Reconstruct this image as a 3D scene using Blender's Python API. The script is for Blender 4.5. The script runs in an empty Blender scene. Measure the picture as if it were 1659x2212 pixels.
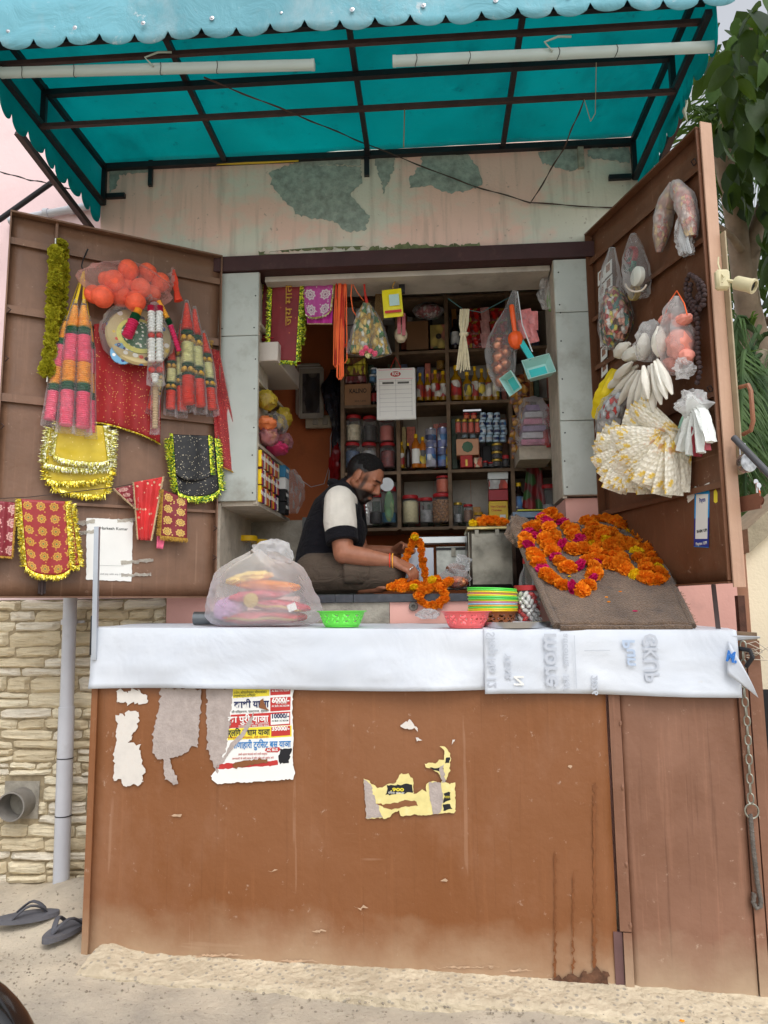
import bpy, bmesh, math, random
from mathutils import Vector as V, Matrix, noise, geometry
random.seed(7)
R_ = math.radians
SC = bpy.context.scene
COL = SC.collection
# ------------------------------------------------------------------ camera
CAM_H, PITCH, ROLL, FPX, CX, CY = 1.40, R_(7.7), R_(0.63), 1620.0, 829.5, 1106.0
cd = bpy.data.cameras.new('camera'); cam = bpy.data.objects.new('camera', cd); COL.objects.link(cam)
cd.sensor_fit = 'HORIZONTAL'; cd.sensor_width = 36.0; cd.lens = 36.0 * FPX / 1659.0
cd.clip_start = 0.02; cd.clip_end = 800
cam.matrix_world = (Matrix.Translation((0, 0, CAM_H)) @ Matrix.Rotation(R_(90) + PITCH, 4, 'X') @ Matrix.Rotation(-ROLL, 4, 'Z'))
SC.camera = cam
# ------------------------------------------------------------------ sky, sun, exposure
SUN_EL, SUN_AZ = R_(54), R_(158)          # azimuth clockwise from +Y: behind the viewer, to the right
w = bpy.data.worlds.new('World'); SC.world = w; w.use_nodes = True
nt = w.node_tree; bg = nt.nodes['Background']
sky = nt.nodes.new('ShaderNodeTexSky'); sky.sky_type = 'NISHITA'; sky.sun_disc = False
sky.sun_elevation = SUN_EL; sky.sun_rotation = SUN_AZ; sky.air_density = 1.0; sky.dust_density = 2.0; sky.ozone_density = 1.5
hs = nt.nodes.new('ShaderNodeHueSaturation'); hs.inputs['Saturation'].default_value = 0.2; hs.inputs['Value'].default_value = 1.3   # thin white overcast
nt.links.new(sky.outputs[0], hs.inputs['Color']); nt.links.new(hs.outputs[0], bg.inputs[0]); bg.inputs[1].default_value = 0.15
sd = bpy.data.lights.new('sun', 'SUN'); sun = bpy.data.objects.new('sun', sd); COL.objects.link(sun)
sd.energy = 1.0; sd.angle = R_(30); sd.color = (1.0, 0.97, 0.93)
sdir = V((math.sin(SUN_AZ) * math.cos(SUN_EL), math.cos(SUN_AZ) * math.cos(SUN_EL), math.sin(SUN_EL)))
sun.rotation_euler = sdir.to_track_quat('Z', 'Y').to_euler(); sun.location = (0, -2, 6)
SC.view_settings.view_transform = 'Standard'; SC.view_settings.look = 'None'
SC.view_settings.exposure = 0.4; SC.view_settings.gamma = 1.0
SC.cycles.max_bounces = 10; SC.cycles.transparent_max_bounces = 24; SC.cycles.diffuse_bounces = 5
SC.cycles.use_denoising = True; SC.cycles.caustics_refractive = False; SC.cycles.caustics_reflective = False

# ------------------------------------------------------------------ measuring helpers (where a sight line meets a real plane of the place)
def ray(u, v):
    x, y = u - CX, CY - v
    c, s = math.cos(ROLL), math.sin(ROLL)
    x, y = x * c + y * s, -x * s + y * c
    c, s = math.cos(PITCH), math.sin(PITCH)
    return V((x, FPX * c - y * s, FPX * s + y * c)).normalized()
EYE = V((0, 0, CAM_H))
def W(u, v, Y):
    r = ray(u, v); return EYE + r * (Y / r.y)
class Plane:
    """a vertical plane through two ground points; s runs along it, d towards the viewer"""
    def __init__(p, A, B, flip=False):
        p.A = V((A[0], A[1], 0)); p.B = V((B[0], B[1], 0))
        p.t = (p.B - p.A).normalized(); p.n = V((p.t.y, -p.t.x, 0))
        if flip: p.n = -p.n
        p.up = V((0, 0, 1))
    def at(p, s, z, d=0.0): return p.A + p.t * s + p.n * d + V((0, 0, z))
    def hit(p, u, v, d=0.0):
        r = ray(u, v); q = p.A + p.n * d
        return EYE + r * ((q - EYE).dot(p.n) / r.dot(p.n))
    def sz(p, u, v, d=0.0):
        h = p.hit(u, v, d); return (h - p.A).dot(p.t), h.z
    def mtx(p, s, z, d=0.0):
        m = Matrix((p.t, p.up, p.n)).transposed().to_4x4(); m.translation = p.at(s, z, d); return m   # local x along, y up, z out
    def mpx(p, u, v, d=0.0):
        s, z = p.sz(u, v, d); return p.mtx(s, z, d)
FAC = Plane((0, 3.55), (1, 3.484))
CTR = Plane((0, 2.90), (1, 2.75))
LD = Plane((-1.66, 3.15), (-0.815, 3.60))
RD = Plane((1.035, 3.478), (1.245, 2.66))
# ------------------------------------------------------------------ colours and materials
def lin(c):
    c /= 255.0
    return c / 12.92 if c <= 0.04045 else ((c + 0.055) / 1.055) ** 2.4
def C(r, g, b): return (lin(r), lin(g), lin(b), 1.0)
def mul(c, k): return (min(c[0] * k, 1), min(c[1] * k, 1), min(c[2] * k, 1), 1)
class NT:
    def __init__(s, name):
        s.m = bpy.data.materials.new(name); s.m.use_nodes = True; s.t = s.m.node_tree; s.n = s.t.nodes; s.b = s.n['Principled BSDF']
        s.out = s.n['Material Output']; s._co = None
    def new(s, t, **k):
        n = s.n.new(t)
        for a, b in k.items(): setattr(n, a, b)
        return n
    def ln(s, a, b): s.t.links.new(a, b)
    @property
    def co(s):
        if s._co is None: s._co = s.new('ShaderNodeTexCoord').outputs['Object']
        return s._co
    @property
    def uvco(s): return s.new('ShaderNodeTexCoord').outputs['UV']
    def mapped(s, scale=(1, 1, 1), rot=(0, 0, 0), loc=(0, 0, 0)):
        mp = s.new('ShaderNodeMapping'); mp.inputs['Scale'].default_value = scale; mp.inputs['Rotation'].default_value = rot; mp.inputs['Location'].default_value = loc
        s.ln(s.co, mp.inputs[0]); return mp.outputs[0]
    def noise(s, scale, detail=4, vec=None, rough=0.55, dist=0.0):
        n = s.new('ShaderNodeTexNoise'); n.inputs['Scale'].default_value = scale; n.inputs['Detail'].default_value = detail
        n.inputs['Roughness'].default_value = rough; n.inputs['Distortion'].default_value = dist
        s.ln(vec if vec is not None else s.co, n.inputs['Vector']); return n.outputs['Fac']
    def voro(s, scale, vec=None, out='Distance', feature='F1'):
        n = s.new('ShaderNodeTexVoronoi', feature=feature); n.inputs['Scale'].default_value = scale
        s.ln(vec if vec is not None else s.co, n.inputs['Vector']); return n.outputs[out]
    def ramp(s, fac, stops, interp='LINEAR'):
        r = s.new('ShaderNodeValToRGB'); r.color_ramp.interpolation = interp
        e = r.color_ramp.elements
        while len(e) < len(stops): e.new(0.5)
        for i, (p, c) in enumerate(stops):
            e[i].position = p; e[i].color = c if hasattr(c, '__len__') else (c, c, c, 1)
        s.ln(fac, r.inputs[0]); return r.outputs[0]
    def mix(s, fac, a, b, mode='MIX'):
        n = s.new('ShaderNodeMix', data_type='RGBA', blend_type=mode)
        for sock, val in ((n.inputs[0], fac), (n.inputs[6], a), (n.inputs[7], b)):
            if hasattr(val, 'is_linked'): s.ln(val, sock)
            else: sock.default_value = val
        return n.outputs[2]
    def math(s, op, a, b=0.0):
        n = s.new('ShaderNodeMath', operation=op)
        for sock, val in ((n.inputs[0], a), (n.inputs[1], b)):
            if hasattr(val, 'is_linked'): s.ln(val, sock)
            else: sock.default_value = val
        return n.outputs[0]
    def set(s, k, v):
        if hasattr(v, 'is_linked'): s.ln(v, s.b.inputs[k])
        else: s.b.inputs[k].default_value = v
        return s
    def bump(s, h, strength=0.3, dist=0.01):
        b = s.new('ShaderNodeBump'); b.inputs['Strength'].default_value = strength; b.inputs['Distance'].default_value = dist
        s.ln(h, b.inputs['Height']); s.ln(b.outputs[0], s.b.inputs['Normal']); return s
_M = {}
def mat(name, col=None, rough=0.55, metal=0.0, var=0.12, vs=9.0, bump=0.0, bs=60.0, spec=0.4, dirt=0.0, dcol=None, ds=3.0, sheen=0.0, trans=0.0, sub=0.0):
    """a plain surface with tone variation, optional dirt film and fine relief"""
    if name in _M: return _M[name]
    k = NT(name); c = col
    n1 = k.noise(vs, 5)
    base = k.mix(k.ramp(n1, [(0.3, 0.0), (0.7, 1.0)]), mul(c, 1 - var), mul(c, 1 + var))
    if dirt > 0:
        n2 = k.noise(ds, 6, rough=0.7)
        base = k.mix(k.ramp(n2, [(0.62 - 0.25 * dirt, 0.0), (0.72, min(1, dirt))]), base, dcol or C(120, 100, 80))
    k.set('Base Color', base).set('Roughness', rough).set('Metallic', metal).set('Specular IOR Level', spec)
    if bump > 0: k.bump(k.noise(bs, 4), bump, 0.01)
    if sheen > 0: k.set('Sheen Weight', sheen)
    if trans > 0: k.set('Transmission Weight', trans)
    if sub > 0: k.set('Subsurface Weight', sub); k.b.inputs['Subsurface Radius'].default_value = (0.02, 0.01, 0.005)
    _M[name] = k.m; return k.m
def film(name, col=(0.9, 0.92, 0.95, 1), clear=0.7, rough=0.12, milk=0.5, crinkle=30.0, bstr=0.6):
    """thin plastic film: partly see-through, partly milky, with a wrinkled gloss"""
    if name in _M: return _M[name]
    k = NT(name)
    nz = k.noise(crinkle, 4, dist=1.5)
    k.set('Base Color', col).set('Roughness', rough).set('Specular IOR Level', 0.6)
    k.bump(nz, bstr, 0.03)
    tl = k.new('ShaderNodeBsdfTranslucent'); tl.inputs[0].default_value = col; body = k.new('ShaderNodeMixShader'); body.inputs[0].default_value = 0.35; k.ln(k.b.outputs[0], body.inputs[1]); k.ln(tl.outputs[0], body.inputs[2])
    tr = k.new('ShaderNodeBsdfTransparent'); tr.inputs[0].default_value = (0.97, 0.97, 0.97, 1)
    mx = k.new('ShaderNodeMixShader')
    fr = k.new('ShaderNodeFresnel'); fr.inputs[0].default_value = 1.5
    k.ln(k.b.inputs['Normal'].links[0].from_socket, fr.inputs['Normal'])
    f = k.math('ADD', k.math('MULTIPLY', fr.outputs[0], 0.45), k.ramp(k.noise(crinkle * 0.35, 5), [(0.35, (1 - clear) * (1 - milk)), (0.68, min(1, (1 - clear) * (1 + milk)))]))
    k.ln(f, mx.inputs[0]); k.ln(tr.outputs[0], mx.inputs[1]); k.ln(body.outputs[0], mx.inputs[2]); k.ln(mx.outputs[0], k.out.inputs[0])
    _M[name] = k.m; return k.m
# ------------------------------------------------------------------ mesh building
def I4(): return Matrix.Identity(4)
class MB:
    def __init__(s): s.v = []; s.f = []; s.mi = []; s.m = 0; s.uv = []
    def add(s, vs, fs):
        o = len(s.v); s.v += [V(p) for p in vs]; s.f += [tuple(i + o for i in f) for f in fs]; s.mi += [s.m] * len(fs); return s
    def box(s, c, size, M=None):
        hx, hy, hz = size[0] / 2, size[1] / 2, size[2] / 2
        p = [V((x, y, z)) for z in (-hz, hz) for y in (-hy, hy) for x in (-hx, hx)]
        p = [(M @ (q + V(c))) if M is not None else q + V(c) for q in p]
        return s.add(p, [(0, 2, 3, 1), (4, 5, 7, 6), (0, 1, 5, 4), (2, 6, 7, 3), (0, 4, 6, 2), (1, 3, 7, 5)])
    def rbox(s, c, size, b=0.004, M=None):
        """box with chamfered edges"""
        hx, hy, hz = size[0] / 2, size[1] / 2, size[2] / 2; b = min(b, hx * .9, hy * .9, hz * .9)
        bm = bmesh.new(); bmesh.ops.create_cube(bm, size=1.0)
        for q in bm.verts: q.co = V((q.co.x * size[0], q.co.y * size[1], q.co.z * size[2]))
        bmesh.ops.bevel(bm, geom=bm.edges[:], offset=b, segments=1, affect='EDGES', profile=0.7)
        return s.bm(bm, Matrix.Translation(c) if M is None else M @ Matrix.Translation(c))
    def bm(s, bm, M=None):
        bm.verts.ensure_lookup_table(); bm.verts.index_update()
        vs = [(M @ q.co) if M is not None else q.co.copy() for q in bm.verts]; fs = [tuple(q.index for q in f.verts) for f in bm.faces]
        bm.free(); return s.add(vs, fs)
    def bar(s, a, b, w, h, up=(0, 0, 1)):
        """rectangular bar from a to b"""
        a, b = V(a), V(b); z = (b - a); L = z.length; z = z.normalized(); x = V(up).cross(z)
        if x.length < 1e-5: x = V((1, 0, 0))
        x.normalize(); y = z.cross(x)
        M = Matrix((x, y, z)).transposed().to_4x4(); M.translation = (a + b) / 2
        return s.box((0, 0, 0), (w, h, L), M)
    def tube(s, pts, r, n=8, cap=True, closed=False, flat=1.0):
        pts = [V(p) for p in pts]; N = len(pts); rr = r if hasattr(r, '__len__') else [r] * N
        o = len(s.v); prev = None
        for i, p in enumerate(pts):
            t = (pts[(i + 1) % N] - pts[i - 1]) if closed else (pts[min(i + 1, N - 1)] - pts[max(i - 1, 0)])
            t = t.normalized() if t.length > 1e-9 else V((0, 0, 1))
            if prev is None:
                x = V((0, 0, 1)).cross(t)
                if x.length < 1e-3: x = V((1, 0, 0)).cross(t)
            else: x = prev - t * prev.dot(t)
            x.normalize(); prev = x; y = t.cross(x)
            for j in range(n):
                a = 2 * math.pi * j / n; s.v.append(p + (x * math.cos(a) + y * math.sin(a) * flat) * rr[i])
        M = N if closed else N - 1
        for i in range(M):
            for j in range(n):
                k = (i + 1) % N; s.f.append((o + i * n + j, o + i * n + (j + 1) % n, o + k * n + (j + 1) % n, o + k * n + j)); s.mi.append(s.m)
        if cap and not closed:
            s.f += [tuple(o + j for j in range(n))[::-1], tuple(o + (N - 1) * n + j for j in range(n))]; s.mi += [s.m] * 2
        return s
    def lathe(s, prof, n=20, M=None, cap=True, sx=1.0, sy=1.0):
        """profile (r, z) from bottom to top round local z"""
        o = len(s.v)
        for r, z in prof:
            for j in range(n):
                a = 2 * math.pi * j / n; p = V((r * math.cos(a) * sx, r * math.sin(a) * sy, z)); s.v.append(M @ p if M is not None else p)
        for i in range(len(prof) - 1):
            for j in range(n):
                k = (j + 1) % n; s.f.append((o + i * n + j, o + i * n + k, o + (i + 1) * n + k, o + (i + 1) * n + j)); s.mi.append(s.m)
        if cap:
            e = o + (len(prof) - 1) * n
            s.f += [tuple(o + j for j in range(n))[::-1], tuple(e + j for j in range(n))]; s.mi += [s.m] * 2
        return s
    def ell(s, c, rad, M=None, seg=14, rings=9, nz=0.0, ns=3.0, seed=0.0):
        o = len(s.v); pr = []
        for i in range(rings + 1):
            th = math.pi * i / rings
            for j in range(seg):
                ph = 2 * math.pi * j / seg; d = V((math.sin(th) * math.cos(ph), math.sin(th) * math.sin(ph), -math.cos(th)))
                k = 1 + (nz * noise.noise(d * ns + V((seed, seed * 1.7, 0))) if nz else 0)
                p = V((d.x * rad[0] * k, d.y * rad[1] * k, d.z * rad[2] * k)); p = (M @ (p + V(c))) if M is not None else p + V(c); pr.append(p)
        s.v += pr
        for i in range(rings):
            for j in range(seg):
                k = (j + 1) % seg; s.f.append((o + i * seg + j, o + i * seg + k, o + (i + 1) * seg + k, o + (i + 1) * seg + j)); s.mi.append(s.m)
        return s
    def prism(s, pts, dv):
        """flat outline given thickness dv"""
        pts = [V(p) for p in pts]; dv = V(dv); n = len(pts); o = len(s.v)
        tri = geometry.tessellate_polygon([pts]); s.v += pts + [p + dv for p in pts]
        nrm = geometry.normal(pts) if n > 2 else V((0, 0, 1))
        for t in tri:
            s.f.append((o + t[2], o + t[1], o + t[0])); s.f.append((o + n + t[0], o + n + t[1], o + n + t[2])); s.mi += [s.m] * 2
        for i in range(n):
            k = (i + 1) % n; s.f.append((o + i, o + k, o + n + k, o + n + i)); s.mi.append(s.m)
        return s
    def grid(s, fn, nu, nv, wrap=False):
        o = len(s.v); s.v += [V(fn(i / nu, j / nv)) for j in range(nv + 1) for i in range(nu + 1)]; s.uv += [(i / nu, j / nv) for j in range(nv + 1) for i in range(nu + 1)]
        for j in range(nv):
            for i in range(nu):
                a = o + j * (nu + 1) + i; s.f.append((a, a + 1, a + nu + 2, a + nu + 1)); s.mi.append(s.m)
        return s
    def mesh(s, name, mats, smooth=True):
        me = bpy.data.meshes.new(name); me.from_pydata([tuple(p) for p in s.v], [], s.f)
        for m in (mats if isinstance(mats, (list, tuple)) else [mats]): me.materials.append(m)
        if isinstance(mats, (list, tuple)) and len(mats) > 1: me.polygons.foreach_set('material_index', s.mi)
        bm = bmesh.new(); bm.from_mesh(me); bmesh.ops.recalc_face_normals(bm, faces=bm.faces); bm.to_mesh(me); bm.free()
        if s.uv and len(s.uv) == len(s.v):
            ul = me.uv_layers.new(name='UVMap')
            for i, lp_ in enumerate(me.loops): ul.data[i].uv = s.uv[lp_.vertex_index]
        if smooth: me.polygons.foreach_set('use_smooth', [True] * len(me.polygons)); me.set_sharp_from_angle(angle=R_(40))
        me.update(); return me
    def build(s, name, mats, parent=None, smooth=True, solid=0.0, **props):
        o = put(s.mesh(name, mats, smooth), name, parent, **props)
        if solid:
            md = o.modifiers.new('thickness', 'SOLIDIFY'); md.thickness = solid; md.offset = 0
        return o
def wmat(o):
    m = o.matrix_basis.copy()
    return (wmat(o.parent) @ o.matrix_parent_inverse @ m) if o.parent else m
def put(me, name, parent=None, M=None, **props):
    o = bpy.data.objects.new(name, me); COL.objects.link(o)
    if M is not None: o.matrix_basis = M
    if parent is not None:
        o.parent = parent; o.matrix_parent_inverse = wmat(parent).inverted()
    for k, v in props.items(): o[k] = v
    return o
def tag(o, label, cat, group=None):
    o['label'] = label; o['category'] = cat
    if group: o['group'] = group
    return o
def T(name, label, cat, loc=(0, 0, 0), group=None):
    e = bpy.data.objects.new(name, None); COL.objects.link(e); e.location = loc; e.empty_display_size = 0.05
    return tag(e, label, cat, group)
def S(o): o['kind'] = 'structure'; return o
def stuff(o): o['kind'] = 'stuff'; return o
ORD = ['first', 'second', 'third', 'fourth', 'fifth', 'sixth', 'seventh', 'eighth', 'ninth', 'tenth', 'eleventh', 'twelfth', 'thirteenth', 'fourteenth', 'fifteenth', 'sixteenth', 'seventeenth', 'eighteenth', 'nineteenth', 'twentieth', 'twenty-first', 'twenty-second', 'twenty-third', 'twenty-fourth']
def text(body, M, size, m, parent=None, name='lettering', width=None, bold=0.0, align='CENTER', depth=0.0004):
    """flat lettering; local x reads along, y up, z out of the surface"""
    cu = bpy.data.curves.new(name, 'FONT'); cu.body = body; cu.size = size; cu.align_x = align; cu.align_y = 'CENTER'
    cu.extrude = depth; cu.offset = bold * size; cu.resolution_u = 2
    ob = bpy.data.objects.new(name, cu); COL.objects.link(ob)
    dg = bpy.context.evaluated_depsgraph_get(); me = bpy.data.meshes.new_from_object(ob.evaluated_get(dg))
    bpy.data.objects.remove(ob); bpy.data.curves.remove(cu)
    if width and len(me.vertices):
        xs = [q.co.x for q in me.vertices]; k = width / max(1e-6, max(xs) - min(xs)); me.transform(Matrix.Diagonal((k, 1, 1, 1)))
    me.materials.clear(); me.materials.append(m); me.transform(M)
    return put(me, name, parent)
def copy_tree(o, parent=None):
    c = o.copy(); COL.objects.link(c)
    if parent is not None: c.parent = parent
    for ch in [q for q in o.children]: copy_tree(ch, c)
    return c
def rnd(a, b): return random.uniform(a, b)
def fbm(x, y, z=0.0, o=4): return noise.fractal(V((x, y, z)), 1.0, 2.0, o, noise_basis='PERLIN_ORIGINAL')
# ================================================================== materials of the setting
def m_plaster():
    k = NT('peeling_pink_plaster')
    st = k.noise(4.0, 5, k.mapped((6, 6, 0.5)))
    big = k.noise(1.6, 5, k.mapped((1, 1, 1.3), loc=(3, 1, 2)), rough=0.6)
    a = k.mix(k.ramp(big, [(0.46, 0), (0.56, 1)]), C(236, 200, 186), C(216, 214, 200))
    a = k.mix(k.ramp(st, [(0.52, 0), (0.75, 0.35)]), a, C(120, 110, 96))
    fine = k.noise(40, 5)
    a = k.mix(k.ramp(fine, [(0.66, 0), (0.72, 0.5)]), a, C(140, 120, 108))
    k.set('Base Color', a).set('Roughness', 0.85).set('Specular IOR Level', 0.2).bump(k.noise(70, 5), 0.25, 0.01); return k.m
def m_dirtmetal(name, c, c2, rough=0.45, streak=1.0, scale=1.0, dust=None):
    """painted sheet steel: faded patches, vertical runs, scuffs"""
    k = NT(name)
    big = k.noise(1.3 * scale, 6, rough=0.62, dist=0.6)
    a = k.mix(k.ramp(big, [(0.35, 0), (0.68, 1)]), c, c2)
    run = k.noise(5.0, 6, k.mapped((9, 9, 0.35)), rough=0.65)
    a = k.mix(k.ramp(run, [(0.56, 0), (0.70, 0.5 * streak)]), a, mul(c2, 1.35))
    run2 = k.noise(7.0, 5, k.mapped((8, 8, 0.25), loc=(4, 4, 1)), rough=0.6)
    a = k.mix(k.ramp(run2, [(0.60, 0), (0.70, 0.55 * streak)]), a, mul(c, 0.62))
    sc = k.noise(26, 8, rough=0.75)
    a = k.mix(k.ramp(sc, [(0.63, 0), (0.69, 0.6)]), a, C(185, 160, 140))
    hz = k.noise(2.6, 7, k.mapped((1, 1, .55), loc=(7, 3, 0)), rough=.72)
    a = k.mix(k.ramp(hz, [(0.52, 0), (0.74, 0.22)]), a, C(170, 134, 112))
    for sc_, mp_, lo in ((30, (1, 1, .04), .665), (24, (.06, .06, 1), .68)):
        a = k.mix(k.ramp(k.noise(sc_, 3, k.mapped(mp_, rot=(0, .12, 0))), [(lo + .03, 0), (lo + .06, .18)]), a, C(190, 156, 130))
    if dust:
        z = k.new('ShaderNodeSeparateXYZ'); k.ln(k.co, z.inputs[0])
        zz = k.math('ADD', z.outputs[2], k.math('MULTIPLY', k.noise(7, 6), 0.22))
        a = k.mix(k.ramp(zz, [(0.20, 0.85), (0.42, 0.0)]), a, dust)
    k.set('Base Color', a).set('Roughness', k.ramp(big, [(0.3, rough - 0.08), (0.7, rough + 0.15)])).set('Specular IOR Level', 0.35)
    k.bump(k.math('ADD', k.noise(3.5, 5), k.math('MULTIPLY', k.noise(40, 4), .12)), 0.35, 0.03); return k.m
def m_ground():
    k = NT('dusty_concrete')
    a = k.mix(k.ramp(k.noise(2.0, 6, rough=0.65), [(0.35, 0), (0.65, 1)]), C(160, 151, 138), C(202, 189, 168))
    a = k.mix(k.ramp(k.noise(55, 6), [(0.6, 0), (0.72, 0.7)]), a, C(112, 104, 94))
    a = k.mix(k.ramp(k.voro(120), [(0.0, 0.5), (0.12, 0)]), a, C(226, 214, 190))
    k.set('Base Color', a).set('Roughness', 0.95).set('Specular IOR Level', 0.1).bump(k.noise(45, 8, rough=0.7), 0.55, 0.02); return k.m
def m_concrete():
    k = NT('rough_concrete'); a = k.mix(k.ramp(k.noise(5, 7, rough=.7), [(.35, 0), (.65, 1)]), C(192, 177, 152), C(220, 205, 178)); v = k.voro(42, k.mapped((1, 1, 1.3))); sp = k.voro(42, k.mapped((1, 1, 1.3)), 'Color')
    a = k.mix(k.math('MULTIPLY', k.ramp(v, [(.22, 1), (.32, 0)]), k.ramp(sp, [(.35, 0), (.45, .8)])), a, C(160, 152, 140)); a = k.mix(k.ramp(k.noise(24, 6, rough=.75), [(.58, 0), (.68, .7)]), a, C(130, 114, 94))
    k.set('Base Color', a).set('Roughness', .95).set('Specular IOR Level', .1); k.bump(k.math('ADD', k.noise(30, 9, rough=.75), k.math('MULTIPLY', v, -.5)), .7, .02); return k.m
M_PLASTER = m_plaster()
M_PINK = mat('pale_pink_paint', C(230, 202, 202), 0.8, var=0.05, vs=3, bump=0.15, bs=50, dirt=0.12, dcol=C(190, 160, 155), ds=5)
M_PINK2 = mat('salmon_pink_paint', C(216, 164, 152), 0.8, var=0.06, vs=4, bump=0.15, bs=50, dirt=0.2, dcol=C(150, 120, 110), ds=5)
M_BARE = mat('bare_grey_plaster', C(150, 162, 154), 0.95, var=0.3, vs=28, bump=0.6, bs=60, dirt=0.3, dcol=C(200, 205, 198), ds=16)
M_CEMENT = mat('grey_cement', C(150, 144, 132), 0.95, var=0.25, vs=14, bump=0.5, bs=70, dirt=0.4, dcol=C(90, 86, 80), ds=6)
M_GROUND = m_ground()
M_MAROON = mat('dark_maroon_paint', C(62, 34, 34), 0.6, var=0.2, bump=0.2, dirt=0.2, dcol=C(120, 90, 80), ds=12)
M_ORANGE = mat('orange_wall_paint', C(196, 112, 66), 0.8, var=0.12, vs=4, bump=0.15, bs=40, dirt=0.25, dcol=C(120, 80, 60), ds=6)
M_DINGY = mat('dingy_whitewash', C(176, 170, 160), 0.9, var=0.15, vs=5, bump=0.2, bs=40, dirt=0.4, dcol=C(90, 84, 78), ds=7)
M_DARKWALL = mat('dark_grey_wall', C(92, 86, 80), 0.9, var=0.2, vs=5, bump=0.2)  # plain dark grey with tone variation, used on the ceiling
M_TIN = mat('pale_blue_tin', C(178, 184, 178), 0.45, var=0.10, vs=4, bump=0.08, bs=12, dirt=0.55, dcol=C(124, 118, 104), ds=6, spec=0.45)
M_WOODW = mat('weathered_white_wood', C(186, 176, 160), 0.8, var=0.2, vs=24, bump=0.3, bs=50, dirt=0.5, dcol=C(96, 78, 60), ds=12)
M_WOODD = mat('grimy_shelf_wood', C(112, 92, 72), 0.75, var=0.3, vs=20, bump=0.3, bs=50, dirt=0.3, dcol=C(50, 42, 36), ds=9)
M_GRANITE = mat('dark_granite', C(60, 62, 68), 0.35, var=0.25, vs=40, dirt=0.3, dcol=C(120, 112, 104), ds=10)
M_STEELDK = mat('black_painted_steel', C(30, 30, 34), 0.5, var=0.25, vs=14, bump=0.1, dirt=0.15, dcol=C(70, 50, 40), ds=16)
M_RUSTBAR = mat('brown_primer_steel', C(62, 46, 44), 0.6, var=0.25, vs=14, bump=0.15)
M_LDOOR = m_dirtmetal('left_door_brown_steel', C(106, 78, 60), C(134, 101, 80), 0.4, 0.6, 1.2)
M_RDOOR = m_dirtmetal('right_door_brown_steel', C(92, 58, 38), C(112, 74, 52), 0.42, 0.5, 1.2)
M_CTR = m_dirtmetal('counter_brown_steel', C(127, 79, 45), C(135, 89, 57), 0.42, 0.45, 1.0, dust=C(178, 152, 124))
M_CTR2 = m_dirtmetal('counter_faded_brown_steel', C(120, 83, 63), C(138, 100, 80), 0.5, 0.9, 1.4, dust=C(178, 156, 130))
M_EDGE = m_dirtmetal('door_edge_primer', C(176, 140, 118), C(190, 156, 132), 0.5, 0.5, 2)
M_PVC = mat('grey_pvc', C(188, 190, 196), 0.35, var=0.06, vs=5, dirt=0.2, dcol=C(120, 116, 110), ds=10)
M_BLACK = mat('matte_black', C(22, 22, 24), 0.6, var=0.2)
M_WHITEP = mat('white_paper', C(228, 228, 224), 0.7, var=0.03)
M_STEEL = mat('bare_steel', C(190, 190, 192), 0.28, metal=1.0, var=0.12, vs=8)
# ================================================================== ground
def gz(x, y):
    z = 0.06 + 0.02 * fbm(x * 0.8, y * 0.8)
    if y > 2.2: z += 0.11 * max(0, min(1, (y - 2.3) / 1.3))                       # rises to the wall
    z += 0.012 * fbm(x * 5, y * 5, 3) + 0.005 * fbm(x * 22, y * 22, 5)
    b = max(0, 1 - math.hypot((x + 1.34) / 0.35, (y - 3.5) / 0.3)); z += 0.10 * b        # dirt heaped at the pipe's foot
    return z
b = MB()
xs = [-60, -30, -12, -6, -4] + [-3 + 6 * i / 150 for i in range(151)] + [4, 6, 12, 30, 60]
ys = [-60, -20, -8, -3, 0, 1, 1.6] + [1.9 + 2.3 * i / 70 for i in range(71)] + [5, 7, 12, 30, 90]
n = len(xs); b.v = [V((x, y, gz(x, y) if (-3 <= x <= 3 and 1.6 <= y <= 4.5) else 0.05)) for y in ys for x in xs]
b.f = [(j * n + i, j * n + i + 1, (j + 1) * n + i + 1, (j + 1) * n + i) for j in range(len(ys) - 1) for i in range(n - 1)]; b.mi = [0] * len(b.f)
S(b.build('ground', M_GROUND))
# rough concrete plinth the counter is bedded in
PL_IN = CTR
def plinth(s, t):
    x = -1.13 + s * 2.95
    prof = [(0.60, 0.00), (0.48, 0.052), (0.38, 0.058), (0.29, 0.062), (0.225, 0.066), (0.20, 0.070), (0.170, 0.070), (0.166, 0.110), (0.15, 0.117), (0.09, 0.121), (0.03, 0.128), (0.0, 0.134), (-0.03, 0.136)]
    q = t * (len(prof) - 1); i = min(int(q), len(prof) - 2); f = q - i
    d = prof[i][0] * (1 - f) + prof[i + 1][0] * f; z = prof[i][1] * (1 - f) + prof[i + 1][1] * f
    p = CTR.at(x, 0, d)
    e = max(0, 1 - s * 16); e2 = max(0, min(1, (d - 0.02) / 0.2))
    z -= 0.03 * max(0, (x - 0.2)) * 0.6
    nz = fbm(p.x * 7, p.y * 7, 9); z += 0.005 * nz * (0.4 + e2) + 0.005 * fbm(p.x * 26, p.y * 26, 2, 3) + .004 * abs(fbm(p.x * 60, p.y * 60, 6, 3)) + 0.012 * e * (1 - e2) * (1 + nz)
    p += CTR.n * (0.014 * fbm(p.x * 3, 1, 4) + .010 * fbm(p.x * 16, t * 3, 8)) * e2
    z += 0.022 * math.exp(-((x + 1.06) / 0.09) ** 2) * math.exp(-((d - .06) / .12) ** 2)   # lump at the left corner
    if s == 0 : z -= 0.12
    return V((p.x, p.y, z))
b = MB(); b.grid(plinth, 260, 48); S(b.build('plinth', m_concrete()))

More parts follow.
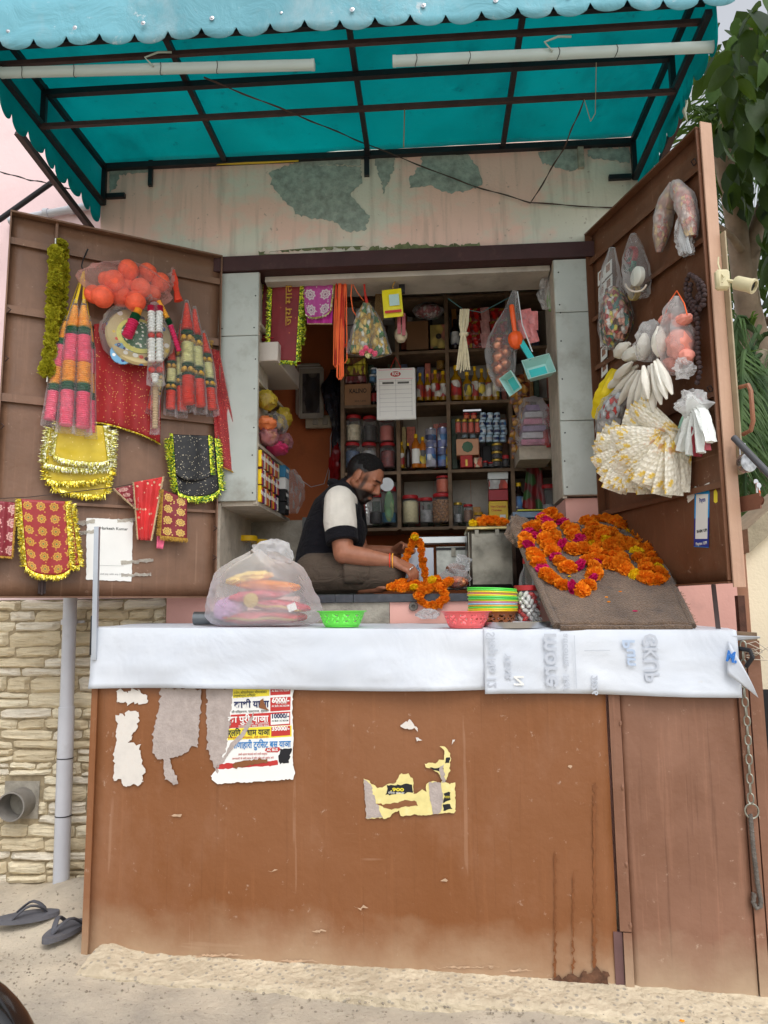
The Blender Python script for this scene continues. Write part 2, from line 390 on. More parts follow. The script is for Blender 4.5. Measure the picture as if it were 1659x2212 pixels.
# ================================================================== the shop building
shop = T('shop_building', 'small pink plastered shop with peeling paint and open front', 'building', (0, 3.6, 0.1))
def fbox(s0, s1, z0, z1, d0, d1, mb=None):
    """block in facade coordinates; d counts outwards"""
    b = mb or MB(); b.box(((s0 + s1) / 2, (z0 + z1) / 2, (d0 + d1) / 2), (s1 - s0, z1 - z0, abs(d1 - d0)), FAC.mtx(0, 0, 0)); return b
def part(b, name, m, parent=shop, **k): return b.build(name, m, parent, **k)
ZL = 3.195                                                                         # top of the opening band
part(fbox(-1.455, 1.30, ZL, 4.2, -0.28, 0.0), 'upper_wall', M_PLASTER)
part(fbox(-0.845, 1.065, 3.115, ZL - 0.003, -0.30, 0.028), 'lintel_band', M_MAROON)
part(fbox(-0.60, 0.84, 3.085, 3.112, -0.27, -0.05), 'soffit_slab', M_DINGY)
part(fbox(-3.2, -0.83, 1.485, 4.2, -0.30, -0.045), 'side_wall', M_PINK)
part(fbox(-1.06, -0.40, -0.05, 1.485, -0.30, -0.03), 'lower_wall', M_PINK2)
part(fbox(0.86, 1.62, -0.05, 1.93, -0.30, -0.02), 'lower_wall', M_PINK2)
part(fbox(1.07, 1.62, 1.935, 3.15, -0.30, -0.03), 'side_wall', M_PINK2)
part(fbox(-1.00, -0.83, 1.49, 3.19, -0.28, -0.02), 'side_wall', M_PLASTER)
# platform the seller sits on: cement riser, pink strip, granite nosing laid in pieces
part(fbox(-0.398, 0.02, 0.0, 1.452, -0.28, 0.0), 'riser', M_CEMENT)
part(fbox(0.022, 0.86, 0.0, 1.452, -0.28, -0.002), 'riser', M_PINK2)
part(fbox(-0.82, 0.86, 1.40, 1.484, -1.40, -0.282), 'platform_bed', M_CEMENT)
for a, c in ((-0.40, -0.235), (-0.233, -0.15), (-0.147, 0.165), (0.168, 0.52), (0.523, 0.859)):
    part(fbox(a, c, 1.4535, 1.489, -0.30, 0.012), 'granite_nosing', M_GRANITE)
# inside
part(fbox(-1.02, 1.10, 1.30, 4.0, -1.42, -1.32), 'back_wall', M_ORANGE)
part(fbox(-1.02, -0.845, 1.30, 4.0, -1.318, -0.302), 'inner_wall', M_ORANGE)
part(fbox(0.98, 1.10, 1.30, 4.0, -1.318, -0.302), 'inner_wall', M_DINGY)
part(fbox(-1.02, 1.10, 3.78, 3.9, -1.318, -0.282), 'ceiling', M_DARKWALL)
# ragged grey patches where the paint has come off: each a thin skin of bare plaster
def patch(px, name='bare_plaster_patch', m=M_BARE, pl=FAC, d=0.0015, parent=shop, rough=5.0, th=0.002):
    pts = []
    for i, (u, v) in enumerate(px):
        u2, v2 = px[(i + 1) % len(px)]; k = max(1, int(math.hypot(u2 - u, v2 - v) / (4 if rough else 12)))
        for j in range(k):
            f = j / k; a, c = u + (u2 - u) * f, v + (v2 - v) * f
            hf = abs(noise.noise(V((a * .45, c * .16, 3)))) - .2; pts.append(pl.hit(a + rough * (fbm(a * .11, c * .11, 1) + .5 * noise.noise(V((a * .37, c * .37, 5)))), c + rough * (fbm(a * .11, c * .11, 7) + 1.0 * hf), d))
    return MB().prism(pts, pl.n * th).build(name, m, parent, smooth=False)
patch([(582, 372), (640, 352), (700, 358), (778, 360), (782, 392), (758, 418), (770, 440), (798, 466), (790, 497), (752, 501), (716, 476), (650, 468), (612, 432), (592, 408)])
patch([(640, 332), (745, 330), (780, 333), (780, 356), (645, 357)], d=0.004)
patch([(806, 332), (856, 334), (846, 375), (828, 418), (816, 368)])
patch([(915, 330), (1010, 334), (1030, 360), (1044, 392), (1030, 408), (968, 418), (930, 402), (888, 404), (884, 382), (908, 362)])
patch([(1160, 330), (1250, 316), (1262, 360), (1232, 370), (1172, 352)])
patch([(1270, 322), (1358, 318), (1360, 352), (1330, 348), (1270, 340)], d=0.003)
patch([(236, 352), (332, 350), (330, 372), (258, 378), (248, 412), (238, 414)], d=0.002)
# strip of chipped edge above the band
patch([(560, 548), (640, 540), (760, 536), (900, 530), (1040, 528), (1040, 536), (900, 540), (760, 546), (640, 552), (560, 556)], name='mouldy_edge', m=mat('mouldy_lime', C(112, 118, 84), 0.95, var=0.4, vs=30, bump=0.4), d=0.003, rough=8)
# pillar left: the boxed side cupboard, tin-faced; pillar right the same
def tin_cabinet(name, label, s0, s1, z0, z1, depth, open_side, splits):
    t = T(name, label, 'cabinet', FAC.at((s0 + s1) / 2, z0, 0))
    zz = [z0] + splits + [z1]
    for a, c in zip(zz, zz[1:]):
        b = MB(); b.rbox(((s0 + s1) / 2, (a + c) / 2, 0.004), (s1 - s0 - .004, c - a - 0.003, 0.01), 0.002, FAC.mtx(0, 0, 0)); o = b.build('tin_panel', M_TIN, t)
        r = MB()
        for q in (s0 + .02, s1 - .02):
            zq = a + 0.04
            while zq < c: r.ell((q + rnd(-.006, .006), zq, 0.0095), (0.004, 0.004, 0.0025), FAC.mtx(0, 0, 0), 6, 4); zq += rnd(0.12, .2)
        r.build('nail', M_BLACK, o, kind='stuff')
    sx = s1 if open_side > 0 else s0
    fbox(s0 + .003, s1 - .02 if open_side > 0 else s1 - .003, z0, z1, -0.30, -0.002).build('carcass', M_WOODW, t)
    b = MB(); fbox(sx - 0.02 if open_side > 0 else sx, sx if open_side > 0 else sx + .02, z0 - .012, z1, -0.012, 0.010 - .012, b); b.build('edge_strip', M_WOODW, t)
    return t
tin_cabinet('side_cupboard', 'tall cupboard front in rusty pale blue tin beside the left door', -0.825, -0.615, 1.945, 3.113, 0.6, 1, [2.78])
tin_cabinet('side_cupboard', 'tall pale blue tin pillar cupboard beside the right door', 0.845, 1.058, 1.94, 3.113, 0.3, -1, [2.3, 2.84])
# niche under the left cupboard
nich = shop
part(fbox(-0.83, -0.795, 1.486, 1.94, -0.62, -0.002), 'niche_post', M_WOODW)
part(fbox(-0.84, -0.46, 1.486, 1.93, -0.70, -0.64), 'niche_back', M_CEMENT)
part(fbox(-0.50, -0.465, 1.486, 1.94, -0.638, -0.60), 'steel_post', mat('scuffed_grey_steel', C(92, 94, 92), 0.5, var=0.3, vs=20, dirt=.5, dcol=C(60, 50, 44), ds=14))
part(fbox(-0.82, -0.60, 1.486, 1.5, -0.62, -0.05), 'niche_floor', M_CEMENT)

# ================================================================== stone-clad wall on the left
stw = T('stone_wall', 'cream stone-clad wall with ragged courses at the left of the counter', 'wall', FAC.at(-1.6, 0.1, -0.05))
fbox(-3.2, -1.062, -0.05, 1.483, -0.30, -0.035).build('backing', mat('dark_mortar', C(146, 132, 106), 0.95, var=0.3, vs=30, bump=0.4), stw)
def m_stone(i, c):
    k = NT('cream_stone'); lay = k.noise(5.0, 6, k.mapped((2, 2, 16)), rough=0.6, dist=0.4)
    a = k.mix(k.ramp(lay, [(0.35, 0), (0.7, 1)]), mul(c, 0.84), mul(c, 1.1)); a = k.mix(k.ramp(k.noise(30, 5), [(0.6, 0), (0.75, .4)]), a, C(150, 116, 78))
    k.set('Base Color', a).set('Roughness', 0.9).set('Specular IOR Level', 0.15)
    hh = k.math('ADD', lay, k.math('MULTIPLY', k.noise(40, 5), 0.4)); k.bump(hh, 0.8, 0.02); return k.m
M_STONE = [m_stone(i, c) for i, c in enumerate((C(230, 219, 192), C(220, 207, 178), C(224, 215, 196), C(212, 197, 166)))]
def stone(s0, s1, z0, z1, mi):
    nu, nv = 8, 5; sd_ = rnd(0, 99); ht = rnd(0.014, 0.026); tilt = rnd(-.012, .012); b = MB(); g = 0.0022
    cx_, cz_ = (s0 + s1) / 2, (z0 + z1) / 2; skew = rnd(-.01, .01)
    def fn(a, c):
        e = min(1, min(a, 1 - a) * (s1 - s0) / 0.012) ; e2 = min(1, min(c, 1 - c) * (z1 - z0) / 0.010); h = min(e, e2)
        s = s0 + g + (s1 - s0 - 2 * g) * a + skew * (c - .5); z = z0 + g + (z1 - z0 - 2 * g) * c + tilt * (a - .5)
        s += 0.005 * fbm(a * 2, c * 2, sd_); z += 0.006 * fbm(a * 2.3, c * 2, sd_ + 9)
        d = -0.036 + ht * math.sqrt(max(0, h)) + 0.008 * fbm(a * 3, c * 6, sd_ + 3) * h
        return FAC.at(s, z, d)
    b.grid(fn, nu, nv)
    return b.build('stone', M_STONE[mi], stw)
z = 0.13; rnd_ = random.Random(3)
hole = (-1.735, 0.545, 0.085)
while z < 1.47:
    h = random.choice((0.04, 0.05, 0.062, 0.075)); h = min(h, 1.482 - z) if 1.482 - z < 0.11 else h
    s = -2.75 + rnd(0, .08)
    while s < -1.065:
        L = rnd(0.10, 0.27); e = min(s + L, -1.064)
        if -1.064 - e < 0.06: e = -1.064
        if e - s > 0.03:
            if abs((s + e) / 2 - hole[0]) < hole[2] + (e - s) / 2 and abs(z + h / 2 - hole[1]) < hole[2] + h / 2 - .01:
                for a, c in ((s, min(e, hole[0] - hole[2])), (max(s, hole[0] + hole[2]), e)):
                    if c - a > 0.03: stone(a, c, z, z + h, random.randrange(4))
            elif L > 0.15 and random.random() < 0.28 and h > 0.06:
                f = rnd(.4, .6); stone(s, e, z, z + h * f, random.randrange(4)); k = s + (e - s) * rnd(.35, .65); stone(s, k, z + h * f, z + h, random.randrange(4)); stone(k, e, z + h * f, z + h, random.randrange(4))
            else: stone(s, e, z, z + h, random.randrange(4))
        s = e
    z += h
# stub of waste pipe in its square hole
p = T('waste_pipe_stub', 'short open grey drain pipe end set in a square hole in the stone wall', 'pipe', FAC.at(hole[0], hole[1] - .07, 0))
Mx = FAC.mtx(hole[0] + .005, hole[1] - .008, 0)
MB().lathe([(0.066, -0.05), (0.066, 0.07), (0.060, 0.071), (0.060, -0.05)], 28, Mx, cap=False).build('pipe_wall', mat('old_grey_pipe', C(132, 128, 122), 0.6, var=.2, vs=12, dirt=.4, dcol=C(90, 76, 62), ds=9), p)
MB().lathe([(0.0605, -0.032), (0.001, -0.031)], 20, Mx, cap=False).build('black_disc', M_BLACK, p)  # matte black disc closing the pipe's bore
fbox(hole[0] - .085, hole[0] + .085, hole[1] - .085, hole[1] + .085, -0.034, -0.030).build('mortar_bed', M_CEMENT, p)
# drain pipe
p = T('drain_pipe', 'grey plastic downpipe running down the stone wall left of the counter', 'pipe', FAC.hit(138, 1890, 0.06))
a_, c_ = FAC.hit(152, 1255, 0.06), FAC.hit(133, 1895, 0.065); mid = a_.lerp(c_, 0.44)
MB().tube([a_ + V((0, 0, .3)), mid], 0.0315, 18).build('upper_pipe', M_PVC, p)
MB().tube([mid + V((0, 0, .004)), a_.lerp(c_, 0.5), c_ + V((0, 0, -.1))], [0.036, 0.0362, 0.036], 18).build('lower_pipe', M_PVC, p)
for f in (0.61, 0.80):
    q = a_.lerp(c_, f); MB().tube([q + V((0, 0, -.002)), q + V((0, 0, .002))], 0.0375, 18).build('wire_tie', M_BLACK, p)
q = a_.lerp(c_, 0.145); b = MB(); b.tube([q + V((0, 0, -.012)), q + V((0, 0, .012))], 0.037, 18); b.bar(q + FAC.t * -.055 + FAC.n * -.04, q + FAC.t * .055 + FAC.n * -.04, .02, .012); b.build('wall_clip', M_PVC, p)
# conduit high on the pink wall and the grey strut behind the left door
p = T('conduit', 'white plastic conduit crossing the pink wall under the awning corner', 'pipe', FAC.hit(120, 455, 0.0))
MB().tube([FAC.hit(20, 478, -.02), FAC.hit(100, 462, -.02), FAC.hit(232, 438, -.02)], 0.02, 12).build('tube', M_PVC, p)
for u, v in ((100, 461), (155, 452)):
    q = FAC.hit(u, v, -.02); MB().tube([q - FAC.t * .012, q + FAC.t * .012], 0.026, 12).build('coupling', M_PVC, p)
tag(MB().tube([FAC.hit(-90, 520, .10), FAC.hit(0, 474, .1), FAC.hit(135, 378, .10), FAC.hit(128, 384, .1)][:3], 0.014, 10).build('steel_strut', M_STEELDK), 'round grey steel strut sloping up behind the left door top', 'strut')

# ================================================================== right hand background: cream wall, sack, crate, neighbour
kw = T('boundary_wall', 'cream plastered boundary wall with a sloping coping at the right edge', 'wall', (1.9, 3.5, 0.1))
b = MB(); M_CREAM = mat('cream_plaster', C(226, 214, 186), 0.85, var=0.06, vs=4, bump=0.2, dirt=.25, dcol=C(170, 156, 130), ds=4)
b.prism([V((1.71, 3.55, 0)), V((3.2, 3.52, 0)), V((3.2, 3.52, 2.9)), V((1.71, 3.55, 1.66))], (0, 0.18, 0)); b.build('wall_face', M_CREAM, kw, smooth=False)
b = MB(); b.prism([V((1.705, 3.50, 1.663)), V((3.2, 3.47, 2.905)), V((3.2, 3.47, 3.02)), V((1.705, 3.50, 1.775))], (0, 0.28, 0)); b.build('coping', mat('weathered_coping', C(150, 140, 118), .95, var=.2, vs=12, bump=.4), kw, smooth=False)
# wire crate and white sack beside the counter
cr = T('wire_crate', 'rusty brown wire crate standing behind the counter\'s right end', 'crate', (1.72, 2.95, 0.06)); M_RUST = mat('rusty_iron', C(84, 54, 42), .8, var=.35, vs=20, bump=.3)
for x in (1.55, 2.1):
    for y in (2.95, 3.3): MB().bar((x, y, .06), (x, y, 1.46), .03, .03).build('post', M_RUST, cr)
for zz_ in (0.3, 1.06, 1.44): MB().bar((1.535, 2.95, zz_), (2.115, 2.95, zz_), .025, .025).build('rail', M_RUST, cr)
b = MB()
for i in range(26): b.tube([(1.56, 2.952, 0.32 + i * .029), (2.1, 2.952, 0.32 + i * .029)], .0018, 4, cap=False)
for i in range(19): b.tube([(1.56 + i * .03, 2.953, 0.31), (1.56 + i * .03, 2.953, 1.05)], .0018, 4, cap=False)
b.build('wire_mesh', M_RUST, cr, kind='stuff')
MB().box((1.83, 3.28, .69), (.54, .02, .74)).build('back_sheet', M_BLACK, cr)
b = MB(); b.ell((1.66, 2.82, 0.52), (0.20, 0.17, 0.44), None, 28, 22, 0.22, 2.6, 4)
tag(b.build('sack', mat('white_woven_sack', C(214, 210, 206), .7, var=.06, vs=60, bump=.5, bs=18, dirt=.2, dcol=C(170, 160, 150), ds=6)), 'bulging white woven sack on the ground at the far right', 'sack')
# ================================================================== awning
def m_awning(name, c, tr, dust, df):
    k = NT(name); a = k.mix(k.ramp(k.noise(1.2, 6, rough=.6), [(0.35, 0), (0.7, 1)]), mul(c, .82), mul(c, 1.12))
    a = k.mix(k.ramp(k.noise(16, 6, k.mapped((1, 1, 1)), rough=.7), [(0.62, 0), (0.70, df)]), a, dust); a = k.mix(k.ramp(k.noise(2.2, 7, k.mapped((1.6, .7, 1), loc=(2, 5, 0)), rough=.7), [(.52, 0), (.75, df * .8)]), a, mul(dust, .75))
    sp = k.ramp(k.noise(7, 4, rough=.6), [(0.70, 0), (0.76, df)])
    a = k.mix(sp, a, mul(c, .25))
    k.set('Base Color', a).set('Roughness', .55).set('Specular IOR Level', .25)
    t = k.new('ShaderNodeBsdfTranslucent'); k.ln(a, t.inputs[0]); mx = k.new('ShaderNodeMixShader'); mx.inputs[0].default_value = tr
    k.bump(k.noise(6, 5, dist=1.0), .5, .03)
    k.ln(k.b.outputs[0], mx.inputs[1]); k.ln(t.outputs[0], mx.inputs[2]); k.ln(mx.outputs[0], k.out.inputs[0]); return k.m
M_AWN = m_awning('teal_awning_sheet', C(8, 172, 174), 0.74, C(40, 90, 100), .4)
M_VAL = m_awning('dusty_lit_valance', C(122, 186, 202), 0.2, C(200, 216, 222), .8)  # same sheet as the roof: front light painted in as paler blue, plus dust
SL, SR, DF = -1.437, 1.262, 1.03
ZB, ZF, ZR = 3.722, 3.70, 3.515
aw = T('shop_awning', 'teal plastic awning with scalloped edge on a black steel frame', 'awning', FAC.at(0, 3.7, 0))
b = MB(); b.grid(lambda s, t: FAC.at(SL - .02 + (SR - SL + .04) * s, ZB + (ZF - ZB) * t + .022 + .005 * math.sin(s * 12.6 * 2) * math.sin(t * 3.1) + .007 * fbm(s * 7, t * 3, 2), .01 + (DF + .02) * t), 90, 24); b.build('roof_sheet', M_AWN, aw, solid=.002)
def scallop(p0, p1, ztop, znotch, dep, n, m, name, out=0.0):
    """hanging sheet with a round-toothed lower edge"""
    p0, p1 = V(p0), V(p1); K = 10; vs = []; fs = []
    for i in range(n * K + 1):
        f = i / (n * K); ph = (i % K) / K; jag = (0.6 + .4 * ((math.sin(i // K * 12.9) * 43758.5) % 1))
        e = znotch - dep * math.sqrt(max(0, 1 - (2 * ph - 1) ** 2)) * (0.85 + .15 * jag)
        p = p0.lerp(p1, f); w_ = V((0, 0, 0)) + (p1 - p0).normalized().cross(V((0, 0, 1))) * (0.006 * math.sin(f * n * 2.1) + .004 * math.sin(f * 17))
        for z_ in (ztop, (ztop + znotch) / 2, znotch, e): vs.append(V((p.x, p.y, z_)) + w_ * (0.3 if z_ == ztop else 1))
    for i in range(n * K):
        for j in range(3): a = i * 4 + j; fs.append((a, a + 4, a + 5, a + 1))
    return MB().add(vs, fs).build(name, m, aw, solid=.0025)
scallop(FAC.at(SL - .06, 0, DF + .035), FAC.at(SR + .09, 0, DF + .035), 3.80, 3.568, .045, 22, M_VAL, 'front_valance')
scallop(FAC.at(SL - .022, 0, DF + .01), FAC.at(SL - .022, 0, -.01), 3.74, 3.462, .055, 9, M_AWN, 'side_valance')
scallop(FAC.at(SR + .022, 0, DF + .01), FAC.at(SR + .022, 0, -.01), 3.74, 3.462, .055, 9, M_AWN, 'side_valance')
def abar(s0, z0, d0, s1, z1, d1, w_=.028, m=M_STEELDK, name='frame_bar'): return MB().bar(FAC.at(s0, z0, d0), FAC.at(s1, z1, d1), w_, w_).build(name, m, aw)
for s in (SL, -0.80, -0.06, 0.62, SR): abar(s, ZB - .003, .03, s, ZF - .003, DF, .024, name='rafter')
abar(SL, ZB - .004, .016, SR, ZB - .012, .016, .03, name='wall_plate')
abar(SL, 3.685, .62, SR, 3.685, .62, .027, name='cross_bar')
abar(SL, ZR, .64, SR, ZR, .64, .019, M_RUSTBAR, 'cross_bar')
abar(SL, 3.56, .955, SR, 3.56, .955, .018, M_RUSTBAR, 'cross_bar')
abar(SL, 3.60, 1.005, SR, 3.60, 1.005, .024, M_STEELDK, 'front_bar')
for s in (SL, SR):
    abar(s, ZR, .02, s, ZR + .02, DF, .025, name='side_rail')
    for d in (.016, .62): abar(s, ZR, d, s, ZB, d, .023, name='upright')
for u, v0, v1, w_ in ((328, 348, 404, .022), (792, 318, 383, .026)):
    s, z1 = FAC.sz(u, v0); _, z0 = FAC.sz(u, v1); abar(s, z0, .008, s, z1, .008, w_, name='wall_bracket')
for u0, u1, v in ((232, 272, 427), (1314, 1362, 387)):
    s0, z0 = FAC.sz(u0, v); s1, _ = FAC.sz(u1, v); abar(s0, z0, .010, s1, z0, .010, .024, name='wall_bracket')
s, z1 = FAC.sz(1252, 316); _, z0 = FAC.sz(1252, 366); abar(s, z0, .008, s, z1, .008, .028, mat('chipped_white_bracket', C(150, 146, 132), .7, var=.4, vs=30), 'wall_bracket')
for i in range(11):
    q = FAC.at(SL + .10 + i * .262, 3.600 + .002 * math.sin(i * 5), DF + .040)
    M_ = FAC.mtx(0, 0, 0); M_.translation = q
    MB().lathe([(.009, 0), (.009, .002), (.005, .003), (.005, .006), (.002, .007)], 10, M_).build('roofing_screw', M_STEEL, aw)
# stay rods from the awning corners down to the wall
tag(MB().bar(FAC.hit(38, 285, .55), FAC.hit(205, 505, 0.02), .028, .028).build('awning_stay', M_RUSTBAR), 'dark steel stay slanting from the awning corner to the wall at left', 'strut')
tag(MB().bar(FAC.hit(1478, 225, .60), FAC.hit(1408, 400, 0.02), .028, .028).build('awning_stay', M_RUSTBAR), 'brown steel stay under the awning\'s right side above the right door', 'strut')
tag(MB().grid(lambda s, t: FAC.hit(340 + 305 * s, 350 - 6 * s + (5 + 4 * math.sin(s * 3.1)) * t, .012 + .012 * math.sin(t * 3.1)), 24, 4).build('yellow_cloth_strip', mat('yellow_cloth', C(206, 178, 60), .8), solid=.002), 'strip of yellow cloth tucked between the awning frame and the wall', 'cloth')
# ------------------------------------------------------------------ tube lights
k_ = NT('frosted_polycarbonate'); k_.set('Base Color', C(214, 228, 224)).set('Roughness', .35); t_ = k_.new('ShaderNodeBsdfTranslucent'); t_.inputs[0].default_value = C(226, 230, 226); x_ = k_.new('ShaderNodeMixShader'); x_.inputs[0].default_value = .55; k_.ln(k_.b.outputs[0], x_.inputs[1]); k_.ln(t_.outputs[0], x_.inputs[2]); k_.ln(x_.outputs[0], k_.out.inputs[0]); M_TUBE = k_.m  # white plastic; cool tint in the colour stands for teal light through the awning
def tube_light(a, c, label):
    t = T('tube_light', label, 'light', (a + c) / 2, 'tube lights under the awning'); x = (c - a); L = x.length; x = x.normalized(); z_ = V((0, 0, 1)); y = z_.cross(x).normalized(); z_ = x.cross(y)
    M_ = Matrix((x, y, z_)).transposed().to_4x4(); M_.translation = a
    vs = []; pr = [(y_ * .84, z_ * .84) for y_, z_ in ((-.018, .022), (.018, .022), (.020, .004), (.017, -.008), (.010, -.016), (0, -.019), (-.010, -.016), (-.017, -.008), (-.020, .004))]
    b = MB(); n = len(pr)
    b.add([M_ @ V((xx, py, pz)) for xx in (0.006, L - .006) for py, pz in pr], [(i, (i + 1) % n, n + (i + 1) % n, n + i) for i in range(n)]); b.build('diffuser', M_TUBE, t)
    for xx in (0, L):
        b = MB(); b.add([M_ @ V((xx + dx, py * 1.06, pz * 1.06)) for dx in (-.006, .006) for py, pz in pr], [(i, (i + 1) % n, n + (i + 1) % n, n + i) for i in range(n)] + [tuple(range(n)), tuple(range(n, 2 * n))]); b.build('end_cap', M_TUBE, t)
    for f in (.07, .24, .52, .70):
        q = [M_ @ V((f * L + .004 * math.sin(i), py * 1.09, pz * 1.09)) for i, (py, pz) in enumerate(pr)]; MB().tube(q, .0014, 5, closed=True).build('tie_wire', M_STEELDK, t)
    q = M_ @ V((.5 * L, -.02, 0)); MB().tube([q, q + V((-.03, -.01, .03)), q + V((.02, -.012, .05)), q + V((.07, -.005, .055))], .004, 6).build('taped_cable', mat('old_tape', C(150, 160, 150), .6), t)
    return t
tube_light(FAC.hit(5, 160, .97), FAC.hit(676, 143, .97), 'white tube light tied under the left half of the awning')
tube_light(FAC.hit(852, 135, .97), FAC.hit(1541, 104, .97), 'white tube light tied under the right half of the awning')
M_WIRE = mat('brown_wire', C(70, 52, 44), .6)
def wire(px, pl, ds, r, label, m=M_WIRE, name='electric_wire', cat='wire', sag=0.0, twin=False):
    pts = []
    for i in range(len(px) - 1):
        a, c = pl.hit(*px[i], ds[i]), pl.hit(*px[i + 1], ds[i + 1])
        for j in range(8):
            f = j / 8; pts.append(a.lerp(c, f) - V((0, 0, sag * 4 * f * (1 - f))))
    pts.append(pl.hit(*px[-1], ds[-1]))
    b = MB(); b.tube(pts, r, 5)
    if twin: b.tube([p + V((.004 * math.sin(i * 1.1), 0, .004 * math.cos(i * 1.1))) for i, p in enumerate(pts)], r, 5)
    return tag(b.build(name, m), label, cat)
wire([(440, 168), (650, 252), (793, 312), (1010, 398), (1147, 438)], FAC, [.93, .64, .05, .02, .02], .0022, 'thin brown twin wire running from the left tube light down across the peeling wall', twin=True)
wire([(1262, 215), (1218, 320), (1147, 438), (1360, 452)], FAC, [.66, .3, .02, .01], .0022, 'thin brown wire hanging from the right tube light to the wall joint', twin=True)
wire([(1288, 135), (1286, 245), (1276, 262), (1262, 215)], FAC, [.93, .68, .66, .66], .0016, 'loop of pale cord dangling from the awning bar near the right tube light', mat('pale_cord', C(150, 140, 120), .8))
wire([(874, 236), (872, 318)], FAC, [.65, .65], .0022, 'short frayed string hanging from the middle of the thin awning bar', mat('jute_string', C(130, 110, 70), .9), 'string', 'string')
wire([(-20, 365), (60, 388), (118, 398), (165, 412), (185, 392)], FAC, [.25, .2, .15, .1, .08], .0022, 'thin twisted wire crossing the pink wall behind the awning stay', M_BLACK, twin=True)
tag(MB().tube([FAC.hit(1480, 205, .66), FAC.hit(1484, 222, .67), FAC.hit(1478, 240, .66), FAC.hit(1484, 262, .66)], [.008, .005, .009, .003], 6).build('knotted_rag', mat('pale_rag', C(150, 156, 140), .9)), 'pale knotted rag tied to the awning frame near the right corner', 'rag')

# ================================================================== steel doors
def door(name, label, pl, width, z0, z1, m, bars, edge_side, edge_m):
    t = T(name, label, 'door', pl.at(width / 2, z0, 0))
    b = MB(); nu, nv = 16, 24
    b.grid(lambda s, q: pl.at(width * s, z0 + (z1 - z0) * q, 0.004 * fbm(s * 3, q * 4, 2) ), nu, nv); b.build('sheet', m, t, solid=.003)
    Mx = pl.mtx(0, 0, 0)
    MB().box((width / 2, z1 - .004, .018), (width, .008, .04), Mx).build('top_flange', m, t)
    MB().box((width / 2, z0 + .003, .018), (width, .006, .04), Mx).build('bottom_flange', m, t)
    for s in (0.003, width - .003): MB().box((s, (z0 + z1) / 2, .018), (.006, z1 - z0 - .02, .038), Mx).build('side_flange', m, t)
    for zb, hh in bars:
        b = MB(); b.box((width / 2, zb, .010), (width - .014, .003, .022), Mx); b.box((width / 2, zb - hh / 2, .0215), (width - .014, hh, .003), Mx); b.build('cross_angle', m, t)
    return t
WL = (LD.B - LD.A).length; WR = (RD.B - RD.A).length
ld = door('left_steel_door', 'brown steel shop door swung open on the left, hung with garlands', LD, WL, 1.482, 3.195, M_LDOOR, [(3.075, .03), (2.76, .035), (2.36, .035), (1.90, .012)], 0, M_EDGE)
s, _ = LD.sz(122, 500); MB().box((s, 3.13, .012), (.012, .115, .02), LD.mtx(0, 0, 0)).build('stiffener', M_LDOOR, ld)
for s, zz in ((.012, 2.72), (.014, 2.5), (.012, 2.2), (.94, 1.80), (.94, 1.66), (.94, 1.55)): MB().tube([LD.at(s, zz, .03), LD.at(s + .012, zz + .012, .045), LD.at(s, zz + .024, .03)], .0025, 5).build('wire_loop', M_RUSTBAR, ld)
b = MB(); s, zz = LD.sz(90, 1270); b.box((s, zz, .014), (.03, .05, .02), LD.mtx(0, 0, 0)); b.tube([LD.at(s, zz + .03, .03), LD.at(s, zz - .03, .03)], .006, 8); b.build('drop_bolt', M_RUSTBAR, ld)
rd = door('right_steel_door', 'brown steel shop door swung open on the right, hung with packets and bags', RD, WR, 1.493, 3.235, M_RDOOR, [(3.10, .03), (2.80, .02), (2.56, .022), (2.20, .022), (1.86, .022)], 1, M_EDGE)
# the outer edge of the right door: pale primed flat, turned towards the street
b = MB(); b.box((WR + .010, (1.478 + 3.25) / 2, 0.0), (.006, 1.772, .05), RD.mtx(0, 0, 0)); b.build('edge_flat', M_EDGE, rd)
MB().box((WR + .024, 2.34, -.03), (.026, .92, .006), RD.mtx(0, 0, 0)).build('edge_flange', mat('faded_cream_steel', C(160, 146, 120), .6, var=.15, vs=14, dirt=.4, dcol=C(140, 110, 90), ds=9), rd)
for zz in (3.10, 2.56, 2.20): MB().tube([RD.at(WR - .02, zz, .026), RD.at(WR - .02, zz + .016, .036), RD.at(WR - .04, zz + .016, .036), RD.at(WR - .04, zz, .026)], .0025, 5, closed=True).build('staple_ring', M_STEELDK, rd)
# pull handle, hasp
b = MB(); b.tube([RD.at(WR + .03, 2.20, -.045), RD.at(WR + .075, 2.195, -.045), RD.at(WR + .085, 2.17, -.045), RD.at(WR + .085, 2.06, -.045), RD.at(WR + .07, 2.03, -.045), RD.at(WR + .03, 2.025, -.045)], .008, 8); b.build('pull_handle', mat('brown_handle', C(140, 92, 66), .5), rd)
b = MB(); b.lathe([(.001, -.014), (.034, -.012), (.036, 0), (.034, .012), (.001, .014)], 22, RD.mtx(WR + .055, 1.915, -.03) @ Matrix.Rotation(R_(90), 4, 'Y')); pk = tag(b.build('round_padlock', mat('worn_chrome', C(150, 150, 150), .25, metal=1, var=.5, vs=40)), 'round worn chrome padlock hanging on the right door edge', 'padlock')
MB().tube([RD.at(WR + .05, 1.945, -.03), RD.at(WR + .05, 1.985, -.03), RD.at(WR + .03, 1.985, -.03), RD.at(WR + .03, 1.94, -.03)], .005, 6).build('shackle', M_STEEL, pk)
ky = T('key_bunch', 'two keys on an orange string below the round padlock', 'keys', RD.at(WR + .075, 1.86, -.05))
for i, (ds_, dz_) in enumerate(((.07, 1.845), (.082, 1.83))):
    b = MB(); b.lathe([(.010, -.001), (.010, .001)], 10, RD.mtx(WR + ds_, dz_, -.05) @ Matrix.Rotation(R_(90), 4, 'Y')); b.box((WR + ds_, dz_ - .022, -.05), (.004, .035, .005), RD.mtx(0, 0, 0)); b.build('key', M_STEEL, ky)
